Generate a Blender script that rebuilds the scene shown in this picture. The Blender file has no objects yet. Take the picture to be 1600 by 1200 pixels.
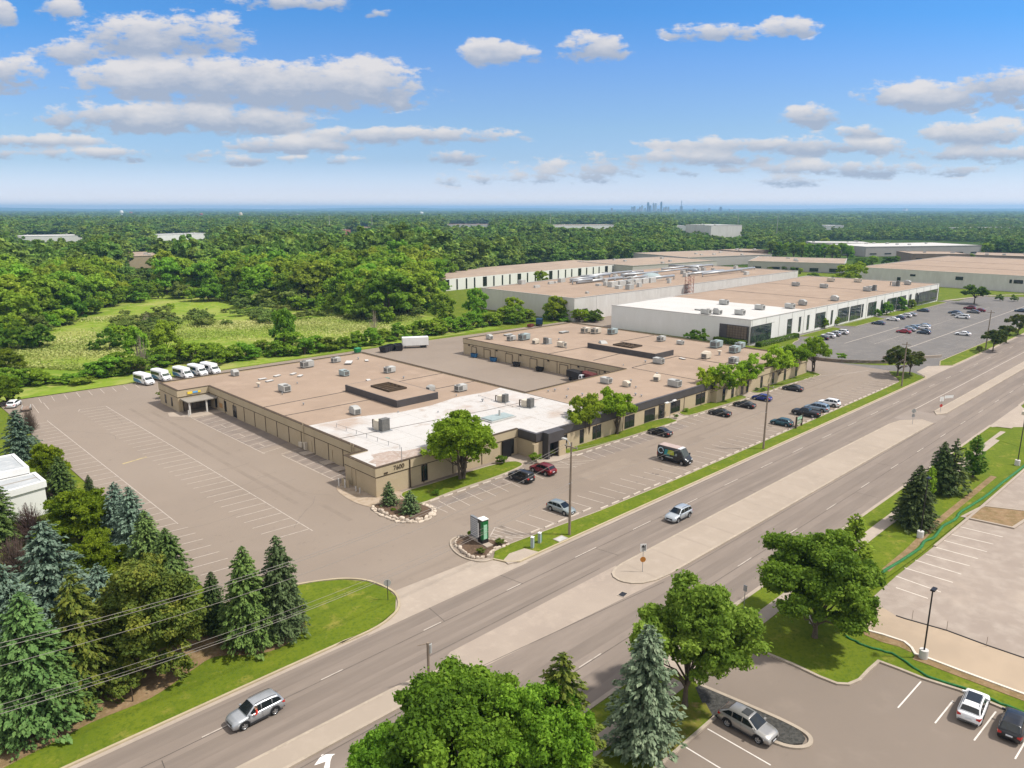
import bpy, math, random
import numpy as np
from mathutils import Vector, Matrix
R = math.radians
S = bpy.context.scene
COL = S.collection
# ------------------------------------------------------------------ camera
# world metres: +X runs along the avenue, +Y away from it, the drone hovers over the origin
CAM_H = 44.0; FPX = 1155.0; PITCH = math.atan(274 / 1155.0); YAW = R(46.0)
cam = bpy.data.objects.new('camera', bpy.data.cameras.new('camera')); COL.objects.link(cam)
cam.data.sensor_width = 36; cam.data.lens = 36 * FPX / 1600
cam.data.clip_start = 0.5; cam.data.clip_end = 60000
cam.location = (0, 0, CAM_H); cam.rotation_euler = (R(90) - PITCH, 0, YAW - R(90))
S.camera = cam
CP, SP, CA, SA = math.cos(PITCH), math.sin(PITCH), math.cos(YAW), math.sin(YAW)
def G(u, v, z=0.0):
    """survey helper: where the sight line through a photo point meets height z"""
    x = (u - 800) / FPX; y = -(v - 600) / FPX
    f = CP + SP * y; w = -SP + CP * y; t = (z - CAM_H) / w
    return ((f * t) * CA + (x * t) * SA, (f * t) * SA - (x * t) * CA)
def project(X, Y, Z=0.0):
    f = X * CA + Y * SA; r = X * SA - Y * CA; z = Z - CAM_H
    d = f * CP - z * SP; up = f * SP + z * CP
    return (800 + FPX * r / max(d, .01), 600 - FPX * up / max(d, .01), d)
# ------------------------------------------------------------------ sun, sky, exposure
SUN_EL = 57.0; SUN_AZ = -48.0          # azimuth of the sun measured from +X
sun = bpy.data.objects.new('sun', bpy.data.lights.new('sun', 'SUN')); COL.objects.link(sun)
sun.data.energy = 3.35; sun.data.angle = R(3.2); sun.data.color = (1.0, 0.945, 0.87)
sd = Vector((math.cos(R(SUN_EL)) * math.cos(R(SUN_AZ)), math.cos(R(SUN_EL)) * math.sin(R(SUN_AZ)), math.sin(R(SUN_EL))))
sun.rotation_euler = sd.to_track_quat('Z', 'Y').to_euler()
W = bpy.data.worlds.new('World'); S.world = W; W.use_nodes = True
S.view_settings.view_transform = 'Standard'; S.view_settings.look = 'None'
S.view_settings.exposure = 0.62; S.view_settings.gamma = 1
S.cycles.max_bounces = 6; S.cycles.diffuse_bounces = 2; S.cycles.glossy_bounces = 2
S.cycles.transmission_bounces = 3; S.cycles.volume_bounces = 0; S.cycles.transparent_max_bounces = 8
S.cycles.use_denoising = True
nt = W.node_tree; N = nt.nodes; L = nt.links
for n in list(N): N.remove(n)
def nd(t, **k):
    n = N.new(t)
    for a, b in k.items(): setattr(n, a, b)
    return n
def mth(op, a, b=None, c=None):
    n = N.new('ShaderNodeMath'); n.operation = op
    for i, q in enumerate((a, b, c)):
        if q is None: continue
        if isinstance(q, (int, float)): n.inputs[i].default_value = q
        else: L.new(q, n.inputs[i])
    return n.outputs[0]
wo = nd('ShaderNodeOutputWorld'); bg = nd('ShaderNodeBackground'); L.new(bg.outputs[0], wo.inputs[0])
sky = nd('ShaderNodeTexSky', sky_type='NISHITA'); sky.sun_disc = False
sky.sun_elevation = R(SUN_EL); sky.sun_rotation = math.atan2(sd.x, sd.y)
sky.altitude = 300; sky.air_density = 1.0; sky.dust_density = 0.35; sky.ozone_density = 2.0
SKY_STR = 0.075
bg.inputs[1].default_value = SKY_STR
# clouds: real directions on the sky sphere (azimuth right of the view axis / elevation), ragged by noise
tc = nd('ShaderNodeTexCoord'); sep = nd('ShaderNodeSeparateXYZ')
rotn = nd('ShaderNodeVectorRotate', rotation_type='Z_AXIS'); rotn.inputs['Angle'].default_value = R(90) - YAW
L.new(tc.outputs['Generated'], rotn.inputs['Vector']); L.new(rotn.outputs[0], sep.inputs[0])
den = mth('MAXIMUM', sep.outputs[1], 0.02)
px_ = mth('DIVIDE', sep.outputs[0], den); py_ = mth('DIVIDE', sep.outputs[2], den)   # tangent plane facing the view axis
cmb = nd('ShaderNodeCombineXYZ'); L.new(px_, cmb.inputs[0]); L.new(mth('MULTIPLY', py_, 2.2), cmb.inputs[1])
nz = nd('ShaderNodeTexNoise'); nz.inputs['Scale'].default_value = 9; nz.inputs['Detail'].default_value = 9; nz.inputs['Roughness'].default_value = .6
nz2 = nd('ShaderNodeTexNoise'); nz2.inputs['Scale'].default_value = 30; nz2.inputs['Detail'].default_value = 7; nz2.inputs['Roughness'].default_value = .62
L.new(cmb.outputs[0], nz.inputs['Vector']); L.new(cmb.outputs[0], nz2.inputs['Vector'])
nsum = mth('ADD', mth('MULTIPLY', mth('SUBTRACT', nz.outputs[0], .5), 3.6), mth('MULTIPLY', mth('SUBTRACT', nz2.outputs[0], .5), 3.4))
def skydir(u, v):
    x = (u - 800) / FPX; y = -(v - 600) / FPX
    f = CP + SP * y; w = -SP + CP * y
    return x / f, w / f
# (u, v, half width, half height, strength) of each cloud seen
CL = [(375,130,215,30,1.0),(300,120,150,28,.8),(480,140,150,28,1.0),(560,125,75,24,.9),(230,118,90,16,.55),
      (270,184,185,20,1.0),(180,183,90,18,.8),(350,192,120,16,.9),(255,60,110,28,.85),(190,50,60,20,.6),(320,52,55,26,.8),(110,82,50,16,.7),(90,13,32,14,.7),
      (5,20,16,20,.8),(20,115,55,22,.75),(40,222,95,10,.6),(120,240,190,9,.42),(630,213,140,12,.75),(460,227,85,11,.6),(700,245,58,10,.6),(770,280,60,8,.35),(430,250,110,6,.3),
      (772,82,42,17,.9),(835,86,25,8,.5),(925,76,46,18,.9),(1125,52,62,11,.7),(1232,44,32,11,.6),(1270,181,42,14,.75),
      (1440,152,85,20,.9),(1565,135,62,24,.95),(1520,210,80,18,.75),(1345,207,34,10,.7),(1240,229,200,12,.75),(1080,247,150,12,.6),(950,262,130,12,.45),
      (1330,263,160,11,.5),(1235,281,55,8,.5),(1530,240,130,12,.5),(430,3,60,8,.6),(510,4,45,9,.55),(590,20,18,6,.4),(860,275,110,10,.3),(690,340,0.001,0.001,0)]
best = None; under = None
for (u, v, a, b, s) in CL[:-1]:
    cx, cy = skydir(u, v); ax = a / FPX * 1.14; by = b / FPX * 1.16
    dx = mth('MULTIPLY', mth('SUBTRACT', px_, cx), 1 / ax); dy = mth('MULTIPLY', mth('SUBTRACT', py_, cy), 1 / by)
    # flatter underside: stretch the lower half
    d = mth('ADD', mth('MULTIPLY', dx, dx), mth('MULTIPLY', dy, dy))
    m = mth('MULTIPLY', mth('SUBTRACT', 1.25, d), s)
    w_ = mth('POWER', mth('MAXIMUM', mth('ADD', m, .25), 0.0001), 2.0); lo = mth('MULTIPLY', dy, w_)
    if best is None: best, under, wsum = m, lo, w_
    else: under = mth('ADD', under, lo); wsum = mth('ADD', wsum, w_); best = mth('MAXIMUM', best, m)
under = mth('DIVIDE', under, mth('MAXIMUM', wsum, .0001))
dens = mth('ADD', mth('MAXIMUM', best, -2.5), nsum)
cov = nd('ShaderNodeMapRange'); cov.interpolation_type = 'SMOOTHSTEP'; cov.inputs[1].default_value = -.02; cov.inputs[2].default_value = .72
L.new(dens, cov.inputs[0])
# cloud colour: sunlit white tops, grey-blue bases (a property of the cloud in the sky, like an HDRI)
lit = nd('ShaderNodeMapRange'); lit.inputs[1].default_value = -.40; lit.inputs[2].default_value = .75
L.new(mth('ADD', mth('ADD', under, mth('MULTIPLY', nsum, .45)), mth('MULTIPLY', mth('SUBTRACT', 1.0, cov.outputs[0]), .35)), lit.inputs[0])
cc = nd('ShaderNodeValToRGB'); L.new(lit.outputs[0], cc.inputs[0])
cc.color_ramp.elements[0].color = (3.5, 4.0, 5.0, 1); cc.color_ramp.elements[1].color = (7.0, 6.7, 6.6, 1)
# sky tint by elevation: deep blue overhead, pale at the horizon
el = nd('ShaderNodeValToRGB'); L.new(py_, el.inputs[0]); e = el.color_ramp.elements
e[0].position = 0.0; e[0].color = (1.65, 1.55, 1.95, 1); e[1].position = 0.6; e[1].color = (.50, .84, 1.2, 1)
for p_, c_ in ((.0214, (1.12, 1.14, 1.60)), (.0616, (.75, .87, 1.18)), (.10, (.754, .904, 1.146)), (.14, (.72, .912, 1.21)), (.178, (.636, .912, 1.294)), (.237, (.412, .886, 1.348))):
    q = e.new(p_); q.color = (*c_, 1)
TINT = (0.60, 0.90, 1.25, 1)
tint = nd('ShaderNodeMix', data_type='RGBA', blend_type='MULTIPLY'); tint.inputs[0].default_value = 1
L.new(sky.outputs[0], tint.inputs[6]); L.new(el.outputs[0], tint.inputs[7])
mxc = nd('ShaderNodeMix', data_type='RGBA'); 
fac = mth('MULTIPLY', cov.outputs[0], .92)
L.new(fac, mxc.inputs[0]); L.new(tint.outputs[2], mxc.inputs[6]); L.new(cc.outputs[0], mxc.inputs[7])
fwd = mth('GREATER_THAN', sep.outputs[1], 0.02)
mxf = nd('ShaderNodeMix', data_type='RGBA'); L.new(fwd, mxf.inputs[0]); L.new(mxc.outputs[2], mxf.inputs[7])
# unseen broken white cloud added behind and overhead as neutral fill for the shade
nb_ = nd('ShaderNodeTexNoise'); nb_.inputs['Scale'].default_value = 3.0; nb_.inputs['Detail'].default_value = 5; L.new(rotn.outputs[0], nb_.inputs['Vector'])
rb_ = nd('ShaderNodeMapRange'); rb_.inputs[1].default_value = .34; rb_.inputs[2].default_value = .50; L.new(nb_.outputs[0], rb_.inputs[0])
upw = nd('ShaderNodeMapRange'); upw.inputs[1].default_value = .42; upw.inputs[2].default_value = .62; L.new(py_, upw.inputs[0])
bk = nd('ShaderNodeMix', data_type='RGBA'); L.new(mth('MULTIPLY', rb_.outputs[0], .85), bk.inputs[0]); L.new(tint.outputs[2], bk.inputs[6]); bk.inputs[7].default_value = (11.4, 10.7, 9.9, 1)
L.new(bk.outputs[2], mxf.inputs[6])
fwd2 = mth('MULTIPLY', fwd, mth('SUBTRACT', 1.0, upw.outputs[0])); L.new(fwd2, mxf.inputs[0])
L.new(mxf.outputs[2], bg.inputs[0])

# ------------------------------------------------------------------ helpers
def meta(o, label=None, cat=None, group=None, kind=None):
    if label: o['label'] = label
    if cat: o['category'] = cat
    if group: o['group'] = group
    if kind: o['kind'] = kind
    return o
def empty(name, loc=(0, 0, 0), rz=0, label=None, cat=None, group=None, kind=None):
    o = bpy.data.objects.new(name, None); COL.objects.link(o)
    o.location = loc; o.rotation_euler = (0, 0, rz); o.empty_display_size = .3
    return meta(o, label, cat, group, kind)
class MB:
    def __init__(s): s.v = []; s.f = []; s.m = []
    def add(s, vs, fs, m=0):
        b = len(s.v); s.v += [tuple(p) for p in vs]; s.f += [tuple(b + i for i in f) for f in fs]; s.m += [m] * len(fs); return s
    def box(s, x0, x1, y0, y1, z0, z1, m=0):
        return s.add([(x0,y0,z0),(x1,y0,z0),(x1,y1,z0),(x0,y1,z0),(x0,y0,z1),(x1,y0,z1),(x1,y1,z1),(x0,y1,z1)],
                     [(0,3,2,1),(4,5,6,7),(0,1,5,4),(1,2,6,5),(2,3,7,6),(3,0,4,7)], m)
    def obox(s, c, ax, hx, hy, z0, z1, m=0):
        """box centred c=(x,y) turned by angle ax"""
        ca, sa = math.cos(ax), math.sin(ax); P = []
        for z in (z0, z1):
            for (a, b) in ((-hx,-hy),(hx,-hy),(hx,hy),(-hx,hy)): P.append((c[0]+a*ca-b*sa, c[1]+a*sa+b*ca, z))
        return s.add(P, [(0,3,2,1),(4,5,6,7),(0,1,5,4),(1,2,6,5),(2,3,7,6),(3,0,4,7)], m)
    def poly(s, pts, z, m=0):
        return s.add([(p[0], p[1], z) for p in pts], [tuple(range(len(pts)))], m)
    def prism(s, pts, z0, z1, m=0, mt=None):
        a = sum(pts[i][0]*pts[(i+1)%len(pts)][1]-pts[(i+1)%len(pts)][0]*pts[i][1] for i in range(len(pts)))
        if a < 0: pts = pts[::-1]
        n = len(pts); b = len(s.v)
        s.v += [(p[0],p[1],z0) for p in pts] + [(p[0],p[1],z1) for p in pts]
        for i in range(n):
            j = (i+1) % n; s.f.append((b+i, b+j, b+n+j, b+n+i)); s.m.append(m)
        s.f.append(tuple(b+n+i for i in range(n))); s.m.append(m if mt is None else mt)
        s.f.append(tuple(b+n-1-i for i in range(n))); s.m.append(m)
        return s
    def ribbon(s, path, w, z0, z1, m=0, closed=False):
        """kerb-like strip of width w centred on a polyline, real height z0..z1"""
        P = [Vector((p[0], p[1])) for p in path]; n = len(P); Ls = []; Rs = []
        for i in range(n):
            a = P[(i-1) % n] if (closed or i > 0) else P[i]; c = P[(i+1) % n] if (closed or i < n-1) else P[i]
            d1 = (P[i]-a); d2 = (c-P[i]); d1 = d1.normalized() if d1.length > 1e-6 else d2.normalized(); d2 = d2.normalized() if d2.length > 1e-6 else d1
            t = (d1+d2); t = t.normalized() if t.length > 1e-4 else d1
            nn = Vector((-t.y, t.x)); k = max(.4, nn.dot(Vector((-d1.y, d1.x)))); off = nn*(w/2/k); Ls.append(P[i]+off); Rs.append(P[i]-off)
        b = len(s.v)
        for i in range(n): s.v += [(Rs[i].x,Rs[i].y,z0),(Ls[i].x,Ls[i].y,z0),(Ls[i].x,Ls[i].y,z1),(Rs[i].x,Rs[i].y,z1)]
        for i in range(n if closed else n-1):
            j = (i+1) % n; A = b+4*i; B = b+4*j
            for k in range(4):
                l = (k+1) % 4; s.f.append((A+k, A+l, B+l, B+k)); s.m.append(m)
        if not closed: s.f += [(b,b+3,b+2,b+1),(b+4*n-4,b+4*n-3,b+4*n-2,b+4*n-1)]; s.m += [m, m]
        return s
    def tube(s, pts, rad, seg=6, m=0, cap=True):
        pts = [Vector(p) for p in pts]; n = len(pts)
        if not hasattr(rad, '__len__'): rad = [rad]*n
        b = len(s.v); ref = Vector((0, 0, 1))
        for i, p in enumerate(pts):
            t = (pts[min(i+1, n-1)] - pts[max(i-1, 0)]);
            if t.length < 1e-9: t = Vector((0,0,1))
            t.normalize(); r = Vector((0,0,1)) if abs(t.z) < .9 else Vector((1,0,0))
            u = t.cross(r).normalized(); w = t.cross(u)
            for k in range(seg):
                a = 2*math.pi*k/seg; q = p + (u*math.cos(a)+w*math.sin(a))*rad[i]; s.v.append(tuple(q))
        for i in range(n-1):
            for k in range(seg):
                l = (k+1) % seg; s.f.append((b+i*seg+k, b+(i+1)*seg+k, b+(i+1)*seg+l, b+i*seg+l)); s.m.append(m)
        if cap:
            s.f.append(tuple(b+k for k in range(seg))); s.f.append(tuple(b+(n-1)*seg+seg-1-k for k in range(seg))); s.m += [m, m]
        return s
    def disc(s, c, axis, r, th, seg=16, m=0):
        axis = Vector(axis).normalized(); c = Vector(c)
        return s.tube([c-axis*th/2, c+axis*th/2], r, seg, m)
    def build(s, name, mats, parent=None, smooth=False, kind=None, flip=False, **k):
        me = bpy.data.meshes.new(name); me.from_pydata(s.v, [], s.f)
        if not isinstance(mats, (list, tuple)): mats = [mats]
        for q in mats: me.materials.append(q)
        if len(mats) > 1: me.polygons.foreach_set('material_index', s.m)
        if smooth: me.polygons.foreach_set('use_smooth', [True]*len(s.f))
        me.update()
        o = bpy.data.objects.new(name, me); COL.objects.link(o)
        if parent: o.parent = parent
        if kind: o['kind'] = kind
        meta(o, **k)
        return o
def copy_tree(o, parent=None):
    c = o.copy(); COL.objects.link(c)
    if parent is not None: c.parent = parent
    for ch in list(o.children): copy_tree(ch, c)
    return c
# ------------------------------------------------------------------ materials
MATS = {}
def pmat(name, col, rough=.8, metal=0, spec=.3, coat=0, emit=None, alpha=None):
    m = bpy.data.materials.new(name); m.use_nodes = True; b = m.node_tree.nodes['Principled BSDF']
    b.inputs['Base Color'].default_value = (*col, 1); b.inputs['Roughness'].default_value = rough
    b.inputs['Metallic'].default_value = metal; b.inputs['Specular IOR Level'].default_value = spec
    if coat: b.inputs['Coat Weight'].default_value = coat; b.inputs['Coat Roughness'].default_value = .06
    MATS[name] = m; return m
def nmat(name, cols, scales, rough=.9, bump=0, bscale=20, stretch=(1, 1, 1), spec=.2, rand=0, detail=6, metal=0, space='world', contrast=(.3, .7)):
    """procedural surface: base colour blended through noises of given metre scales; cols[0] base, cols[i] by noise i"""
    m = bpy.data.materials.new(name); m.use_nodes = True; t = m.node_tree; n = t.nodes; l = t.links; b = n['Principled BSDF']
    if space == 'world': g = n.new('ShaderNodeNewGeometry'); src = g.outputs['Position']
    else: g = n.new('ShaderNodeTexCoord'); src = g.outputs['Object']
    mp = n.new('ShaderNodeMapping'); mp.inputs['Scale'].default_value = stretch; l.new(src, mp.inputs[0])
    cur = n.new('ShaderNodeRGB'); cur.outputs[0].default_value = (*cols[0], 1); cur = cur.outputs[0]
    for i, (c, sc) in enumerate(zip(cols[1:], scales)):
        lo, hi = contrast if not isinstance(sc, tuple) else (sc[1], sc[2]); s_ = sc[0] if isinstance(sc, tuple) else sc
        x = n.new('ShaderNodeTexNoise'); x.inputs['Scale'].default_value = 1/s_; x.inputs['Detail'].default_value = detail; x.inputs['Roughness'].default_value = .6
        off = n.new('ShaderNodeMapping'); off.inputs['Location'].default_value = (17.3*i, -9.1*i, 3.7*i); l.new(mp.outputs[0], off.inputs[0]); l.new(off.outputs[0], x.inputs[0])
        r = n.new('ShaderNodeMapRange'); r.inputs[1].default_value = lo; r.inputs[2].default_value = hi; l.new(x.outputs[0], r.inputs[0])
        mx = n.new('ShaderNodeMix'); mx.data_type = 'RGBA'; l.new(r.outputs[0], mx.inputs[0]); l.new(cur, mx.inputs[6]); mx.inputs[7].default_value = (*c, 1); cur = mx.outputs[2]
    if rand:
        oi = n.new('ShaderNodeObjectInfo'); hs = n.new('ShaderNodeHueSaturation')
        r = n.new('ShaderNodeMapRange'); r.inputs[3].default_value = 1-rand; r.inputs[4].default_value = 1+rand; l.new(oi.outputs['Random'], r.inputs[0])
        l.new(r.outputs[0], hs.inputs['Value']); l.new(cur, hs.inputs['Color']); cur = hs.outputs[0]
    l.new(cur, b.inputs['Base Color']); b.inputs['Roughness'].default_value = rough; b.inputs['Specular IOR Level'].default_value = spec; b.inputs['Metallic'].default_value = metal
    if bump:
        x = n.new('ShaderNodeTexNoise'); x.inputs['Scale'].default_value = bscale; x.inputs['Detail'].default_value = 5; l.new(mp.outputs[0], x.inputs[0])
        bp = n.new('ShaderNodeBump'); bp.inputs['Strength'].default_value = 1; bp.inputs['Distance'].default_value = bump; l.new(x.outputs[0], bp.inputs['Height']); l.new(bp.outputs[0], b.inputs['Normal'])
    MATS[name] = m; return m
M_lot = nmat('lot_asphalt', [(.222,.180,.143),(.196,.159,.127),(.245,.201,.162),(.19,.155,.125),(.135,.112,.092)], [9, (38,.35,.65), (1.2,.62,.75), (.7,.68,.78)], .95, .006, 14)
M_lot_old = nmat('old_asphalt', [(.205,.168,.137),(.188,.155,.127),(.222,.183,.15),(.165,.137,.113)], [11, (3.0,.55,.8), (.5,.64,.8)], .95, .006, 14)
M_lot_grey = nmat('grey_asphalt', [(.155,.145,.135),(.13,.122,.115),(.19,.175,.16)], [10, (2.5,.5,.8)], .95, .006, 14)
M_road = nmat('road_asphalt', [(.215,.178,.148),(.185,.152,.127),(.245,.203,.17),(.165,.137,.117)], [(14,.35,.65), (3,.45,.8), (.7,.6,.85)], .93, .006, 14, stretch=(.35, 1.6, 1))
M_wear = nmat('road_wear', [(.185,.152,.127),(.16,.133,.112),(.215,.178,.148)], [(9,.3,.7), (2,.4,.8)], .93, .004, 14, stretch=(.2, 2, 1))
M_conc = nmat('concrete', [(.355,.298,.243),(.31,.26,.212),(.39,.33,.268)], [(6,.35,.65), (1.1,.5,.8)], .9, .003, 20)
M_conc2 = nmat('median_concrete', [(.335,.280,.224),(.30,.25,.20),(.36,.303,.245)], [(12,.35,.65), (2,.5,.8)], .9, .003, 20)
M_kerb = nmat('kerb_concrete', [(.37,.312,.247),(.30,.253,.20),(.42,.357,.28)], [(2.5,.35,.7), (.6,.5,.8)], .9, .004, 20)
M_kerbY = nmat('kerb_yellowed', [(.40,.335,.225),(.33,.275,.185)], [(1.8,.4,.7)], .9)
M_paint = nmat('worn_white_paint', [(.42,.37,.32),(.30,.26,.22)], [(.8,.5,.66)], .8)
M_paint2 = nmat('faded_white_paint', [(.42,.37,.32),(.29,.25,.215)], [(1.0,.5,.68)], .85)
M_yel = nmat('faded_yellow_paint', [(.42,.34,.17),(.28,.23,.15)], [(.7,.4,.6)], .85)
M_crack = nmat('crack_sealer', [(.085,.073,.065),(.14,.12,.10)], [(1.5,.5,.7)], .9)
M_grass = nmat('lawn_grass', [(.125,.160,.012),(.092,.132,.010),(.22,.205,.04),(.066,.105,.009)], [(4.5,.35,.65), (2.2,.56,.74), (.35,.48,.70)], .95, .03, 9, spec=.1)
M_grass_dry = nmat('dry_grass', [(.17,.15,.03),(.10,.125,.015),(.27,.19,.08)], [(2.2,.4,.6), (.7,.55,.75)], .95, .03, 9, spec=.1)
M_field = nmat('meadow_ground', [(.170,.245,.026),(.29,.29,.095),(.130,.205,.02),(.26,.29,.065)], [(30,.46,.62), (12,.45,.62), (3,.48,.66)], .97, .1, 3, spec=.05, stretch=(1,1,1))
M_far = nmat('far_ground', [(.040,.070,.016),(.06,.095,.022),(.09,.11,.05)], [(90,.45,.6), (300,.6,.7)], 1, spec=0)
M_mulch = nmat('mulch', [(.115,.075,.048),(.075,.050,.034),(.17,.12,.08)], [(.8,.35,.65), (.25,.5,.75)], 1, .03, 14)
M_soil = nmat('bare_soil', [(.235,.155,.085),(.16,.115,.05),(.28,.21,.12)], [(1.5,.4,.65), (.4,.5,.75)], 1, .03, 10)
M_rock = nmat('limestone', [(.50,.425,.34),(.36,.30,.24),(.58,.50,.41)], [(.5,.35,.65), (.15,.5,.7)], .9, .03, 8, rand=.12)
M_gravel = nmat('dark_gravel', [(.075,.072,.065),(.04,.04,.036),(.15,.145,.13)], [(.25,.4,.6), (.12,.6,.72)], 1, .05, 12)
M_roof = nmat('gravel_roof', [(.310,.232,.172),(.27,.202,.150),(.34,.257,.193),(.235,.18,.137)], [(16,.35,.65), (5,.5,.75), (1.2,.66,.8)], .97, .01, 10)
M_roofF = nmat('far_gravel_roof', [(.32,.25,.19),(.27,.21,.165),(.37,.29,.22)], [(20,.35,.65), (5,.5,.75)], .97)
M_roofw = nmat('white_membrane', [(.44,.42,.40),(.475,.46,.44),(.36,.31,.27),(.36,.29,.24),(.385,.35,.315)], [(8,.3,.7), (3.2,.56,.72), (15,.56,.68), (.8,.58,.75)], .85)
M_roofw2 = nmat('white_membrane_clean', [(.50,.49,.47),(.46,.445,.42),(.43,.385,.345)], [(9,.35,.7), (6,.62,.75)], .85)
M_tan = nmat('tan_wall', [(.425,.345,.232),(.395,.32,.212),(.455,.375,.26)], [(3,.35,.65), (.8,.55,.8)], .9, .003, 18)
M_tan2 = nmat('tan_fascia', [(.43,.355,.24),(.385,.318,.212),(.46,.385,.265)], [(4,.35,.65), (1,.55,.8)], .9, .003, 18, stretch=(1,1,.3))
M_brown = nmat('brown_reveal', [(.075,.052,.032),(.055,.04,.026)], [1], .8)
M_dark = nmat('dark_bronze_panel', [(.050,.045,.046),(.066,.060,.060)], [(2,.35,.65)], .55, spec=.4)
M_whitew = nmat('white_wall', [(.68,.68,.655),(.63,.63,.60),(.71,.71,.69)], [(6,.35,.65), (1.5,.55,.8)], .85, stretch=(1,1,.4))
M_whited = nmat('weathered_white_wall', [(.56,.545,.515),(.49,.47,.44),(.60,.585,.56)], [(5,.35,.65), (1.5,.5,.8)], .88, stretch=(1,1,.3))
M_greyw = nmat('grey_wall', [(.40,.385,.36),(.36,.345,.32)], [5], .88)
M_glass = pmat('window_glass', (.012,.016,.018), .06, 0, .6)
M_glass2 = nmat('reflective_glass', [(.02,.03,.03),(.05,.075,.05)], [(3,.45,.6)], .05, spec=.8)
M_spandrel = nmat('spandrel_glass', [(.16,.125,.095),(.12,.095,.075)], [2], .25, spec=.5)
M_hvac = nmat('hvac_metal', [(.42,.42,.40),(.34,.335,.315)], [(.7,.4,.7)], .6, space='o', rand=.14)
M_hvacb = nmat('hvac_blue_grey', [(.30,.36,.36),(.25,.30,.30)], [(.7,.4,.7)], .6, space='o')
M_hvacg = nmat('hvac_green', [(.13,.24,.19),(.10,.19,.15)], [(.7,.4,.7)], .6, space='o')
M_hvacw = nmat('hvac_cream', [(.55,.49,.40),(.47,.42,.34)], [(.7,.4,.7)], .7, space='o')
M_grille = nmat('hvac_grille', [(.10,.10,.095),(.16,.155,.145)], [.3], .6, space='o')
M_metal = nmat('galvanised', [(.38,.39,.40),(.30,.31,.32)], [(.6,.4,.7)], .45, metal=.5, space='o')
M_wood = nmat('pole_wood', [(.24,.19,.145),(.17,.135,.105),(.29,.235,.18)], [(.6,.4,.65), (.15,.5,.7)], .95, stretch=(4,4,.4))
M_wire = pmat('wire', (.22,.20,.18), .6)
M_bark = nmat('bark', [(.115,.088,.065),(.07,.055,.042),(.16,.13,.10)], [(.5,.4,.65), (.12,.5,.7)], .95, stretch=(3,3,.6), space='o')
M_black = pmat('black_metal', (.012,.012,.013), .4, 0, .4)
M_rub = pmat('rubber', (.018,.018,.018), .85)
M_plast = pmat('black_plastic', (.03,.03,.032), .6)
M_chrome = pmat('alloy', (.42,.43,.44), .3, .7)
M_lampw = pmat('headlamp', (.72,.74,.76), .1, 0, .8)
M_lampr = pmat('tail_lamp', (.42,.015,.012), .15, 0, .7)
M_plate = pmat('plate', (.6,.62,.65), .5)
M_red = pmat('red_cloth', (.55,.05,.03), .9)
M_skin = pmat('skin', (.45,.26,.17), .6)
M_white = nmat('white_paintwork', [(.74,.74,.72),(.68,.68,.66)], [(2,.4,.7)], .4, space='o')
M_steelgreen = pmat('sign_green', (.012,.13,.035), .4)
M_mint = pmat('sign_mint', (.30,.55,.38), .4)
def leafmat(name, cols, rand=.18, trans=.46, hue=.02, rough=.75):
    m = bpy.data.materials.new(name); m.use_nodes = True; t = m.node_tree; n = t.nodes; l = t.links
    b = n['Principled BSDF']; out = n['Material Output']
    at = n.new('ShaderNodeAttribute'); at.attribute_name = 'shade'
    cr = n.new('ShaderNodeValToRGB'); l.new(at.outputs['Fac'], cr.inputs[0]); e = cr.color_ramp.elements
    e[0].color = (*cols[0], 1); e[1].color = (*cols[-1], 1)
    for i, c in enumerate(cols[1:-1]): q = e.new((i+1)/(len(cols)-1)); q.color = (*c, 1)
    oi = n.new('ShaderNodeObjectInfo'); hs = n.new('ShaderNodeHueSaturation')
    r = n.new('ShaderNodeMapRange'); r.inputs[3].default_value = 1-rand; r.inputs[4].default_value = 1+rand; l.new(oi.outputs['Random'], r.inputs[0]); l.new(r.outputs[0], hs.inputs['Value'])
    fr = n.new('ShaderNodeMath'); fr.operation = 'MULTIPLY'; l.new(oi.outputs['Random'], fr.inputs[0]); fr.inputs[1].default_value = 7.31
    fr2 = n.new('ShaderNodeMath'); fr2.operation = 'FRACT'; l.new(fr.outputs[0], fr2.inputs[0])
    r2 = n.new('ShaderNodeMapRange'); r2.inputs[3].default_value = .5-hue; r2.inputs[4].default_value = .5+hue; l.new(fr2.outputs[0], r2.inputs[0]); l.new(r2.outputs[0], hs.inputs['Hue'])
    l.new(cr.outputs[0], hs.inputs['Color']); l.new(hs.outputs[0], b.inputs['Base Color'])
    b.inputs['Roughness'].default_value = rough; b.inputs['Specular IOR Level'].default_value = .25
    if trans:
        tr = n.new('ShaderNodeBsdfTranslucent'); l.new(hs.outputs[0], tr.inputs[0]); mx = n.new('ShaderNodeMixShader'); mx.inputs[0].default_value = trans
        l.new(b.outputs[0], mx.inputs[1]); l.new(tr.outputs[0], mx.inputs[2]); l.new(mx.outputs[0], out.inputs[0])
    MATS[name] = m; return m
L_maple = leafmat('leaf_maple', [(.078,.150,.010),(.155,.270,.017),(.25,.38,.032)])
L_ash = leafmat('leaf_ash', [(.085,.150,.014),(.165,.255,.026),(.26,.36,.05)])
L_deep = leafmat('leaf_deep', [(.055,.120,.010),(.110,.210,.016),(.18,.29,.028)])
L_locust = leafmat('leaf_locust', [(.145,.235,.010),(.265,.395,.018),(.40,.53,.045)], hue=.015)
L_forest = leafmat('leaf_forest', [(.105,.200,.015),(.205,.345,.024),(.31,.47,.046)], rand=.24, hue=.022)
L_willow = leafmat('leaf_willow', [(.12,.175,.035),(.195,.26,.05),(.27,.34,.085)], rand=.2)
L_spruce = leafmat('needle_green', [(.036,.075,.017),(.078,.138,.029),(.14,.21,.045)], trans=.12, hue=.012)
L_blue = leafmat('needle_blue', [(.046,.088,.056),(.105,.168,.112),(.20,.275,.20)], trans=.1, hue=.012)
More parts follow.
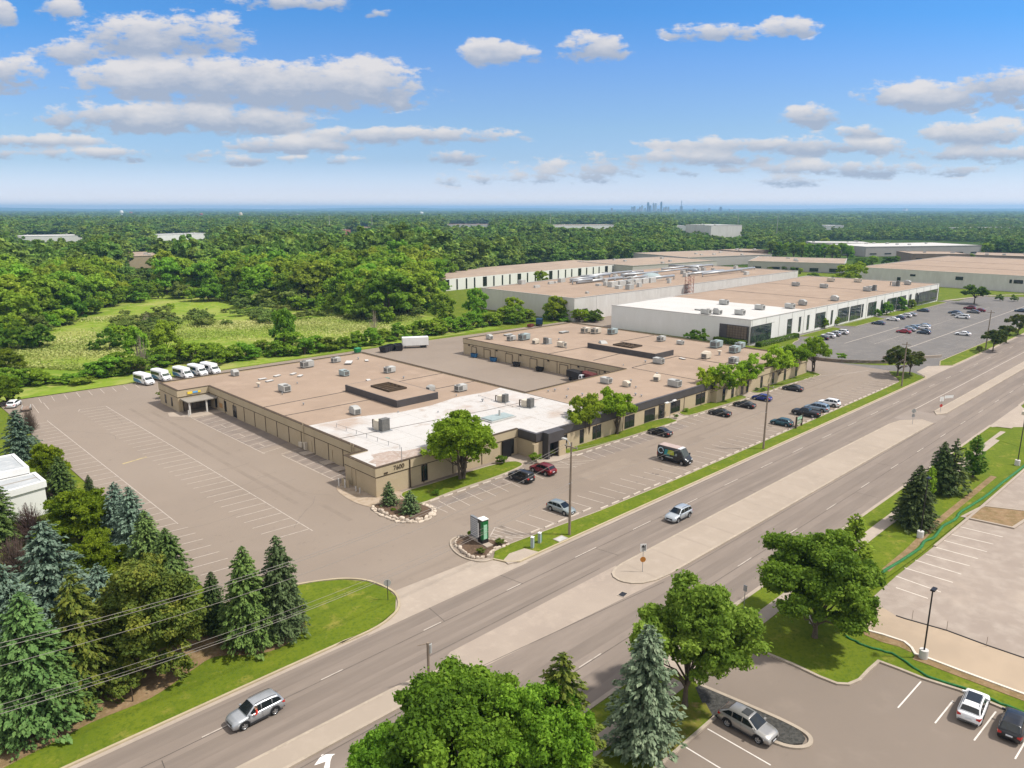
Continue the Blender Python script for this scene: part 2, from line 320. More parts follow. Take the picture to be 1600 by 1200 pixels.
L_olive = leafmat('needle_olive', [(.050,.085,.012),(.098,.138,.016),(.18,.195,.024)], trans=.15, hue=.012)
L_lime = leafmat('leaf_lime', [(.075,.130,.004),(.150,.225,.007),(.25,.33,.015)], hue=.012)
L_brown = leafmat('twig_brown', [(.09,.062,.05),(.15,.11,.085),(.21,.16,.13)], trans=0)
L_reed = leafmat('reed', [(.28,.36,.06),(.42,.46,.13),(.56,.55,.22)], trans=.3)
# ------------------------------------------------------------------ vegetation
def leaf_mesh(name, C, Nn, size, shade, mat, rng, aspect=1.0, T=None):
    n = len(C); Nn = Nn/np.maximum(np.linalg.norm(Nn, axis=1, keepdims=True), 1e-6)
    if T is None: T = rng.normal(size=(n, 3))
    T = T - (T*Nn).sum(1, keepdims=True)*Nn; T /= np.maximum(np.linalg.norm(T, axis=1, keepdims=True), 1e-6)
    B = np.cross(Nn, T); s = size[:, None]
    V = np.empty((n, 4, 3)); V[:, 0] = C + T*s*aspect; V[:, 1] = C + B*s*.62 + Nn*s*.12; V[:, 2] = C - T*s*aspect*.8; V[:, 3] = C - B*s*.62 + Nn*s*.12
    me = bpy.data.meshes.new(name); me.vertices.add(4*n); me.vertices.foreach_set('co', V.reshape(-1))
    me.loops.add(4*n); me.loops.foreach_set('vertex_index', np.arange(4*n, dtype=np.int32))
    me.polygons.add(n); me.polygons.foreach_set('loop_start', np.arange(0, 4*n, 4, dtype=np.int32)); me.polygons.foreach_set('loop_total', np.full(n, 4, dtype=np.int32))
    me.update(calc_edges=True)
    a = me.attributes.new('shade', 'FLOAT', 'FACE'); a.data.foreach_set('value', np.clip(shade, 0, 1).astype(np.float32))
    me.materials.append(mat); return me
def unit(rng, n):
    v = rng.normal(size=(n, 3)); return v/np.linalg.norm(v, axis=1, keepdims=True)
def blobs_crown(rng, blobs, leaves, lsize, jit=.55, up=.25, fill=.55):
    """blobs: list (cx,cy,cz,r,flat). leaf positions on clump shells"""
    Cs, Ns, Sh = [], [], []
    vol = np.array([b[3]**2 for b in blobs]); cnt = np.maximum(6, (leaves*vol/vol.sum()).astype(int))
    for b, k in zip(blobs, cnt):
        d = unit(rng, k); d[:, 2] = np.where(d[:, 2] < -.45, -d[:, 2]*.6, d[:, 2]); d /= np.linalg.norm(d, axis=1, keepdims=True)
        rr = b[3]*(fill + (1-fill)*rng.random(k)**.5)*np.where(rng.random(k) < .16, rng.uniform(1.0, 1.75, k), 1.0); P = d*rr[:, None]; P[:, 2] *= b[4]
        Cs.append(P + np.array(b[:3])); nn = d + rng.normal(size=(k, 3))*jit; nn[:, 2] += up; Ns.append(nn)
        Sh.append(np.clip(rng.normal(.52, .17, k) + rng.normal(0, .13) + b[5], 0, 1))
    C = np.concatenate(Cs); return C, np.concatenate(Ns), lsize*rng.uniform(.65, 1.35, len(C)), np.concatenate(Sh)
def broadleaf_meshes(seed, H=12, Rc=5.5, base=.22, nb=70, leaves=24000, ls=.26, br=1.3, flat=.8, mat=None, lobes=5, stems=1, shape=1.0, limbs=True, drop=0.0, sq=0, jit=.8, fill=.25, bs=1.0, nlimb=16):
    rng = np.random.default_rng(seed); rnd = random.Random(seed)
    z0 = H*base; zc = z0 + (H-z0)*.5; hz = (H-z0)*.5
    lob = [(rnd.uniform(0, 2*math.pi), rnd.uniform(-.5, .8), rnd.uniform(.12, .3)) for _ in range(lobes)]
    # boughs: a dozen or more uneven masses with dark gaps between, each made of many leaf tufts
    big = []; tries = 0; nl = max(9, nb//9)
    while len(big) < nl and tries < 900:
        tries += 1; d = unit(rng, 1)[0]
        if d[2] < -.5 and not sq: d[2] *= -.6
        if sq and d[2] < .1:
            q_ = math.hypot(d[0], d[1]) + 1e-6; d[0] /= q_; d[1] /= q_; d[2] = -rng.random()*.92
        k = rng.uniform(.56, .86) if rng.random() < .8 else rng.uniform(.1, .45)
        for (a_, z, s_) in lob:
            q = d[0]*math.cos(a_)*.8 + d[1]*math.sin(a_)*.8 + d[2]*z; k *= 1 + s_*max(0, q)**3*.8 - s_*.22
        w = 1.0 if d[2] > 0 else shape
        p = np.array([d[0]*Rc*k*w, d[1]*Rc*k*w, zc + d[2]*hz*min(.86, k*1.08)]); r = Rc*bs*rng.uniform(.20, .36)*(1.12 if k < .45 else 1)
        if all(np.linalg.norm((p-q)*np.array([1, 1, .9])) > (r+rq)*.58 for q, rq in big): big.append((p, r))
    blobs = []; per = max(5, int(nb*1.5/len(big)))
    for p, r in big:
        tone = rng.normal(0, .1)
        for j in range(per):
            d = unit(rng, 1)[0]; d[2] = abs(d[2])*1.0 - .30 if rng.random() < .8 else d[2]; k = r*rng.uniform(.45, 1.12)
            blobs.append((p[0]+d[0]*k, p[1]+d[1]*k, max(br*.25, p[2]+d[2]*k*.85), r*rng.uniform(.24, .46), flat, tone))
    C, Nn, sz, sh = blobs_crown(rng, blobs, leaves, ls, jit, .3, fill)
    crown = leaf_mesh('crown', C, Nn, sz, sh, mat, rng)
    mb = MB(); tr = H*.016 + .09
    for s_ in range(stems):
        a = rnd.uniform(0, 6.28); off = 0 if stems == 1 else .35
        bx, by = off*math.cos(a + s_*2.1), off*math.sin(a + s_*2.1)
        top = (bx*3 + rnd.uniform(-.3, .3), by*3 + rnd.uniform(-.3, .3), zc*.95)
        mb.tube([(bx, by, -.1), (bx*1.1, by*1.1, z0*.35), (bx*1.6, by*1.6, z0), top], [tr*1.35, tr, tr*.8, tr*.35], 8)
    if limbs:
        for b in rnd.sample(blobs, min(len(blobs), nlimb)):
            zs = z0*rnd.uniform(.75, 1.25) + (zc-z0)*.3*rnd.random(); e = Vector(b[:3]); s0 = Vector((0, 0, zs)); m_ = s0.lerp(e, .5) + Vector((0, 0, -.06*H*rnd.random()))
            q = s0.lerp(e, .25) + Vector((rnd.uniform(-.2,.2), rnd.uniform(-.2,.2), .1))
            mb.tube([s0, q, m_, e], [tr*.42, tr*.34, tr*.22, tr*.07], 5, cap=False)
    return crown, mb
def conifer_meshes(seed, H=11, Rb=3.2, levels=30, per=9, cards=20, cs=.2, mat=None, droop=.3, power=.6, base=.06, gap=0.0):
    rng = np.random.default_rng(seed); rnd = random.Random(seed); C, Nn, Sz, Sh, T = [], [], [], [], []
    mb = MB(); mb.tube([(0, 0, -.1), (0, 0, H*.5), (rnd.uniform(-.1,.1), 0, H*.985)], [.035*H*.6+.05, .02*H*.6, .015], 7)
    for li in range(levels):
        t = (li + rnd.random()*.6)/levels; z = H*(base + (1-base)*t**.93*.985); full = Rb*max(.03, (1 - t)**power)
        m = max(4, int(per*(.55+.6*(1-t)))); ph = rnd.uniform(0, 6.28)
        for k in range(m):
            if rnd.random() < gap: continue
            a = ph + 2*math.pi*(k + rnd.uniform(-.3, .3))/m; Lb = full*rnd.uniform(.66, 1.16)*(1+.10*math.sin(a*2+seed)+.07*math.sin(z*1.7+a*3)); ca, sa = math.cos(a), math.sin(a)
            zz = z + rnd.uniform(-.15, .15); nn = max(3, int(cards*Lb/Rb*1.0 + 3))
            s = rng.random(nn)**.75; w = (1-s*.72)*Lb*.26*rng.uniform(-1, 1, nn)
            hz = zz + Lb*(.14*s - droop*s*s) - np.abs(w)*.35 + rng.normal(0, .05, nn)
            P = np.stack([ca*s*Lb - sa*w, sa*s*Lb + ca*w, hz], 1)
            C.append(P); up = np.stack([ca*.35+0*s, sa*.35+0*s, 1+0*s], 1) + rng.normal(size=(nn, 3))*.5; Nn.append(up)
            T.append(np.stack([ca - sa*w*.9/Lb*2, sa + ca*w*.9/Lb*2, -.25 - droop*s], 1) + rng.normal(size=(nn, 3))*.2)
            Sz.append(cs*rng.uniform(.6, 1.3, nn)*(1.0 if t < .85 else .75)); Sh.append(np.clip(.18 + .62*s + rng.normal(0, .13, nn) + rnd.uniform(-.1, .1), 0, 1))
            mb.tube([(0, 0, zz), (ca*Lb*.6, sa*Lb*.6, zz+Lb*(.084-droop*.36)), (ca*Lb*.95, sa*Lb*.95, zz+Lb*(.13-droop*.9))], [.022*Lb*.5+.012, .014, .005], 3, cap=False)
    C = np.concatenate(C)
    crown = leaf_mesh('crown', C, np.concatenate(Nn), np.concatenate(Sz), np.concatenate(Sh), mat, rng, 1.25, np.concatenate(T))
    return crown, mb
def twig_mesh(seed, H=4.5, Rc=2.6, n=420, mat=None):
    rnd = random.Random(seed); mb = MB()
    for i in range(n):
        a = rnd.uniform(0, 6.28); el = rnd.uniform(.15, 1.45); r = Rc*rnd.uniform(.55, 1.0); h = H*rnd.uniform(.5, 1.0)*math.sin(el)
        e = Vector((math.cos(a)*r*math.cos(el), math.sin(a)*r*math.cos(el), h+.4)); s0 = e*rnd.uniform(.05, .55); s0.z = max(0, s0.z)
        m_ = s0.lerp(e, .5) + Vector((rnd.uniform(-.3,.3), rnd.uniform(-.3,.3), rnd.uniform(0,.4)))
        mb.tube([s0, m_, e, e+Vector((rnd.uniform(-.3,.3), rnd.uniform(-.3,.3), -.25))], [.03, .022, .013, .006], 3, cap=False)
    return mb
class Tree:
    """a kind of tree: first use links the prototype, later uses copy thing, trunk and crown"""
    def __init__(s, name, crown, trunk, bark=None, cat='tree'):
        s.name, s.crown, s.cat = name, crown, cat; s.n = 0
        s.tm = trunk.build('trunk', bark or M_bark) if trunk is not None else None
        if s.tm: COL.objects.unlink(s.tm)
    def place(s, x, y, sc=1.0, label='', group=None, mat=None, rz=None, sz=None, z=0.0, cat=None):
        rz = random.uniform(0, 6.28) if rz is None else rz
        r = empty(s.name, (x, y, z), rz, label, cat or s.cat, group); r.scale = (sc, sc, sc if sz is None else sz)
        c = bpy.data.objects.new('crown', s.crown); COL.objects.link(c); c.parent = r
        if mat: c.material_slots[0].link = 'OBJECT'; c.material_slots[0].material = mat
        if s.tm:
            t = s.tm.copy(); COL.objects.link(t); t.parent = r
        return r
random.seed(11)
T_maple = [Tree('maple_tree', *broadleaf_meshes(101+i, 11.5, 6.4, .15, 220, 78000, .20, 1.05, .85, L_maple, 5, bs=1.02)) for i in range(2)]
T_ash = Tree('ash_tree', *broadleaf_meshes(133, 11.5, 5.9, .14, 200, 60000, .20, .95, .85, L_ash, 4, shape=1.0, bs=1.15))
T_deep = Tree('maple_tree', *broadleaf_meshes(151, 11.5, 6.6, .09, 230, 74000, .205, 1.05, .85, L_deep, 4, shape=1.08, bs=1.1))
T_front = Tree('locust_tree', *broadleaf_meshes(160, 11.5, 5.9, .1, 210, 36000, .21, 1.0, .95, L_locust, 4, stems=3, shape=1.08, jit=1.0, fill=.1, bs=1.15))
T_loc = [Tree('locust_tree', *broadleaf_meshes(170+i, 8.5, 4.9, .16, 110, 11000, .22, .85, .9, L_locust, 5, stems=2, shape=1.0, jit=1.1, fill=.05, bs=1.1)) for i in range(3)]
T_for = [Tree('woodland_tree', *broadleaf_meshes(200+i, 18, 6.2+.5*(i % 3), .0, 140, 9500, .50, 1.8, .95, L_forest, 4, shape=1.0, sq=1, bs=1.25, jit=.55)) for i in range(6)]
T_wil = [Tree('willow_bush', *broadleaf_meshes(230+i, 5.0, 4.0, -.1, 36, 2600, .36, 1.2, .8, L_willow, 5, limbs=False, bs=1.5), cat='bush') for i in range(2)]
T_bush = [Tree('bush', *broadleaf_meshes(240+i, 5.5, 3.4, -.1, 40, 3200, .34, 1.05, .85, L_forest, 5, limbs=False, bs=1.45), cat='bush') for i in range(3)]
T_med = [Tree('deciduous_tree', *broadleaf_meshes(250+i, 11, 4.8, .0, 120, 11000, .34, 1.2, .95, L_forest, 4, shape=1.0, sq=1, bs=1.2)) for i in range(3)]
T_lime = Tree('broad_bright_tree', *broadleaf_meshes(260, 8, 5.6, .0, 190, 42000, .19, .85, .8, L_lime, 5, sq=1))
T_olive = Tree('arborvitae_tree', *broadleaf_meshes(266, 12.5, 4.7, -.02, 330, 70000, .17, .8, .95, L_olive, 3, limbs=False, shape=1.05, sq=1, bs=1.35, jit=.7), cat='tree')
T_crab = [Tree('crabapple_tree', *broadleaf_meshes(270+i, 6.5, 4.6, .22, 100, 11000, .25, 1.05, .75, L_deep, 5)) for i in range(2)]
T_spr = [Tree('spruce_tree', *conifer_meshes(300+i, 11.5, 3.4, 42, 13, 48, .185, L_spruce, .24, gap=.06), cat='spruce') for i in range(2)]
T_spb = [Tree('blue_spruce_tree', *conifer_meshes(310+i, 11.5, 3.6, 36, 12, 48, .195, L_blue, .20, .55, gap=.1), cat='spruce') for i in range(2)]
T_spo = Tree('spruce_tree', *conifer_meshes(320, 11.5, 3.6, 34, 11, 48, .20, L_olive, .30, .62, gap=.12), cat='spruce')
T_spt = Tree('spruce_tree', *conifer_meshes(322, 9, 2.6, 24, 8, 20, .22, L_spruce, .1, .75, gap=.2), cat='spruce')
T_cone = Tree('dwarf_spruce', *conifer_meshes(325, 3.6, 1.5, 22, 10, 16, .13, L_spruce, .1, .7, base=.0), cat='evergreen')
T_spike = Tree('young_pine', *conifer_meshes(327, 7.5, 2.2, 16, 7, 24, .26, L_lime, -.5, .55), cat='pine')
# ------------------------------------------------------------------ ground, road, lots (setting)
def sheet(name, pts, z, mat, **k):
    a = sum(pts[i][0]*pts[(i+1)%len(pts)][1]-pts[(i+1)%len(pts)][0]*pts[i][1] for i in range(len(pts)))
    return MB().poly(pts if a > 0 else pts[::-1], z).build(name, mat, kind='structure', **k)
def rect(x0, x1, y0, y1): return [(x0, y0), (x1, y0), (x1, y1), (x0, y1)]
def smoothpath(pts, n=6, closed=False):
    """Catmull-Rom through points"""
    out = []; m = len(pts)
    for i in range(m if closed else m-1):
        p0 = pts[(i-1) % m] if (closed or i > 0) else pts[i]; p1 = pts[i]; p2 = pts[(i+1) % m]; p3 = pts[(i+2) % m] if (closed or i+2 < m) else p2
        for k in range(n):
            t = k/n; out.append(tuple(.5*((2*p1[j]) + (-p0[j]+p2[j])*t + (2*p0[j]-5*p1[j]+4*p2[j]-p3[j])*t*t + (-p0[j]+3*p1[j]-3*p2[j]+p3[j])*t**3) for j in (0, 1)))
    if not closed: out.append(tuple(pts[-1][:2]))
    return out
sheet('ground', rect(-26000, 26000, -26000, 26000), -.25, M_far)
sheet('meadow', [(-40,203),(30,204),(100,202.6),(150,201.5),(222,197.5),(262,300),(200,420),(-60,420)], -.10, M_field)
sheet('grass_field', [(-60,-30),(520,-30),(520,340),(190,340),(190,203),(-60,203)], -.09, M_grass)
# asphalt of the industrial lots
sheet('parking_lot', [(29.3,76),(34,74.5),(44,62),(216,62),(216,190),(219,195.8),(150,199.6),(100,200.6),(29.3,202.2)], 0, M_lot)
sheet('parking_lot', [(216.02,64),(470,64),(470,116),(300,116),(216.02,119)], .002, M_lot_grey)
sheet('driveway', [(214,119),(219.8,119),(219.8,192.5),(214,192.5)], -.006, M_lot)
sheet('loading_yard', [(204,173),(415,179),(415,194),(220,194.5),(204,194.5)], -.012, M_lot)
sheet('patched_asphalt', rect(112,146.5,111,175), .006, M_lot)
RN, RS = 61.55, 37.0       # road kerb faces
sheet('road', rect(-250, 620, RS-.3, RN+.4), .004, M_road)
# long wheel-worn lanes
for y0, y1 in ((58.9,60.6),(54.9,56.8),(53.4,54.3),(42.6,44.4),(38.6,40.4)):
    sheet('road_wear', rect(-200, 560, y0, y1), .008, M_wear)
# median: raised concrete islands and flat concrete turn area between
def round_end(x, y0, y1, sgn, n=8, k=1.0):
    c = (y0+y1)/2; h = (y1-y0)/2
    return [(x + sgn*h*k*math.sin(math.pi*i/n), c + h*math.cos(math.pi*i/n)) for i in range(n+1)]
def island(name, pts, mat=M_conc2, kmat=M_kerb, h=.14, w=.32, **k):
    MB().prism(pts, 0, h).build(name, mat, kind='structure')
    MB().ribbon(pts, w, 0, h+.012, closed=True).build('kerb', kmat, kind='structure')
main_med = [(66.3,49.9),(66.5,50.8),(67.1,51.5),(68.2,52.0),(70,52.2),(90,52.3),(130,52.3),(160,52.0),(164.5,51.4),(168.5,48.4),(167.4,46.0),(150,46.2),(100,46.4),(72,46.6),(69.4,46.9),(67.8,47.5),(66.8,48.4),(66.4,49.2)]
island('median', main_med)
island('median', [(175.5,47.6),(178,48.8),(200,48.7),(560,48.7),(560,46.5),(200,46.5),(178,46.6)])
nearm = [(37.6,51.3),(40.0,50.6),(40.4,49.8),(39,49.0),(28,49.2),(0,49.4),(-60,49.6),(-60,52.2),(0,52.0),(20,51.9),(34,51.6)]
island('median', nearm)
sheet('median_crossover', [(39,48.6),(72,46.3),(69,48.7),(69,52.6),(42,52.6),(39,51)], .012, nmat('crossover_concrete', [(.33,.275,.225),(.29,.24,.198),(.36,.30,.245)], [(7,.35,.65),(1.5,.5,.75)], .93))
sheet('turn_lane', rect(166,176,45.8,53.2), .012, nmat('turn_lane_asphalt', [(.25,.21,.18),(.22,.185,.155)], [6], .93))
# gutter pans beside the kerbs
for (x0, x1) in ((-200, 40.4), (59.5, 216), (233, 470)):
    sheet('gutter', rect(x0, x1, RN-.45, RN+.15), .013, M_conc)
for (x0, x1) in ((-200, 55.4), (65.3, 175), (198, 470)):
    sheet('gutter', rect(x0, x1, RS-.1, RS+.42), .013, M_conc)
def kerbline(path, w=.18, h=.14, mat=M_kerb, z0=-.05): return MB().ribbon(path, w, z0, h).build('kerb', mat, kind='structure')
# concrete driveway aprons
sheet('driveway_apron', [(37.5,60.9),(39.5,61.7),(42.6,63.0),(44.4,66.8),(58.6,66.2),(59.4,62.9),(60.6,61.4),(62,60.9)], .016, M_conc)
sheet('driveway_apron', [(213,61.3),(216,63.2),(219.5,66),(230,66.5),(233.5,64),(236,61.3)], .016, M_conc)
sheet('driveway_apron', [(54.2,37.2),(55.8,35.6),(56,32.9),(64.6,32.9),(64.9,35.6),(66.4,37.2)], .016, M_conc)
sheet('driveway_apron', [(172,37.2),(174.5,36),(176,31.5),(194,31.5),(196,36),(199,37.2)], .016, M_conc)
# lawns (raised behind their kerbs)
def lawn(pts, mat=M_grass, h=.13, edge=True, w=.2, kmat=M_kerb):
    MB().prism(pts, -.05, h).build('lawn', mat, kind='structure')
    if edge: MB().ribbon(pts, w, -.06, h+.02, closed=True).build('kerb', kmat, kind='structure')
W_lawn = [(-60,RN+.25)] + [(30,61.8),(34.5,61.7),(39.2,61.75),(42.6,63.0),(44.4,65.4),(44.7,67.6),(44.0,70.8),(42.2,73.2),(39.5,75.0),(36.2,76.2),(31.5,75.8),(29.2,77)] + [(29.0,120),(29,203),(-60,203)]
lawn(W_lawn, edge=False)
MB().ribbon(smoothpath([(-60,RN+.2),(28,61.7),(34.5,61.55),(39.3,61.6),(42.8,62.9),(44.6,65.4),(44.9,67.8),(44.2,71.0),(42.4,73.4),(39.5,75.2),(36.2,76.4),(33,76.2)], 4), .26, -.05, .16).build('kerb', M_kerbY, kind='structure')
MB().prism(smoothpath([(33.9,67.5),(32.8,69.7),(29.5,71.4),(26,73),(20,73.5),(8,73.5),(0,73.0),(0,65.0),(8,65.4),(12.5,66.1),(17.5,66.0),(21.8,67.6),(24.5,68.2),(27.8,65.6),(31.0,65.4)], 4, True), .1, .15).build('soil_bed', M_soil, kind='structure')
# strip along the avenue, from the sign island to the far driveway
strip = [(61.2,RN+.2),(64.5,62.0),(63.6,63.6),(61.6,64.0),(59.9,63.0),(58.9,64.4),(60.6,66.0),(63.4,66.2),(68,65.9),(80,65.0),(100,64.5),(116,64.45),(140,64.5),(165,64.5),(190,64.5),(203,64.8),(207,66.5),(211,69.6),(214.5,71.4),(216.5,69.0),(217.5,66.5),(214.5,63.0),(212.5,RN+.2)]
lawn(strip, edge=False)
MB().prism([(59.4,62.2),(60.6,61.9),(64.6,61.9),(64.0,63.9),(61.5,64.2),(59.7,63.4)], .0, .145).build('footpath', M_conc, kind='structure')
kerbline([(59.0,64.6),(59.7,62.9),(61.0,61.75),(64,RN+.2),(120,RN+.1),(213,RN+.1),(216.2,62.9)], .26, .16, M_kerbY)
kerbline([(60.6,66.1),(63.4,66.3),(68,66.0),(80,65.1),(100,64.6),(116,64.55),(140,64.6),(165,64.6),(190,64.6),(203,64.9)], .14, .14)
lawn([(236,RN+.2),(233,64.2),(240,66.2),(300,66.0),(460,66.0),(460,RN+.2)], kmat=M_kerbY)
# lawn patches at the building fronts
lawn(smoothpath([(62.8,88.4),(63.2,85.9),(70,86.3),(80,86.4),(86.4,87.2),(87.6,88.6),(86.8,90.2),(82,91.2),(70,91.4),(64,91.4)], 3, True))
lawn(smoothpath([(97.5,86.0),(108,84.9),(120,84.4),(129.5,84.2),(130.6,85.4),(130,87.4),(120,88.3),(104,88.6),(98,88.0)], 3, True))
lawn(smoothpath([(136.0,84.9),(146,84.4),(158,83.9),(160,85.2),(159,87.0),(150,87.8),(140,88.6),(136,87.6)], 3, True))
lawn(smoothpath([(166,84.0),(180,83.6),(194,82.6),(197.2,83.4),(198.4,86.5),(198,92),(190,92),(180,88),(167.5,87.6)], 3, True))
lawn(smoothpath([(216.9,121),(217.4,108),(218.6,100),(222,98.0),(225,99),(225.5,104),(238,110.5),(246,112.2),(247,115.3),(225.6,116.2),(221.4,121)], 3, True))
for (x0, x1) in ((252,282),(287,322),(327,400)):
    lawn([(x0,115.6),(x0+3,110.6),(x1-3,110.2),(x1,115.6)])
lawn([(404,170),(402,116),(410,108.5),(440,108.5),(474,93),(474,170)], edge=False)
lawn(smoothpath([(440,104),(444,98),(455,86),(474,80),(474,90),(455,101)], 3, True))
sheet('footpath', [(404,112),(440,104.5),(474,88),(474,89.4),(440,106),(404,114)], .16, M_conc)
# walks and mulch by the entrances
sheet('footpath', [(86.5,91.5),(88.5,87.0),(93,84.6),(98.3,84.4),(98.6,87.4),(100,89.9),(88,92.9)], .05, M_conc)
sheet('footpath', [(130.4,84.3),(135.6,84.6),(136,88.5),(131,88.8)], .05, M_conc)
sheet('footpath', [(160,83.6),(166.4,83.4),(168,88.5),(160,88.5)], .05, M_conc)
sheet('footpath', smoothpath([(57.2,99.5),(56.6,95.5),(56.8,91.6),(58.4,88.4),(61.6,87.9),(64,88.4),(64,92.8),(60.3,92.9),(60.2,101),(58.6,101.6)], 3, True), .05, nmat('worn_walk', [(.36,.29,.22),(.28,.21,.14)], [(1.2,.45,.65)], .9))
sheet('footpath', [(54.6,166),(53.9,163),(57.5,158.5),(64,158.5),(64,162.2),(57,162.3),(57,166)], .03, M_conc)
MB().prism(smoothpath([(57.6,89.6),(57.4,85.0),(58.2,82.4),(60.4,81.2),(62.8,82.6),(63.0,86.0),(62.6,88.4),(60,89.2)], 4, True), 0, .34).build('soil_bed', M_mulch, kind='structure')
MB().prism(smoothpath([(57.9,69.6),(57.3,67.4),(58.6,65.6),(60.6,66.3),(63.6,66.3),(62.4,68.8),(62.2,71.0),(60.2,72.3),(58.6,71.6)], 4, True), 0, .2).build('soil_bed', M_mulch, kind='structure')
kerbline(smoothpath([(60.8,72.9),(58.6,72.6),(57.1,70.4),(56.6,67.6),(57.4,65.2),(58.9,64.6)], 4), .24, .15)
# kerbs of the lot
kerbline([(29.2,202.2),(100,200.6),(150,199.6),(219,195.8)], .2, .12)
kerbline([(63.3,85.6),(70,86.0),(80,86.1),(86.4,86.9)], .2, .14)
# south side of the avenue
K1 = [(66.3,36.9),(64.8,34.6),(64.8,31.9)] + [G(u, v, .1) for (u, v) in ((1240,1038),(1280,1057),(1308,1068),(1326,1069),(1343,1062),(1358,1046),(1373,1033),(1408,1046),(1443,1060),(1500,1078),(1567,1106),(1640,1136))] + [(74.2,2),(74.4,-6)]
WK = [G(u, v, .15) for (u, v) in ((1347,983),(1380,992),(1413,1003),(1424,1012),(1430,1022),(1453,1030),(1500,1048),(1600,1085),(1700,1122))]
SL = K1[:-1] + [(80,-4),(79,9),(77.0,16),(76.6,24.2),(79,28),(88,27.6),(100,26.9),(120,26.3),(150,25.3),(172,24.8),(174.5,30),(173,36.8)]
lawn(SL, edge=False)
kerbline(K1, .3, .17)
kerbline([(66.3,RS-.05),(173,RS-.05)], .22, .15)
SW_ = [(54.6,36.8),(55.6,34.4),(55.5,32.2),(53.0,29.6),(51.6,28.6),(43.6,28.6),(0,28.6),(0,36.8)]
lawn(SW_, edge=False); kerbline([(54.2,36.9),(55.6,34.4),(55.6,32.2)], .22, .15); kerbline([(0,28.5),(52.6,28.5)], .3, .16); kerbline([(-100,RS-.05),(54.2,RS-.05)], .22, .15)
MB().prism([(44,28.7),(52.6,28.8),(53.6,30.1),(51.8,32.0),(44,32.0)], .1, .155).build('soil_bed', M_grass_dry, kind='structure')
sheet('footpath', rect(0,54.6,32.7,34.3), .15, M_conc); sheet('footpath', rect(65.2,171,32.9,34.5), .15, M_conc)
MB().prism([(52.2,28.9),(52.9,28.4),(53.2,26.0),(53.6,23.3),(54.1,22.2),(54.9,21.6),(55.7,21.7),(56.2,22.4),(56.3,23.6),(56.0,27.0),(55.6,31.8),(54.9,32.0),(53.4,30.3)], 0, .136).build('gravel_bed', M_gravel, kind='structure')
MB().ribbon(smoothpath([(55.6,32.0),(56.2,27.0),(56.5,23.6),(56.2,21.6),(54.9,21.2),(53.6,22.6),(53.1,26)], 5), .36, -.02, .16).build('kerb', M_kerb, kind='structure')
sheet('parking_lot', [(0,-10),(76,-10),(74.5,19),(66,33.2),(55,33.2),(53,28.4),(0,28.4)], .0, M_lot_old)
# eastern lot and the bare strip beside it
sheet('parking_lot', [(80,-10),(180,-10),(174,24.8),(104,26.4),(91.5,26.9),G(1345,950,.02),G(1400,962,.02),G(1479,985,.02),G(1600,1028,.02),G(1700,1062,.02)], .02, nmat('pale_asphalt', [(.30,.25,.21),(.26,.215,.18),(.34,.29,.245),(.37,.31,.255)], [6, (2,.45,.7), (22,.5,.6)], .95))
JT = [G(u, v, .16) for (u, v) in ((1400,962),(1415,967),(1479,985),(1541,1008),(1600,1028),(1700,1062))]
sheet('concrete_strip', [(p[0]+.05, p[1]) for p in WK] + JT[::-1] + [G(1380,950,.15), G(1350,945,.15), G(1325,955,.15), G(1322,972,.15)], .155, nmat('beige_concrete', [(.37,.29,.21),(.33,.26,.19)], [(5,.4,.6)], .95))
MB().prism([WK[0], WK[1], WK[2], WK[3], (WK[3][0]-.9, WK[3][1]-.3), (WK[2][0]-1.3, WK[2][1]), (WK[1][0]-1.5, WK[1][1]-.3), (WK[0][0]-.9, WK[0][1]-.6)], .1, .16).build('soil_bed', M_soil, kind='structure')
kerbline(WK, .26, .26, nmat('fresh_kerb', [(.62,.56,.48),(.5,.45,.38)], [(1,.5,.7)], .9))
MB().ribbon([(p[0]-.62, p[1]-.1) for p in WK[4:]], 1.0, .1, .17).build('soil_bed', M_soil, kind='structure')
MB().ribbon(JT, .16, .1, .21).build('joint_strip', M_rub, kind='structure')
# kerb + soil island of the eastern lot, soil scar along its edge
isl = [G(u, v, .1) for (u, v) in ((1504,808),(1537,791),(1606,799),(1603,812),(1583,825))]
MB().prism(isl, 0, .15).build('soil_bed', M_soil, kind='structure'); MB().ribbon(isl, .4, 0, .22, closed=True).build('kerb', M_conc, kind='structure')
kerbline([(174,24.9),(150,25.4),(120,25.9),(104,26.3)], .35, .2, M_conc)
MB().ribbon([(92,28.3),(100,28.2),(112,28.6),(125,28.4),(140,28.2)], .9, .12, .15).build('soil_bed', M_soil, kind='structure')
MB().prism([(164,33.8),(176,33.4),(178,31.6),(172,25.5),(160,26)], .14, .158).build('lawn', M_grass, kind='structure')
# ------------------------------------------------------------------ painted lines
def lines(name, segs, w, z, mat):
    mb = MB()
    for (a, b) in segs:
        a = Vector(a); b = Vector(b); d = (b-a).normalized(); n = Vector((-d.y, d.x))*w/2
        P = [a-n, b-n, b+n, a+n]; mb.add([(p.x, p.y, z) for p in P], [(0, 1, 2, 3)])
    return mb.build(name, mat, kind='structure')
sg = [((46.7,182.2),(46.7,88.6)), ((46.7,182.2),(41.6,183.2)), ((41.6,183.2),(40.9,181.6))]
y = 180.0
while y > 88.5: sg.append(((46.7,y),(41.0,y+.4))); y -= 2.66
sg += [((34.0,178),(34.0,104.2))]; y = 176.5
while y > 104: sg.append(((34.0,y),(29.5,y+.3))); y -= 2.66
while y > 85: sg.append(((34.6,y),(30.2,y+.5))); y -= 2.66
lines('parking_lines', sg, .13, .008, M_paint)
sg = []
for i in range(9): sg.append(((37.4+i*2.68,201.2),(37.4+i*2.68-.6,195.6)))
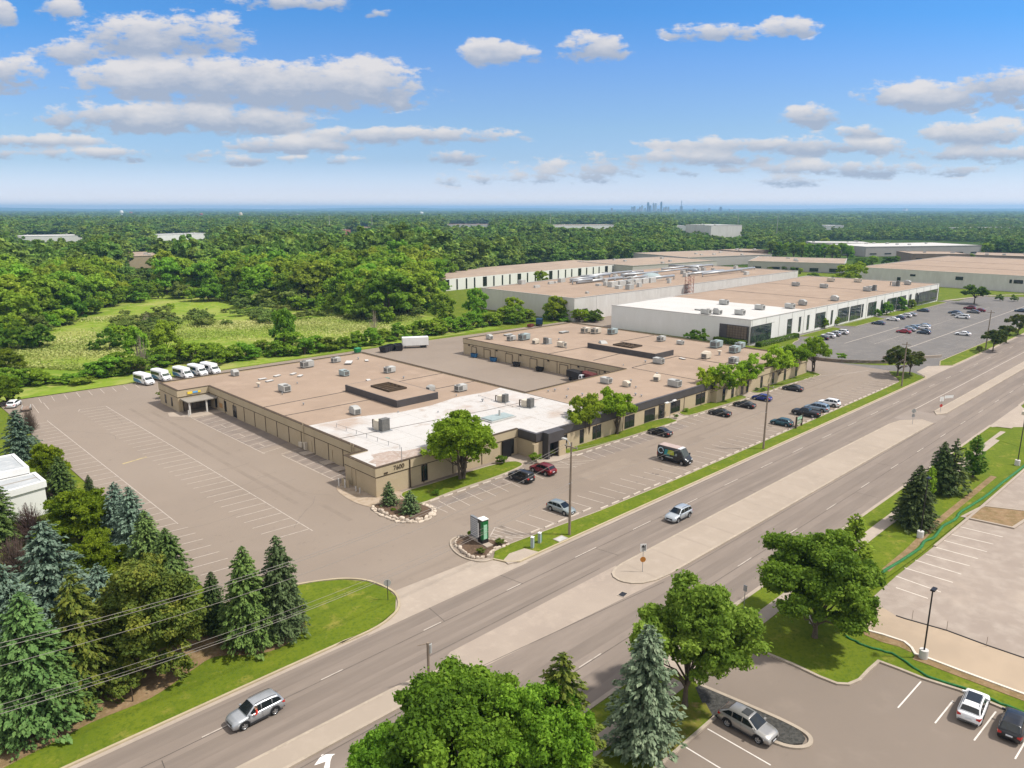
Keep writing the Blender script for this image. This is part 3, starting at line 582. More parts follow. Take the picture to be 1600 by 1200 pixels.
sg.append(((35.0,196.0),(34.2,186.2))); sg.append(((37.2,195.8),(36.6,188.0)))
sg += [((57.0,160.6),(57.3,125)),((59.2,122),(59.4,103.5))]; y = 157.5
while y > 104:
    x0 = 57.0 if y > 124 else 59.4; sg.append(((x0,y),(x0+4.6,y+.9)));
    if int(y*10) % 3 == 0: sg.append(((x0+2.3,y+.4),(x0+2.3,y+2.9)))
    y -= 2.9
for i in range(3): sg.append(((58.2+i*.9,160.3),(57.7+i*.9,163.0)))
lines('parking_lines', sg, .12, .008, M_paint2)
sg = [((64.4,84.9),(64.4,80.5))]
for i in range(47):
    x = 66.3 + i*2.72
    if 87 < x < 98 and i % 2: continue
    if x > 196: break
    sg.append(((x,85.0),(x-.5,80.2)))
sg += [((63.8,82.9),(80,82.7))]
for i in range(58):
    x = 67.6 + i*2.72
    if x > 208: break
    sg.append(((x,66.6 if x < 100 else 65.6),(x-.6,71.4 if x < 100 else 70.6)))
for i in range(6): sg.append(((88.8+i*1.25,84.4-.08*i),(92.5+i*1.1,80.4)))
sg += [((195,82.5),(209,77)),((199,79.5),(212,76))]
lines('parking_lines', sg, .12, .008, M_paint2)
lines('hatch_lines', [((63.4,70.0),(65.9,71.7)),((65.9,71.7),(66.8,66.9)),((63.4,70.0),(66.4,66.6)),((64.2,70.5),(65.0,67.2)),((65.1,71.1),(66.0,67.6)),((63.7,69.4),(63.9,66.7))], .14, .009, M_paint)
lines('yellow_line', [((36.6,137.2),(41.0,138.3))], .5, .009, M_yel)
sg = []
for i in range(9): sg.append(((50.85-3.3*i,28.2),(50.75-3.3*i,22.3)))
sg += [(G(1439,1065), G(1403,1106)), (G(1489,1095), G(1461,1130)), (G(1556,1112), G(1522,1157)), (G(1606,1152), G(1586,1186))]
lines('parking_lines', sg, .13, .012, nmat('fresh_white_paint', [(.62,.58,.53),(.5,.46,.42)], [(.8,.5,.7)], .8))
sg = []
for (a, b) in (((1500,823),(1567,839)),((1487,835),(1552,850)),((1470,843),(1542,862)),((1462,855),(1528,873)),((1447,866),(1515,884)),((1430,875),(1502,897)),((1413,887),(1489,910)),((1400,900),(1470,925)),((1400,918),(1450,935))):
    sg.append((G(*a, .03), G(*b, .03)))
lines('parking_lines', sg, .17, .03, nmat('pale_paint', [(.58,.52,.45),(.46,.41,.35)], [(.8,.5,.7)], .8))
# east grey lot rows
sg = []
for i in range(70): sg.append(((238+i*2.75,109.5),(238+i*2.75,104.6)))
for i in range(46): sg.append(((258+i*2.75,86.5),(258+i*2.75,95.5)))
for i in range(50): sg.append(((244+i*2.75,66.6),(244+i*2.75,71.2)))
for y_ in (91.0,):
    sg.append(((256,y_),(392,y_)))
lines('parking_lines', sg, .12, .008, M_paint2)
lines('lane_lines', [((250,80.6),(420,80.6)),((250,98.4),(300,98.4))], .28, .009, M_paint2)
# avenue markings
sg = []
for x in (18.8,30.2,42.5,54.8,67.1,79.4,91.7,104,116,128,140.6,153,165,178,190,203,216,228,241,254,267,280,300,320,340):
    l_ = 4.2 if x > 60 else (3.6 if x < 30 else 2.4); sg.append(((x,57.65),(x+l_,57.65)))
for x in (34,49.5,66,80,93,106,119,132,145,158,171,184,197,210,223,240,257,275,300,320): sg.append(((x,41.75),(x+3.4,41.75)))
lines('lane_lines', sg, .14, .014, M_paint)
lines('lane_lines', [((176,52.6),(300,52.6)),((300,52.6),(420,52.6))], .2, .014, M_paint)
seal = [((-60,57.5),(440,57.5)),((-60,41.6),(440,41.6)),((40,53.55),(67,53.5)),((72,45.95),(168,45.6)),((40,48.85),(70,45.9)),((-60,48.7),(38,48.5)),((66,60.9),(210,60.9))]
rs = random.Random(5)
for i in range(26):
    x = -10+i*14 + rs.uniform(-4, 4); y0 = rs.choice([57.5, 53.8, 41.6]); seal.append(((x, y0), (x+rs.uniform(-.6,.6), y0+rs.choice([-3.4,3.4]))))
lines('sealed_cracks', seal, .075, .016, M_crack)
sg = []
for x in range(70, 166, 6): sg.append(((x,46.4),(x,52.3)))
lines('expansion_joints', sg, .04, .158, M_conc)
sg = []
for i in range(14):
    x = rs.uniform(36,60); y0 = rs.uniform(70,180); a = rs.uniform(0,6.28); pts = [(x,y0)]
    for k in range(6): a += rs.uniform(-.5,.5); pts.append((pts[-1][0]+math.cos(a)*3, pts[-1][1]+math.sin(a)*3))
    sg += list(zip(pts[:-1], pts[1:]))
lines('hairline_cracks', [q for q in sg if q[0][0] > 30 and q[1][0] > 30 and q[0][0] < 56 and q[1][0] < 56], .07, .006, M_crack if False else nmat('old_crack', [(.14,.118,.10),(.19,.16,.135)], [(1.2,.4,.6)], .95))
arrow = [G(u, v, .01) for u, v in ((506,1200),(509,1190),(491,1196),(503,1179),(524,1178),(519,1181),(516,1190),(515,1200))]
sheet('turn_arrow', arrow, .015, nmat('white_arrow_paint', [(.75,.72,.68),(.6,.57,.53)], [(.5,.5,.7)], .8))
# repair patches, tyre-darkened aisles
M_patch = nmat('patch_dark', [(.210,.171,.137),(.197,.16,.128),(.225,.183,.147)], [(2,.4,.6),(9,.45,.6)], .95); M_patch2 = nmat('patch_pale', [(.238,.195,.155),(.222,.18,.143)], [(2,.4,.6)], .95)
for i, (x0, x1, y0, y1, m_) in enumerate(((63,70,75,77.8,0),(90,103,74,77.4,1),(118,124,73.5,76,0),(137,150,72.5,75.5,1),(170,181,73,77,0))):
    sheet('asphalt_patch', rect(x0, x1, y0, y1), .0035, M_patch if m_ == 0 else M_patch2)
for i, (x0, x1, y0, y1) in enumerate(((49.5,50.3,96,176),(52.1,52.9,88,170))):
    sheet('tyre_worn_asphalt', rect(x0, x1, y0, y1), .0028, M_patch)
for (x0, x1, y0, y1) in ((66,200,75.2,75.9),(66,200,78.0,78.6)):
    sheet('tyre_worn_asphalt', rect(x0, x1, y0, y1), .0028, M_patch)
sp_ = MB(); ro = random.Random(12)
for i in range(60):
    x = ro.choice([66.3+ro.randrange(47)*2.72+1.3]); y = ro.choice([ro.uniform(81.5,83.6), ro.uniform(67.6,69.6)]); r_ = ro.uniform(.12,.4)
    sp_.poly([(x+r_*ro.uniform(.7,1.2)*math.cos(k*.9), y+r_*ro.uniform(.7,1.3)*math.sin(k*.9)) for k in range(7)], .0066+i*.00001)
sp_.build('oil_stains', nmat('oil_stain', [(.13,.105,.085),(.16,.13,.105)], [(.3,.4,.6)], .7), kind='structure')
# oil-dark aisles of parking stalls (old asphalt patches)
for i, (x0, x1, y0, y1) in enumerate(((64.6,87.5,82.9,85.0),(98.6,129,80.5,84.3),(57.2,63.6,128,157.5),(59.6,63.9,103,122))):
    sheet('stained_asphalt', rect(x0, x1, y0, y1), .004, nmat('stained_asphalt_%d' % i, [(.18,.15,.128),(.225,.185,.155)], [(2.5,.4,.62)], .95))
# ------------------------------------------------------------------ buildings
def wb(mb, name, mat, root, smooth=False, **k):
    """mesh written in world coordinates, parented to a thing standing at root"""
    o = mb.build(name, mat, None, smooth, **k); o.parent = root
    m = Matrix.Identity(4); p = root
    while p is not None: m = m @ Matrix.Translation(-Vector(p.location)) if p.type == 'EMPTY' else m; p = p.parent
    o.matrix_parent_inverse = m
    return o
def pieces(mb, name, mat, root):
    """every separate box or tube of mb becomes a part of its own"""
    par = list(range(len(mb.v)))
    def find(a):
        while par[a] != a: par[a] = par[par[a]]; a = par[a]
        return a
    for f in mb.f:
        for q in f[1:]: par[find(q)] = find(f[0])
    groups = {}
    for f in mb.f: groups.setdefault(find(f[0]), []).append(f)
    for fs in groups.values():
        ids = sorted({i for f in fs for i in f}); mp = {a: b for b, a in enumerate(ids)}
        m = MB(); m.add([mb.v[i] for i in ids], [tuple(mp[i] for i in f) for f in fs]); wb(m, name, mat, root)
def sub(mb, name, mat, part, **k):
    """sub-part in world coordinates of a part made by wb"""
    o = mb.build(name, mat, None, **k); o.parent = part; return o
def atY(u, v, Y): a = G(u, v); return a[0]/a[1]*Y
def atX(u, v, X): a = G(u, v); return a[1]/a[0]*X
def window(root, side, pos, s0, s1, z0, z1, glass=None, frame=None, mull=0, name='window', fw=.09, proud=.17):
    """side: 'S' wall facing -Y at Y=pos, 'W' wall facing -X at X=pos"""
    f = MB(); g = MB(); s0, s1 = min(s0, s1), max(s0, s1)
    def bx(mb, a, b, c, d, p0, p1):
        if side == 'S': mb.box(a, b, pos-p1, pos-p0, c, d)
        else: mb.box(pos-p1, pos-p0, a, b, c, d)
    p = proud
    bx(f, s0, s1, z0, z0+fw, p-.06, p+.05); bx(f, s0, s1, z1-fw, z1, p-.06, p+.05)
    bx(f, s0, s0+fw, z0+fw, z1-fw, p-.06, p+.05); bx(f, s1-fw, s1, z0+fw, z1-fw, p-.06, p+.05)
    for i in range(mull):
        c = s0 + (s1-s0)*(i+1)/(mull+1); bx(f, c-.04, c+.04, z0+fw, z1-fw, p-.03, p+.045)
    bx(g, s0+fw, s1-fw, z0+fw, z1-fw, p-.08, p+.015)
    o = wb(f, name, frame or M_dark, root); sub(g, 'pane', glass or M_glass, o)
    return o
def shell(root, pts, h, wall, roof, coping=M_tan2, th=.3, par=.35, split=None):
    wb(MB().ribbon(pts, th, -.05, h, closed=True), 'wall', wall, root)
    wb(MB().ribbon(pts, th+.16, h, h+.09, closed=True), 'coping', coping, root)
    if roof: wb(MB().poly(pts, h-par), 'roof', roof, root)
# main tan complex (U shaped)
Hm = 4.75
UP = [(60.2,92.8),(91,92.8),(91,88),(149.5,88),(149.5,86.6),(195.6,86.6),(195.6,172),(146.8,173.5),(146.8,111),(111.3,111),(111.3,175.5),(57,176.5),(57,165.5),(64,165.5),(64,101.4),(60.2,101.4)]
main = empty('commercial_building', (128, 130, 0), 0, 'long low tan office and warehouse building around a yard, part of its roof white', 'building')
wb(MB().ribbon(UP, .3, -.05, Hm, closed=True), 'wall', M_tan, main)
wroof = [(60.2,92.8),(91,92.8),(91,88),(111.3,88),(111.3,118.8),(107,117.8),(98,118.8),(90,117.2),(83,117.4),(74,120.6),(64,121.6),(64,101.4),(60.2,101.4)]
wb(MB().poly(wroof, Hm-.12), 'roof', M_roofw, main, label='white membrane roof stained pink at its edges')
wb(MB().poly([(64,121.6),(74,120.6),(83,117.4),(90,117.2),(98,118.8),(107,117.8),(111.3,118.8),(111.3,175.5),(57,176.5),(57,165.5),(64,165.5)], Hm-.16), 'roof', M_roof, main)
wb(MB().poly([(111.3,88),(149.5,88),(149.5,111),(111.3,111)], Hm-.14), 'roof', M_roof, main)
wb(MB().poly([(149.5,86.6),(195.6,86.6),(195.6,172),(146.8,173.5),(146.8,111),(149.5,111)], Hm-.18), 'roof', M_roof, main)
bands = [([(91,92.8),(60.2,92.8),(60.2,101.4),(64,101.4),(64,165.5),(57,165.5),(57,176.5),(111.3,175.5),(111.3,111),(146.8,111),(146.8,173.5),(195.6,172),(195.6,86.6),(149.5,86.6)], M_tan2),
         ([(91,92.4),(91,88),(149.5,88),(149.5,87.0)], M_dark)]
for p, m in bands:
    wb(MB().ribbon(p, .52, 3.38, Hm+.06), 'fascia', m, main)
    wb(MB().ribbon(p, .42, 3.22, 3.38), 'reveal_band', M_brown, main)
    wb(MB().ribbon(p, .60, Hm+.06, Hm+.13), 'coping', M_brown if m is M_tan2 else M_dark, main)
wb(MB().poly([(60.5,93.2),(66.5,93.1),(72.5,93.3),(78,93.2),(80.5,94.4),(75,95.0),(72.4,96.6),(68.6,97.0),(66.8,98.8),(63.6,99.2),(62.9,97.2),(61.2,96.4),(61.6,94.8)], Hm-.112), 'roof_stain', nmat('pink_stain', [(.37,.295,.25),(.30,.235,.195),(.42,.37,.33)], [(2.2,.4,.6), (.7,.5,.65)], .9), main)
wb(MB().poly([(99,105),(104,103.4),(109,104.2),(110.6,108),(110.5,113.5),(108.2,117.2),(103,116.6),(100.6,113),(98.6,109)], Hm-.112), 'roof_stain', nmat('faint_pink_stain', [(.42,.375,.34),(.455,.435,.415)], [(2.6,.4,.6)], .9), main)
for a_, b_ in (((67.5,93.5),(67.5,120.5)),((75.0,93.5),(75.0,120)),((82.5,93.5),(82.5,117.2)),((98.5,88.6),(98.5,118)),((105,88.6),(105,117.6)),((61,97.5),(110.8,97.2)),((64.4,103),(110.8,103)),((64.4,115),(110.8,114.6))):
    wb(MB().ribbon([a_, b_], .05, Hm-.13, Hm-.108), 'membrane_seam', M_greyw, main)
# wing top at X=149.5 and roof seams
sm = MB()
for a, b in (((64,139.8),(111,139.6)),((111.3,88.5),(111.3,118)),((149.5,88.2),(149.5,111)),((147,138.6),(164,138.2)),((147,139.0),(147,173)),((171,112),(171,88)),((150,111.2),(171,111.8)),((171,137),(195,136.5)),((150,124),(163,125)),((64,131),(84,130)),((95,128),(111,127.6)),((64.4,110.5),(96,106.5)),((96,106.5),(111,105.5))):
    sm.ribbon([a, b], .16, Hm-.18, Hm-.085)
pieces(sm, 'roof_seam', M_crack, main)
pj = MB()   # vertical panel joints and downpipes of the long west wall
y = 103.5
while y < 164: pj.box(63.78, 63.86, y, y+.13, .1, 3.22); y += 4.88
for x in (69.2, 75.4, 82.0): pj.box(x, x+.13, 92.58, 92.66, .1, 3.22)
for x in (99, 107.5, 116, 128.5, 138, 145): pj.box(x, x+.13, 87.78, 87.86, .1, 3.22)
y = 114
while y < 172: pj.box(146.58, 146.66, y, y+.12, .1, 3.22); y += 5
pj.box(66.4, 66.55, 92.4, 92.6, .1, 4.8)
pieces(pj, 'panel_joint', M_brown, main)
dp = MB()
for y in (104.6, 105.3, 121.8): dp.tube([(63.6, y, .1), (63.6, y, 5.2)], .07, 6)
dp.tube([(60.0,99.6,.1),(60.0,99.6,4.9)], .06, 6); dp.tube([(60.0,98.4,.1),(60.0,98.4,4.9)], .06, 6)
pieces(dp, 'downpipe', M_tan2, main)
for u in (662, 724, 798): x = atY(u, 730, 92.8); window(main, 'S', 92.8, x-.62, x+.62, .35, 3.15, frame=M_black)
for (u0, u1, z0, z1) in ((849,857,.4,3.1),(879,885,.4,3.1),(905,911,.4,3.1),(925,938,.4,3.0),(975,990,.4,3.0),(1006,1022,.3,3.0),(1028,1037,.1,3.1),(1047,1061,.5,3.0),(1086,1100,.5,3.0),(1115,1119,.3,3.1)):
    v = 690 - (u0-850)*.26; window(main, 'S', 88, atY(u0, v, 88), atY(u1, v, 88), z0, z1, mull=1 if u1-u0 > 10 else 0, frame=M_black)
for x in (152.5, 156.5, 161.0, 163.5, 170.5, 176.5, 183, 189.5): window(main, 'S', 86.6, x-.55, x+.55, .2, 3.1)
# entrance beside the white roof
wb(MB().box(86.9, 89.0, 92.3, 92.62, .1, 3.25), 'door', M_black, main)
wb(MB().box(92.4,96.6,86.3,87.72,3.0,4.9).box(92.4,92.9,86.35,87.75,.05,3.0).box(95.2,96.6,86.5,87.75,.05,3.0), 'entrance_portal', [M_dark], main)
wb(MB().box(95.2,97.0,86.2,86.45,.05,2.95), 'pier', M_tan, main)
wb(MB().box(92.95,95.1,87.55,87.8,.05,2.6), 'door', M_glass, main)
wb(MB().box(90.1,91.2,87.6,88.2,.05,3.1), 'pier', M_tan, main)
# west wall windows, doors
for (u, v, w) in ((340,640,.55),(354.5,646,.55)): y = atX(u, v, 64); window(main, 'W', 64, y-w, y+w, .5, 2.9)
y = atX(369, 652, 64); window(main, 'W', 64, y-.9, y+.9, .1, 2.7, name='door')
wb(MB().box(63.78,63.86,atX(347,640,64)-.8,atX(347,640,64)+.8,.9,1.9), 'notice_panel', nmat('rust_panel', [(.42,.24,.10),(.35,.20,.09)], [.5], .8), main)
for y in (119.2, 112.0): wb(MB().box(63.76,63.87,y,y+1.1,.1,2.3), 'door', M_tan2, main)
st = MB()
for y in (118.6, 111.4, 107.0): st.box(61.9, 63.85, y, y+2.2, 0, .18)
pieces(st, 'doorstep', M_conc, main)
pieces(MB().box(63.4,63.8,122.4,123.6,.4,1.3).box(63.3,63.8,120.9,121.5,.3,1.7), 'meter_box', M_hvacw, main)
# north-west pavilion: sign, porch
for y in (169.2, 173.0): window(main, 'W', 57, y-.4, y+.4, .6, 2.7)
wb(MB().box(57.2,64.6,160.6,165.2,2.85,3.05), 'porch_roof', nmat('porch_roof_grey', [(.27,.245,.21),(.23,.21,.18)], [1.5], .85), main)
for (x, y) in ((57.5,160.9),(61.2,160.9)): wb(MB().box(x,x+.3,y,y+.3,.05,2.85), 'post', M_whited, main)
wb(MB().box(57.4,57.7,165.0,165.3,.05,2.85), 'post', M_tan2, main)
gl = MB(); gl.box(57.9,63.7,164.95,165.28,.2,2.8)
o = wb(MB().box(57.8,63.8,165.2,165.31,.1,2.85), 'porch_glazing', M_brown, main); sub(gl, 'pane', M_spandrel, o)
pm = MB()
for k in range(6): pm.box(58.8+k*.9, 58.88+k*.9, 164.86, 164.96, .2, 2.8)
sub(pm, 'mullion', M_dark, o)
sgn = wb(MB().box(58.9,61.9,165.12,165.22,3.75,4.3), 'sign_board', M_tan2, main, label='small yellow, white and blue shop sign')
sub(MB().box(58.95,60.0,165.08,165.13,3.75,4.3), 'sign_patch', pmat('sign_yellow', (.75,.55,.05), .6), sgn); sub(MB().box(61.3,61.85,165.08,165.13,3.8,4.25), 'sign_patch', MATS['sign_yellow'], sgn)
sub(MB().box(60.15,61.2,165.08,165.13,3.85,4.2), 'sign_patch', pmat('sign_blue', (.10,.35,.65), .6), sgn)
# courtyard wall: doors and lamps of the west face of the east wing
cd = [(168.5,1.0),(162.5,1.3),(153.0,1.3),(143.0,1.3),(131.5,1.4),(121.5,1.4)]
for (y, w) in cd:
    d = wb(MB().box(146.5,146.63,y-w,y+w,.1,2.7), 'door', M_tan, main)
    sub(MB().box(146.44,146.52,y-w-.1,y-w,.1,2.8).box(146.44,146.52,y+w,y+w+.1,.1,2.8).box(146.44,146.52,y-w-.1,y+w+.1,2.7,2.82), 'door_frame', M_brown, d)
lp = MB()
for y in (170.5, 158, 148, 137, 126, 117): lp.box(146.3,146.56,y,y+.5,2.9,3.2)
pieces(lp, 'wall_lamp', M_black, main)
# roof screens
for (x0, x1, y0, y1, lb) in ((84.0,94.6,120.6,140.2,0),(163,171.6,113.4,137.2,1)):
    wb(MB().box(x0,x1,y0,y1,Hm-.3,6.05,0), 'roof_screen', M_dark, main)
    wb(MB().poly([(x0+.2,y0+.2),(x1-.2,y0+.2),(x1-.2,y1-.2),(x0+.2,y1-.2)], 6.06), 'roof', M_roof, main)
    hatch = MB(); cx, cy = (x0+x1)/2, (y0+y1)/2
    hatch.ribbon([(cx-2.2,cy-2.6),(cx+2.2,cy-2.6),(cx+2.2,cy+4),(cx-2.2,cy+4)], .3, 6.06, 6.45, closed=True)
    for k in range(4): hatch.box(cx-2.1,cx+2.1,cy-1.6+k*1.5,cy-1.4+k*1.5,6.06,6.42)
    wb(hatch, 'skylight_frame', M_brown, main)
# address lettering on the corner of the tan building
def text(body, loc, rot, size, mat, parent, ext=.02, name='lettering', align='LEFT'):
    cu = bpy.data.curves.new(name, 'FONT'); cu.body = body; cu.size = size; cu.extrude = ext; cu.align_x = align; cu.materials.append(mat)
    t_ = bpy.data.objects.new('t', cu); COL.objects.link(t_); bpy.context.view_layer.update()
    me = bpy.data.meshes.new_from_object(t_.evaluated_get(bpy.context.evaluated_depsgraph_get())); bpy.data.objects.remove(t_)
    o = bpy.data.objects.new(name, me); COL.objects.link(o); o.rotation_euler = rot; o.location = loc; o.parent = parent
    if parent is not None and parent.type == 'EMPTY': o.location = Vector(loc) - Vector(parent.location)
    return o
text('7600', (65.9-2.6, 92.48, 3.78), (R(90), 0, 0), 1.05, M_brown, main, name='house_number')
wb(MB().box(61.5,62.2,92.46,92.52,3.55,3.8), 'wall_lamp', M_brown, main)
# white building with dark glazing
white = empty('office_building', (309, 146, 0), 0, 'white office building with tall dark glass bays and a half white, half tan roof', 'building')
Hc = 8.5; Yc = lambda x: 118.6-(x-223.5)*.0195
CP_ = [(223.5,118.6),(399,115.2),(396.5,179),(220.8,174)]
wb(MB().ribbon(CP_, .4, -.05, Hc, closed=True), 'wall', M_whitew, white)
wb(MB().ribbon(CP_, .62, Hc, Hc+.1, closed=True), 'coping', M_greyw, white)
wb(MB().poly([(223.5,118.6),(262,117.9),(262,175.2),(220.8,174)], Hc-.1), 'roof', M_roofw2, white)
wb(MB().poly([(262,117.9),(399,115.2),(396.5,179),(262,175.2)], Hc-.14), 'roof', M_roof, white)
sm = MB()
for x in (300, 345): sm.ribbon([(x,117.4),(x,177)], .4, Hc-.2, Hc-.08)
pieces(sm, 'roof_seam', M_crack, white)
pf = MB(); x = 224
while x < 398: pf.box(x, x+.1, Yc(x)-.26, Yc(x)-.2, 0, 8.5); x += 9.1
pieces(pf, 'panel_joint', M_greyw, white)
for (u0, u1, big) in ((1172,1222,1),(1229,1236,0),(1247,1250,0),(1260,1263,0),(1273,1280,0),(1281,1288,1),(1297.5,1300,0),(1309,1325,1),(1328,1344,1),(1346,1348,0),(1356,1361,0),(1362,1368,1),(1376,1378,0),(1386,1399,1),(1401,1414,1),(1420.5,1423,0),(1430,1433,0),(1435,1465,1)):
    v = 541-(u0-1172)*.235; xa = atY(u0, v-18, 118); xb = atY(u1, v-18, 116.5); xm = (xa+xb)/2; Y = Yc(xm)
    xa, xb = xa*Y/118, xb*Y/116.5
    window(white, 'S', Y-.02, xa, xb, .7 if big else .9, 6.3, glass=M_glass2, mull=int((xb-xa)/2.4), proud=.26)
o = wb(MB().box(222.62,223.2,118.9,129.5,.9,6.3), 'glazing_frame', M_dark, white)
sub(MB().box(222.52,222.64,119.3,126.6,2.0,6.1), 'pane', M_spandrel, o)
pm = MB()
for k in range(8): pm.box(222.44,222.52,119.3+k*1.03,119.38+k*1.03,2.0,6.1)
for k in range(4): pm.box(222.44,222.52,119.3,126.6,2.8+k*.85,2.87+k*.85)
sub(pm, 'mullion', M_brown, o)
# long white warehouse with roof pipes
dw = empty('warehouse', (310, 225, 0), 0, 'long white warehouse with a tan roof carrying a tangle of grey pipes', 'building')
DP = [(222.5,194.6),(416,194.2),(416,262),(330,262),(222.5,250)]
wb(MB().ribbon(DP, .4, -.05, 9.2, closed=True), 'wall', M_whited, dw); wb(MB().ribbon(DP, .6, 9.2, 9.3, closed=True), 'coping', M_greyw, dw)
wb(MB().poly(DP, 9.0), 'roof', M_roof, dw)
pf = MB(); x = 236
while x < 412: pf.box(x, x+.12, 194.32, 194.4, 0, 9.1); x += 14.5
pieces(pf, 'panel_joint', M_greyw, dw)
for (u, v) in ((903,487),(913,485),(1019,467),(1027.5,466)):
    x = atY(u, v, 194.5); d = wb(MB().box(x-1.5,x+1.5,194.1,194.3,.8,4.6), 'dock_door', M_black, dw)
    sub(MB().box(x-1.1,x+1.1,194.0,194.12,.8,2.6), 'dock_bumper', M_white, d)
rt = random.Random(3); pp = MB()
for k in range(26):
    x0 = rt.uniform(262,390); y0 = rt.uniform(205,250); z = rt.uniform(9.7,11.2); L_ = rt.uniform(12,46)
    if rt.random() < .65: P = [(x0,y0,z),(min(x0+L_,410),y0+rt.uniform(-2,2),z)]
    else: P = [(x0,y0,z),(x0,min(y0+L_*.5,256),z)]
    pp.tube(P, rt.uniform(.35,.75), 8)
    for s in (0,1): pp.tube([(P[s][0],P[s][1],9),(P[s][0],P[s][1],z)], .3, 6)
wb(pp, 'duct', M_metal, dw, smooth=True)
dome = MB(); c = (318, 226)
for i in range(6):
    for k in range(16):
        pass
prof = [(5.0*math.cos(a), 9+2.9*math.sin(a)) for a in [math.pi/2*i/6 for i in range(7)]]
vs = [(c[0]+r*math.cos(2*math.pi*k/18)*1.3, c[1]+r*math.sin(2*math.pi*k/18), z) for (r, z) in prof for k in range(18)]
fs = [(i*18+k, i*18+(k+1)%18, (i+1)*18+(k+1)%18, (i+1)*18+k) for i in range(6) for k in range(18)]
dome.add(vs, fs); wb(dome, 'dome', M_hvacb, dw, smooth=True)
eq = MB()
for k in range(46):
    x0 = rt.uniform(240,405); y0 = rt.uniform(200,255); a, b, h = rt.uniform(1,3.5), rt.uniform(1,2.5), rt.uniform(.7,2.2); eq.box(x0,x0+a,y0,y0+b,8.95,9+h)
for x in range(268, 300, 6): eq.box(x, x+4.6, 212, 214.5, 8.95, 11.4)
pieces(eq, 'roof_equipment', M_hvac, dw)
tw = MB()   # rusty lattice stair against the wall
x0, x1, y0, y1 = 300.5, 303.5, 191.5, 194.2
for x in (x0, x1):
    for y in (y0, y1): tw.box(x-.12,x+.12,y-.12,y+.12,0,13.2)
for k in range(7):
    z = .6+k*1.8; tw.tube([(x0,y0,z),(x1,y0,z+1.8)], .1, 4); tw.tube([(x1,y0,z),(x0,y0,z+1.8)], .1, 4); tw.tube([(x0,y0,z),(x0,y1,z+1.8)], .1, 4); tw.box(x0,x1,y0,y1,z-.08,z)
tg = tw.build('stair_tower', nmat('rusty_pink_paint', [(.42,.25,.21),(.30,.17,.13)], [1.2], .9)); meta(tg, 'rust pink lattice stair tower against the long white warehouse', 'tower')
# far white building with black window strips
fw_ = empty('office_block', (340, 340, 0), 0, 'long white block with black vertical window strips at the wood edge', 'building')
FP = [(252,318),(430,322),(425,372),(248,362)]
wb(MB().ribbon(FP, .4, -.05, 6.4, closed=True), 'wall', M_whitew, fw_); wb(MB().poly(FP, 6.42), 'roof', M_roofF, fw_)
Yf = lambda x: 318+(x-252)*.0225
k = 0; x = 256
while x < 426:
    big = k % 4 == 0; w = 3.0 if big else 1.0; window(fw_, 'S', Yf(x+w/2), x, x+w, .6 if big else .2, 6.0, proud=.3); x += w + (6.0 if k % 2 else 5.2); k += 1
# east white building
ew = empty('warehouse', (557, 120, 0), 0, 'white warehouse wall with a wide tan roof beside the far lawn', 'building')
EP = [(475,58),(640,58),(640,180),(475,184)]
wb(MB().ribbon(EP, .4, -.05, 8.8, closed=True), 'wall', M_whited, ew); wb(MB().ribbon(EP, .6, 8.8, 8.9, closed=True), 'coping', M_greyw, ew); wb(MB().poly(EP, 8.6), 'roof', M_roof, ew)
sm = MB()
for x in (520, 575): sm.ribbon([(x,60),(x,181)], .5, 8.5, 8.66)
pieces(sm, 'roof_seam', M_crack, ew)
for (u0, u1, v) in ((1577,1581,442),(1583.5,1598.5,443),(1492,1504,443)):
    window(ew, 'W', 475, atX(u0, v, 475), atX(u1, v, 475), 4.6, 6.6, proud=.26)
window(ew, 'W', 475, 158, 160, .2, 4.2, proud=.26); window(ew, 'W', 475, 150, 153, 5.2, 6.4, proud=.26)
# other industrial buildings: base line from a photo point pair, wall facing the avenue
def flat_building(name, u0, v0, u1, v1, depth, h, wall, roof, label, wins=0, wz=(1,3), parts=True):
    a = Vector(G(u0, v0)); b = Vector(G(u1, v1)); d = (b-a).normalized(); n = Vector((-d.y, d.x))
    if n.dot(a) < 0: n = -n
    c = (a+b)/2; r = empty(name, (c.x, c.y, 0), math.atan2(d.y, d.x), label, 'building'); Lh = (b-a).length/2
    s = 1 if n.dot(Vector((-d.y, d.x))) > 0 else -1
    P = [(-Lh,0),(Lh,0),(Lh,s*depth),(-Lh,s*depth)]
    MB().prism(P, -.05, h).build('wall', wall, r)
    MB().poly(P if s > 0 else P[::-1], h+.03).build('roof', roof, r)
    MB().ribbon(P, .5, h, h+.25, closed=True).build('parapet', wall, r)
    if wins:
        for i in range(wins):
            x = -Lh + 2*Lh*(i+.5)/wins; w = Lh/wins*.45
            MB().box(x-w, x+w, -.12*s-.05, -.12*s+.05, wz[0], wz[1]).build('window', M_glass, r)
    eq = MB(); rq = random.Random(int(u0*7+v0))
    for i in range(int(2+Lh/14)):
        x = rq.uniform(-Lh+2, Lh-4); y = s*rq.uniform(3, depth-4); eq.box(x, x+rq.uniform(1.5,3), y, y+1.8, h, h+rq.uniform(.8,1.6))
    if parts: eq.build('roof_equipment', M_hvac, r)
    return r
flat_building('workshop', 988, 431, 1120, 421, 55, 6.5, M_greyw, M_roofF, 'grey-walled workshop behind the pipe-covered roof', 3, (.3,3.5))
flat_building('workshop', 1075, 417, 1205, 411, 70, 7.0, M_greyw, M_roofF, 'low grey-brown industrial building with a pale vent, left of the tree row', 0)
flat_building('workshop', 1168, 422, 1318, 427, 60, 6.5, M_greyw, M_roofF, 'low tan building behind a car park with round shrubs', 5, (.5,3))
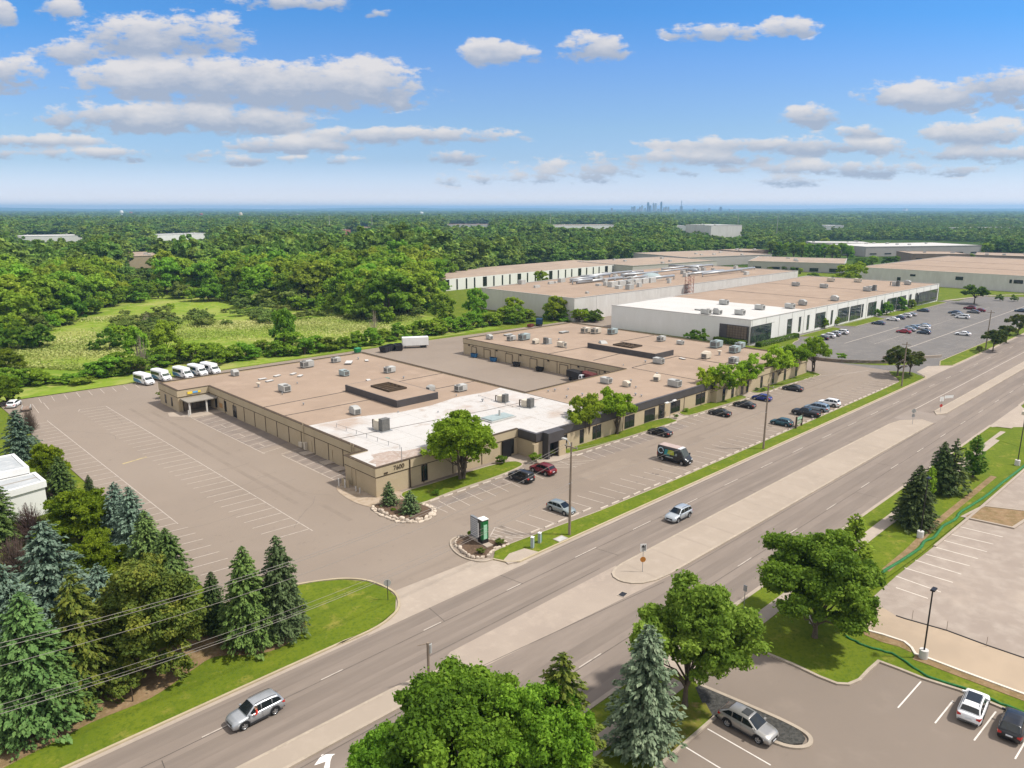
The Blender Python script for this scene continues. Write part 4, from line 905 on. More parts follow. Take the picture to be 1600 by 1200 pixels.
flat_building('brick_building', 1158, 402, 1200, 400, 30, 5.5, nmat('dark_brick', [(.20,.14,.11),(.16,.115,.09)], [3], .9), M_roofF, 'small dark brick building with a glazed entrance before the woods', 2, (.3,3))
flat_building('warehouse', 1352, 401, 1532, 398, 62, 9.0, nmat('lilac_grey_wall', [(.36,.34,.33),(.32,.30,.29)], [8], .9), M_roofw2, 'very long white-roofed warehouse with a pale grey wall', 8, (2,3))
flat_building('warehouse', 1268, 391, 1360, 392, 40, 8.0, M_greyw, M_roofw2, 'white-roofed warehouse half hidden by a row of trees', 0)
flat_building('brick_building', 1424, 411, 1514, 412, 40, 7.5, nmat('brown_brick', [(.25,.19,.15),(.21,.16,.125)], [4], .9), M_roofF, 'brown brick building with a dark glazed entrance behind parked cars', 4, (.3,4))
flat_building('brick_building', 1522, 412, 1640, 416, 45, 7.0, MATS['brown_brick'], M_roofF, 'brown brick building with a sloping grey roof at the far car park', 5, (.3,3))
flat_building('storage_building', 1110, 374, 1158, 373, 60, 20, M_whited, M_hvac, 'tall blank white storage building standing clear above the woods', 0)
flat_building('warehouse', 18, 379, 136, 377, 50, 8, M_whitew, M_roofw2, 'long low white warehouse far off in the woods, leftmost', 0)
flat_building('warehouse', 234, 377, 332, 373, 40, 8, M_whitew, M_hvac, 'pale grey-roofed factory far off in the woods behind the bare tan roof', 0)
flat_building('warehouse', 192, 420, 248, 418, 60, 9, M_tan, M_roofF, 'wide tan flat roof showing through a gap in the woods', 0)
flat_building('house', 532, 368, 548, 367, 20, 9, nmat('red_brick', [(.30,.13,.09),(.25,.11,.08)], [3], .9), M_roofF, 'small reddish brick house in the far woods', 0)
flat_building('school', 556, 363, 582, 362, 30, 9, M_tan, M_roofF, 'tan gabled hall in the far woods beside the reddish house', 0)
flat_building('warehouse', 696, 357, 768, 357, 40, 9, M_whitew, MATS['red_brick'], 'far white building with a pinkish roof above the trees', 0)
flat_building('warehouse', 862, 360, 964, 359, 60, 10, M_whitew, M_roofF, 'far long low building with a pale pink roof above the wood', 0)
flat_building('warehouse', 1056, 361, 1072, 361, 30, 10, M_whitew, M_roofw2, 'small far white shed left of the tall storage building', 0)
flat_building('warehouse', 1290, 360, 1318, 360, 40, 10, M_whitew, M_roofw2, 'tiny far white shed above the bushy woods at right', 0)
flat_building('hangar', 436, 338, 468, 338, 90, 12, M_whitew, M_roofw2, 'tiny white building on the blue far plain', 0, parts=False)
# road bridge
br = empty('bridge', (*G(1545, 364), 0), 0, 'long pale concrete road bridge crossing the far woods', 'bridge')
a, b = G(1484, 364), G(1640, 362); d = Vector(b)-Vector(a)
wb(MB().ribbon([a, b], 12, 7.5, 9.0), 'deck', M_greyw, br); wb(MB().ribbon([a, b], 12.6, 9.0, 9.9), 'railing', M_greyw, br)
for i in range(9): p = Vector(a)+d*(i+.5)/9; wb(MB().box(p.x-.8,p.x+.8,p.y-4,p.y+4,0,7.5), 'pier', M_greyw, br)
# corner of a white metal building beyond the spruces
wbx = empty('metal_building', (14, 125, 0), 0, 'white metal-roofed building behind the spruces at the frame edge', 'building')
WA = [(2,125.6),(20.6,126.2),(20.4,134.6),(2,134)]; WB_ = [(2,116.8),(21.6,121.2),(21.4,126.1),(2,125.5)]
for pts_, h_ in ((WA, 6.3), (WB_, 5.2)):
    wb(MB().prism(pts_, 0, h_-.9), 'wall', M_whitew, wbx); wb(MB().ribbon(pts_, .5, h_-.95, h_, closed=True), 'fascia', M_white, wbx)
    wb(MB().poly(pts_, h_-.12), 'roof', nmat('grey_membrane_%d' % int(h_), [(.40,.42,.43),(.34,.36,.37),(.46,.47,.47)], [(4,.4,.6), (1,.5,.7)], .8), wbx)
wb(MB().ribbon([(2,121.3),(21.4,123.8)], .12, 5.08, 5.22), 'roof_seam', M_greyw, wbx)
wb(MB().box(6,8,128,129.5,6.18,7.1), 'roof_unit', M_hvac, wbx)
# skyline
sky_m = [nmat('tower_glass_%d' % i, [c, tuple(q*.8 for q in c)], [60], .35, spec=.6) for i, c in enumerate([(.12,.16,.21),(.30,.32,.34),(.20,.24,.28)])]
towers = [(956,325,3,1),(961,328,2,1),(972,328,2,1),(982,329,4,1),(988,323,3.4,2),(991.5,322.4,2.6,2),(997,326,3,1),(1000.5,323,3,1),(1003.5,321,2.6,1),(1008,325,3,1),(1013,316,2.6,0),(1016.3,321,2.6,0),(1021,317,2.2,1),(1024.5,317.6,3,1),(1029,326,3,2),(1033.5,315,2.6,0),(1038,324,2.6,1),(1041,323,2.4,2),(1044.5,323,2.6,1),(1050,328,2.6,1),(1057,327.4,3,2),(1064.6,322,3.6,2),(1079,329,3,1),(1084.7,326,3.4,2),(1090,329,3,2),(1102,328,2.6,2),(1108.7,325,2.8,2),(1126.3,323,3.4,0),(1140,326.4,1.8,2),(1147.5,328.4,3,1),(1153,328.6,3,1)]
Dk = 7000
order = sorted(range(len(towers)), key=lambda i: towers[i][1])
desc = {10:'slim dark blue glass tower, first of the tall ones from the left in the skyline', 15:'slim dark blue tower with a wider crown, tallest of the skyline', 12:'pale slab tower between the two tall dark ones', 13:'pale stepped tower just beside the pale slab in the skyline', 21:'tower with a thin antenna, standing apart beside the skyline cluster', 27:'lone dark green-blue tower far along the horizon'}
for i, (u, v, w, c) in enumerate(towers):
    x = (u-800)/FPX; y_ = -(v-600)/FPX; f = CP+SP*y_; wz = -SP+CP*y_
    t = Dk*(1+.04*(i % 5))/f; X = (f*t)*CA+(x*t)*SA; Y = (f*t)*SA-(x*t)*CA; Z = CAM_H+wz*t*1.0; wid = w/FPX*Dk*.5
    r = empty('skyscraper', (X, Y, 0), YAW+.3*(i % 3), desc.get(i, 'small far city building on the horizon'), 'skyscraper', 'towers of the far city skyline')
    Z = max(Z, 30); MB().box(-wid,wid,-wid,wid,0,Z*.86).box(-wid*.82,wid*.82,-wid*.82,wid*.82,Z*.86,Z).build('tower_body', sky_m[c], r)
    if i == 21: MB().box(-3,3,-3,3,Z,min(Z+50,118)).build('antenna', sky_m[c], r)
hills = MB(); rh = random.Random(9); n = 160; pts = []
for i in range(n+1):
    a = YAW + R(48) - R(96)*i/n; D = 19000; k = .5+.5*math.sin(i*.11)+.35*math.sin(i*.31+1)+rh.uniform(-.08,.08); hgt = (42+22*k)*(1.0 if i < 70 else .85)
    pts.append((D*math.cos(a), D*math.sin(a), hgt))
V = []
for (x, y, z) in pts: V += [(x*.93, y*.93, -1), (x*.97, y*.97, z*.8), (x, y, z), (x*1.15, y*1.15, -1)]
hills.add(V, [(4*i+k, 4*i+4+k, 4*i+5+k, 4*i+1+k) for i in range(n) for k in range(3)]); hills.build('hills', M_far, kind='structure', smooth=True, flip=True)
# ------------------------------------------------------------------ vehicles
def paint(name, col, metal=.25, rough=.28):
    m = pmat(name, col, rough+.06, metal, .5, coat=.3); return m
P_silver = paint('paint_silver', (.40,.42,.44), .55); P_champ = paint('paint_champagne', (.36,.35,.33), .6); P_white = paint('paint_white', (.76,.77,.78), 0); P_black = paint('paint_black', (.010,.011,.013), .1)
P_char = paint('paint_charcoal', (.045,.05,.058), .4); P_red = paint('paint_maroon', (.16,.008,.018), .3); P_blue = paint('paint_blue', (.015,.035,.22), .3); P_teal = paint('paint_teal', (.03,.09,.115), .4)
P_lblue = paint('paint_pale_blue', (.26,.34,.42), .5); P_sgreen = paint('paint_grey_green', (.27,.31,.31), .5); P_grey = paint('paint_grey', (.17,.18,.19), .5); P_slate = paint('paint_slate', (.06,.09,.13), .4); P_redb = paint('paint_red', (.30,.02,.025), .2)
def loft(mb, rings, m=0, cap=True):
    n = len(rings[0]); b = len(mb.v)
    for r in rings: mb.v += [tuple(p) for p in r]
    for i in range(len(rings)-1):
        for k in range(n):
            l = (k+1) % n; mb.f.append((b+i*n+k, b+i*n+l, b+(i+1)*n+l, b+(i+1)*n+k)); mb.m.append(m)
    if cap: mb.f.append(tuple(b+n-1-k for k in range(n))); mb.f.append(tuple(b+(len(rings)-1)*n+k for k in range(n))); mb.m += [m, m]
def wheel(root, x, y, r, w=.22, s=1):
    t = MB()
    prof = [(r*.66, -w/2), (r*.93, -w/2), (r, -w*.32), (r, w*.32), (r*.93, w/2), (r*.66, w/2)]; n = 22
    vs = [(x+rr*math.cos(2*math.pi*k/n), y+yy, r+rr*math.sin(2*math.pi*k/n)) for (rr, yy) in prof for k in range(n)]
    t.add(vs, [(i*n+k, i*n+(k+1) % n, ((i+1) % 6)*n+(k+1) % n, ((i+1) % 6)*n+k) for i in range(6) for k in range(n)])
    wo_ = empty('wheel', (0, 0, 0)); wo_.parent = root
    t.build('tyre', M_rub, wo_, True)
    q = MB(); yo = y + s*w*.36; q.disc((x, yo - s*.05, r), (0, 1, 0), r*.66, .03, 18, 1)
    for k in range(5):
        a = 2*math.pi*k/5+.3; c, sn = math.cos(a), math.sin(a); h = .10*r
        P = []
        for yy in (yo-.03*s, yo+.02*s):
            for (rr, tt) in ((.08*r,-h),(.66*r,-h*1.5),(.66*r,h*1.5),(.08*r,h)): P.append((x+rr*c-tt*sn, yy, r+rr*sn+tt*c))
        q.add(P, [(0,1,2,3),(7,6,5,4),(0,4,5,1),(1,5,6,2),(2,6,7,3),(3,7,4,0)], 0)
    q.tube([(x+r*.66*math.cos(2*math.pi*k/18), yo, r+r*.66*math.sin(2*math.pi*k/18)) for k in range(19)], .025, 4, 0, False)
    q.disc((x, yo, r), (0, 1, 0), r*.16, .05, 10, 0)
    q.build('rim', [M_chrome, M_black], wo_)
SPEC = {
 'suv': dict(L=4.65, W=1.88, H=1.70, cl=.24, wr=.365, ax=(1.40,-1.33), top=[(-2.33,.80),(-2.28,1.02),(-2.0,1.10),(.9,1.06),(1.1,1.04),(1.9,.94),(2.2,.82),(2.33,.62)], cab=[(-2.12,1.08),(-1.80,1.60),(-1.2,1.685),(-.3,1.70),(.35,1.66),(1.18,1.04)], pil=[-1.98,-1.18,-.22,.80], clad=1, rails=1),
 'crossover': dict(L=4.75, W=1.90, H=1.66, cl=.24, wr=.37, ax=(1.42,-1.38), top=[(-2.38,.78),(-2.33,1.02),(-2.0,1.12),(.9,1.05),(1.2,1.02),(2.0,.88),(2.27,.76),(2.38,.55)], cab=[(-2.25,1.10),(-1.45,1.60),(-.8,1.66),(-.1,1.66),(.35,1.62),(1.28,1.02)], pil=[-1.95,-1.05,-.15,.86], clad=1, rails=0, sunroof=1),
 'hatchback': dict(L=4.35, W=1.80, H=1.52, cl=.20, wr=.335, ax=(1.32,-1.28), top=[(-2.17,.72),(-2.12,.92),(-1.8,1.0),(.85,.96),(1.1,.93),(1.8,.80),(2.05,.70),(2.17,.5)], cab=[(-2.05,1.0),(-1.5,1.44),(-.8,1.51),(-.1,1.52),(.3,1.48),(1.22,.94)], pil=[-1.82,-1.02,-.16,.80], clad=0, rails=0),
 'sedan': dict(L=4.75, W=1.83, H=1.46, cl=.19, wr=.335, ax=(1.42,-1.38), top=[(-2.38,.70),(-2.34,.92),(-2.0,1.0),(-1.55,1.01),(.9,.94),(1.15,.91),(2.0,.78),(2.28,.66),(2.38,.48)], cab=[(-1.78,1.0),(-1.05,1.38),(-.6,1.45),(-.05,1.46),(.3,1.42),(1.25,.91)], pil=[-1.35,-.62,-.05,.82], clad=0, rails=0),
 'boxy': dict(L=4.45, W=1.86, H=1.76, cl=.26, wr=.38, ax=(1.36,-1.30), top=[(-2.22,.85),(-2.18,1.08),(-2.0,1.14),(.9,1.12),(1.1,1.12),(1.95,1.06),(2.15,.95),(2.22,.60)], cab=[(-2.15,1.12),(-2.02,1.70),(-1.2,1.75),(-.3,1.76),(.45,1.72),(.98,1.12)], pil=[-1.98,-1.15,-.2,.70], clad=1, rails=1),
 'minivan': dict(L=5.1, W=1.98, H=1.76, cl=.2, wr=.35, ax=(1.55,-1.5), top=[(-2.55,.75),(-2.5,1.02),(-2.1,1.08),(1.0,1.04),(1.4,1.0),(2.1,.85),(2.42,.72),(2.55,.5)], cab=[(-2.42,1.05),(-2.15,1.66),(-1.2,1.75),(-.1,1.76),(.55,1.68),(1.65,1.0)], pil=[-2.2,-1.25,-.1,1.05], clad=0, rails=1),
 'pickup': dict(L=5.7, W=1.98, H=1.86, cl=.3, wr=.39, ax=(1.85,-1.75), top=[(-2.85,.8),(-2.8,1.22),(-1.0,1.22),(-.7,1.2),(1.2,1.18),(1.5,1.16),(2.45,1.08),(2.75,.95),(2.85,.6)], cab=[(-.95,1.2),(-.7,1.78),(-.2,1.85),(.3,1.86),(.7,1.80),(1.4,1.18)], pil=[-.72,-.1,.42,1.02], clad=1, rails=0, bed=1),
}
def build_vehicle(kind, name=None, cat=None):
    s = SPEC[kind]; L_, W_, H_, cl, wr = s['L'], s['W'], s['H'], s['cl'], s['wr']
    root = empty(name or {'suv':'suv','crossover':'crossover_car','hatchback':'hatchback_car','sedan':'sedan_car','boxy':'boxy_suv','minivan':'minivan','pickup':'pickup_truck'}[kind]); root['category'] = cat or 'car'
    tx, tz = zip(*s['top']); cx, cz = zip(*s['cab'])
    top = lambda x: float(np.interp(x, tx, tz)); ctop = lambda x: float(np.interp(x, cx, cz))
    def wd(x):
        e = max(0, (abs(x)/(L_/2)-.72)/.28); return W_/2*(1 - (.17 if x > 0 else .11)*e**2.2)
    xs = sorted(set([round(v, 3) for v in list(np.linspace(-L_/2, L_/2, 27)) + [-L_/2+.03, -L_/2+.1, L_/2-.03, L_/2-.1] + [a+o for a in s['ax'] for o in (-wr-.09,-wr-.07,-wr*.9,-wr*.6,-wr*.3,0,wr*.3,wr*.6,wr*.9,wr+.07,wr+.09)]]))
    Ra = wr+.075
    def zl(x):
        z = cl + .06*max(0, (abs(x)/(L_/2)-.8)/.2)
        for a in s['ax']:
            if abs(x-a) < Ra: z = max(z, wr + math.sqrt(Ra*Ra-(x-a)**2)*.98)
        return z
    rings = []
    for x in xs:
        w, z0, z1 = wd(x), zl(x), top(x); z0 = min(z0, z1-.12); sh = z1-.10; a = z0 + (sh-z0)*.25; bb = z0+(sh-z0)*.62
        H2 = [(0, z0), (.86*w, z0), (.975*w, a), (w, bb), (.975*w, sh), (.90*w, z1), (.5*w, z1+.025), (0, z1+.035)]
        rings.append([(x, y, z) for (y, z) in H2] + [(x, -y, z) for (y, z) in H2[-2:0:-1]])
    b = MB(); loft(b, rings)
    # greenhouse shell: roof and pillars
    cxs = sorted(set(list(np.linspace(cx[0], cx[-1], 22)) + list(cx))); belt = lambda x: top(x)-.03
    def cw(x, z): return wd(min(max(x, -L_/2*.86), L_/2*.7))*.905 - max(0, z-belt(x))*.30
    rr = []
    for x in cxs:
        zt = max(ctop(x), belt(x)+.02); zb = belt(x)-.03; wt = cw(x, zt)
        e1 = min(.07, (zt-zb)*.3); H2 = [(0, zb), (cw(x, zb), zb), (cw(x, zt-e1), zt-e1), (wt*.93, zt-.015), (wt*.6, zt+.012), (0, zt+.02)]
        rr.append([(x, y, z) for (y, z) in H2] + [(x, -y, z) for (y, z) in H2[-2:0:-1]])
    loft(b, rr)
    body = b.build('body', [P_silver], root, True)
    def over(name, xa, xb, shrink, n=5, off=.014):
        g = MB(); V = []
        for i in range(n+1):
            x = xa+(xb-xa)*i/n; z = ctop(x); w = cw(x, z)-shrink
            for k in range(7): t = -1+2*k/6; V.append((x, w*t, z + .02*(1-t*t) + off))
        g.add(V, [(i*7+k, i*7+k+1, (i+1)*7+k+1, (i+1)*7+k) for i in range(n) for k in range(6)]); return g.build(name, M_glass, root, True)
    over('windscreen', s['cab'][-2][0]+.04, s['cab'][-1][0]-.07, .07); over('rear_window', s['cab'][0][0]+.05, s['cab'][1][0]-.03, .10)
    pl = s['pil']
    for sd_ in (1, -1):
        for (xa, xb) in ((pl[0], pl[1]-.05), (pl[1]+.03, pl[2]-.04), (pl[2]+.04, pl[3]+.16)):
            g = MB(); V = []
            for i in range(6):
                x = xa+(xb-xa)*i/5; zb = belt(x)+.07; zt = max(ctop(x)-.10, zb+.012)
                for z in (zb, zt): V.append((x, sd_*(cw(x, z)+.012), z))
            g.add(V, [(2*i, 2*i+2, 2*i+3, 2*i+1) for i in range(5)]); g.build('side_window', M_glass, root)
    for a in s['ax']:
        for sd_ in (1, -1): wheel(root, a, sd_*(W_/2-.125), wr, s=sd_)
    u = MB(); u.box(-L_/2+.3, L_/2-.3, -W_/2*.78, W_/2*.78, cl-.04, cl+.3)
    for a in s['ax']: u.box(a-Ra*.93, a+Ra*.93, -W_/2*.8, W_/2*.8, cl, wr+Ra*.9)
    u.build('underbody', M_plast, root)
    if s['clad']:
        c = MB()
        for a in s['ax']:
            for sd_ in (1, -1):
                A = [math.pi*k/12 for k in range(13)]; y0, y1 = sd_*(W_/2-.06), sd_*(W_/2+.012); V = []
                for t in A:
                    for (R_, y) in ((Ra-.01, y0), (Ra-.01, y1), (Ra+.06, y1), (Ra+.06, y0)): V.append((a+R_*math.cos(t), y, wr+R_*math.sin(t)*.98))
                c.add(V, [(4*i+k, 4*i+(k+1) % 4, 4*i+4+(k+1) % 4, 4*i+4+k) for i in range(12) for k in range(4)])
        for sd_ in (1, -1): c.box(s['ax'][1]+Ra, s['ax'][0]-Ra, sd_*W_/2*.97-.03, sd_*W_/2*.97+.03, cl-.02, cl+.14)
        c.box(L_/2-.12, L_/2-.005, -W_/2*.74, W_/2*.74, cl+.03, cl+.18); c.box(-L_/2+.0, -L_/2+.12, -W_/2*.8, W_/2*.8, cl+.03, cl+.24); c.build('cladding', M_plast, root)
    zf = float(np.interp(L_/2-.15, tx, tz))
    for sd_ in (1, -1):
        h = MB(); x1 = L_/2-.10; h.add([(x1-.42, sd_*wd(x1-.42)*.99, zf-.02),(x1-.02, sd_*wd(x1)*.80, zf-.10),(x1+.035, sd_*wd(x1)*.62, zf-.17),(x1+.05, sd_*wd(x1)*.62, zf-.29),(x1-.01, sd_*(wd(x1)*.97+.02), zf-.27),(x1-.36, sd_*(wd(x1-.36)+.012), zf-.15)],
              [(0,1,2,3,4,5)]); h.f += [(0,5,1),(1,5,4),(1,4,2),(2,4,3)]; h.m += [0]*4; h.f.pop(0); h.m.pop(0); h.build('headlight', M_lampw, root)
        zr = top(-L_/2+.12); t = MB(); x0 = -L_/2
        t.add([(x0+.34, sd_*(wd(x0+.34)+.008), zr-.06),(x0+.05, sd_*wd(x0)*.99, zr-.03),(x0-.012, sd_*wd(x0)*.66, zr-.10),(x0-.016, sd_*wd(x0)*.66, zr-.24),(x0-.006, sd_*(wd(x0)*.99+.01), zr-.30),(x0+.22, sd_*(wd(x0+.22)+.012), zr-.20)], [(0,5,1),(1,5,4),(1,4,2),(2,4,3)]); t.build('tail_light', M_lampr, root)
        m_ = MB(); xm = s['cab'][-1][0]-.32; m_.box(xm-.07, xm+.08, sd_*(W_/2-.10)-.02, sd_*(W_/2+.10)+.02, belt(xm)+.05, belt(xm)+.19); m_.box(xm-.02, xm+.04, sd_*(W_/2-.16)-.02, sd_*(W_/2-.05)+.02, belt(xm)+.0, belt(xm)+.08); m_.build('mirror', [P_silver], root)
        hd = MB()
        for xh in (pl[1]+.18, pl[2]+.2): hd.box(xh, xh+.16, sd_*(W_/2*.99)-.012, sd_*(W_/2*.99)+.016, belt(xh)-.18, belt(xh)-.15)
        hd.build('door_handle', M_chrome, root)
        sl = MB()
        for xh in (pl[1]-.01, pl[2]+.0, pl[3]+.12): sl.box(xh-.008, xh+.008, sd_*(W_/2*.985)-.01, sd_*(W_/2)+.004, cl+.22, belt(xh)-.08)
        sl.build('door_seam', M_black, root)
    gz = MB(); gz.box(L_/2-.07, L_/2+.012, -W_/2*.5, W_/2*.5, zf-.34, zf-.14); gz.build('grille', M_black, root)
    MB().box(L_/2-.02, L_/2+.022, -.24, .24, cl+.16, cl+.27).build('number_plate', M_plate, root); MB().box(-L_/2-.02, -L_/2+.03, -.24, .24, cl+.42, cl+.55).build('number_plate', M_plate, root)
    if s.get('rails'):
        for sd_ in (1, -1):
            r_ = MB(); x0, x1 = s['cab'][1][0]+.15, s['cab'][-2][0]-.1; w = cw(0, H_)*.88
            r_.tube([(x0, sd_*w, ctop(x0)+.03)]+[(x, sd_*w, ctop(x)+.075) for x in np.linspace(x0+.1, x1-.1, 6)]+[(x1, sd_*w, ctop(x1)+.03)], .02, 5); r_.build('roof_rail', M_plast, root)
    if s.get('sunroof'): MB().box(-.45, .22, -.42, .42, H_+.0, H_+.038).build('sunroof', M_glass, root)
    if s.get('bed'): MB().box(-2.68, -1.02, -.78, .78, 1.2, 1.272).build('truck_bed', M_plast, root)
    return root
PROTO = {}
def vehicle(kind, x, y, heading, col, label, group='parked cars', sc=1.04, z=.01):
    """heading in degrees: 0 nose along the avenue (+X), 90 nose towards the buildings (+Y)"""
    if kind not in PROTO: PROTO[kind] = r = build_vehicle(kind)
    else:
        r = copy_tree(PROTO[kind])
    r.location = (x, y, z); r.rotation_euler = (0, 0, R(heading)); r.scale = (sc, sc, sc); r['label'] = label; r['group'] = group
    for c in r.children:
        if c.name.split('.')[0] in ('body', 'mirror'):
            c.material_slots[0].link = 'OBJECT'; c.material_slots[0].material = col
    return r
g1 = 'cars driving on the avenue'; g2 = 'cars parked in front of the tan building'; g3 = 'cars in the far grey car park'; g4 = 'cars in the near corner car park'
suv = vehicle('suv', 23.3, 56.9, 181, P_silver, 'silver suv driving on the avenue past the long lawn, driver in red visible', g1)
vehicle('suv', 87.3, 55.4, 180, paint('paint_pale_silver', (.42,.46,.49), .5), 'pale silver suv driving on the avenue beside the median strip', g1)
vehicle('crossover', 53.2, 25.7, -91, P_champ, 'silver crossover with a sunroof parked beside the dark gravel island', g4)
cr = vehicle('suv', 69.9, 12.85, 5, P_white, 'white suv with a dark glass roof parked nose to the grass verge', g4)
MB().box(-1.15, .3, -.52, .52, 1.70, 1.735).build('glass_roof', M_glass, cr)
vehicle('hatchback', 69.8, 9.75, 4, P_black, 'black hatchback with red tail lights at the right frame edge', g4)
vehicle('boxy', 81.7, 82.4, 93, P_black, 'boxy black suv with a grey roof beside the maroon car', g2)
vehicle('suv', 86.9, 82.4, 93, P_red, 'maroon suv parked by the entrance walk of the white-roofed wing', g2)
vehicle('hatchback', 76.8, 69.0, -88, P_sgreen, 'grey-green hatchback parked by the utility pole, nose to the avenue', g2)
for (x, y, h, k, c, lb) in ((119.6,81.3,93,'sedan',P_black,'black car alone in the north row, straight beyond the dark van'),
        (141.0,80.6,93,'sedan',P_black,'black sedan second in the row of parked black cars by the lawn'),(151.2,80.3,93,'sedan',P_black,'black saloon between the black sedan and the blue car'),
        (159.8,80.6,93,'hatchback',P_blue,'dark blue car parked nose to the lawn, in line with the slim pole'),(174.4,80.0,94,'sedan',P_char,'dark car parked farthest along the lawn with leaning trees'),
        (143.6,67.6,92,'hatchback',P_teal,'dark teal hatchback parked before the slim pole'),(154.2,67.3,93,'pickup',P_black,'black pickup beside the wooden signboard'),
        (160.2,67.6,92,'minivan',P_lblue,'pale blue minivan between the black pickup and the white suv'),(166.2,67.4,92,'suv',P_white,'white suv last of the four cars beside the roadside lawn')):
    vehicle(k, x, y, h, c, lb, g2)
for (x, y, h, k, c, lb) in ((252.4,107.2,92,'sedan',P_black,'black car first in the row before the white office'),(257.6,107.2,92,'suv',P_white,'white suv right after the first black car before the white office'),
        (262.6,107.4,92,'suv',P_silver,'silver suv third in the near row before the white office'),(268.6,107.2,92,'suv',P_white,'white suv fourth, ending the near row before the white office'),
        (301.7,106.6,92,'sedan',P_slate,'dark blue saloon alone before the glass bays of the office'),(316.4,106.4,92,'sedan',P_white,'white saloon starting the middle row before the office'),
        (323.0,106.4,92,'sedan',P_slate,'dark slate saloon in the middle row before the office'),(330.5,106.4,92,'suv',P_white,'white suv following the slate saloon before the office'),
        (336.5,106.4,92,'sedan',P_silver,'silver car ending the middle row before the office'),(354.1,107.0,92,'sedan',P_slate,'dark navy car before the last glass bay of the office'),
        (287.2,92.3,92,'sedan',P_redb,'bright red car in the middle of the grey car park'),(293.0,92.6,92,'sedan',P_silver,'silver car beside the bright red one'),
        (300.0,93.6,92,'sedan',P_lblue,'pale blue car at the back of the central car cluster'),(300.8,90.2,92,'suv',P_white,'white suv in the central cluster of the grey car park'),
        (290.4,86.6,92,'hatchback',P_slate,'blue-grey hatchback in front of the central cluster'),(307.0,92.0,92,'sedan',P_lblue,'light blue car ending the central cluster'),
        (350.4,92.3,92,'sedan',P_silver,'silver car behind the white minivan'),(357.0,95.4,92,'sedan',P_slate,'slate car behind the far group with the minivan'),(343.5,88.8,92,'minivan',P_white,'white minivan in the far part of the grey car park'),
        (365.0,90.4,92,'sedan',P_grey,'grey car right of the white minivan'),(377.0,95.0,92,'suv',P_red,'dark maroon suv farthest in the grey car park'),(372.0,90.0,92,'sedan',P_red,'brownish red car next to the dark maroon one'),
        (296.9,75.8,92,'sedan',P_white,'white saloon alone near the lane line of the grey car park'),(384.0,77.0,92,'sedan',P_slate,'dark blue car at the right edge of the grey car park'),
        (221.5,105.8,88,'sedan',P_silver,'silver car partly hidden behind the leaning locust trees')):
    vehicle(k, x, y, h, c, lb, g3)
for i, (u, v, c, lb) in enumerate(((1222,437,P_black,'black car in the small far lot with round shrubs'),(1232,436,P_char,'charcoal car in the small far lot, middle'),(1243,435,P_black,'black car at the right end of the small far lot'),
        (1428,416,P_slate,'dark blue car on the lot behind the wide tan roof'),(1446,412,P_white,'white car on the lot behind the wide tan roof'),(1461,412,P_black,'black car with a white one behind the wide tan roof'),(1550,414,P_white,'white van-like car before the brown brick building'),(1574,414,P_white,'white car before the brown brick building, rightmost'))):
    vehicle('sedan' if i % 2 else 'suv', *G(u, v), 20, c, lb, 'far parked cars')
# parked car with a small flat trailer at the lot corner
vehicle('hatchback', 31.6, 196.6, 60, P_white, 'white car at the far corner of the empty lot, with a trailer behind', g2)
tr = empty('flat_trailer', (32.8, 190.6, 0), R(75), 'small rusty flat trailer behind the white car at the lot corner', 'trailer')
MB().box(-1.6,1.6,-.8,.8,.45,.6).box(1.6,2.8,-.06,.06,.42,.5).build('deck', nmat('rusty_steel', [(.30,.22,.17),(.18,.13,.10)], [.4], .8), tr)
for s_ in (1, -1):
    MB().disc((-.2, s_*.88, .3), (0,1,0), .3, .18, 14).build('wheel', M_rub, tr); MB().box(-1.6,1.6,s_*.78-.04,s_*.78+.04,.6,.95).build('side_rail', M_hvac, tr)
# driver: red-sleeved figure in the silver SUV, elbow at the open window
def skin_person(name, pts, edges, radii, mat):
    me = bpy.data.meshes.new(name); me.from_pydata(pts, edges, []); o = bpy.data.objects.new(name, me); COL.objects.link(o)
    md = o.modifiers.new('skin', 'SKIN'); 
    if not me.skin_vertices: me.skin_vertices.new() if hasattr(me.skin_vertices, 'new') else None
    for i, r in enumerate(radii): me.skin_vertices[0].data[i].radius = (r, r)
    me.skin_vertices[0].data[0].use_root = True
    o.modifiers.new('sub', 'SUBSURF').levels = 1; me.materials.append(mat); return o
try:
    drv = empty('person', (23.3-.25, 56.9-.80, .80), R(181), 'driver in a red top with an arm at the open window of the silver suv', 'person')
    P = [(0,0,0),(0,0,.25),(-.02,0,.48),(0,0,.58),(.02,0,.68),(.03,0,.80),(-.02,.20,.46),(.12,.30,.26),(.34,.24,.34),(.44,.16,.36),(-.02,-.20,.46),(.12,-.26,.24),(.36,-.18,.36)]
    skin_person('body', P, [(0,1),(1,2),(2,3),(3,4),(4,5),(2,6),(6,7),(7,8),(8,9),(2,10),(10,11),(11,12)], [.16,.16,.15,.055,.09,.08,.07,.05,.04,.035,.07,.05,.035], M_red).parent = drv
    MB().box(-.07,.13,-.09,.09,.62,.83).build('head', M_skin, drv); MB().box(-.10,.08,-.10,.10,.76,.88).build('hair', M_bark, drv)
except Exception as e: print('driver', e)
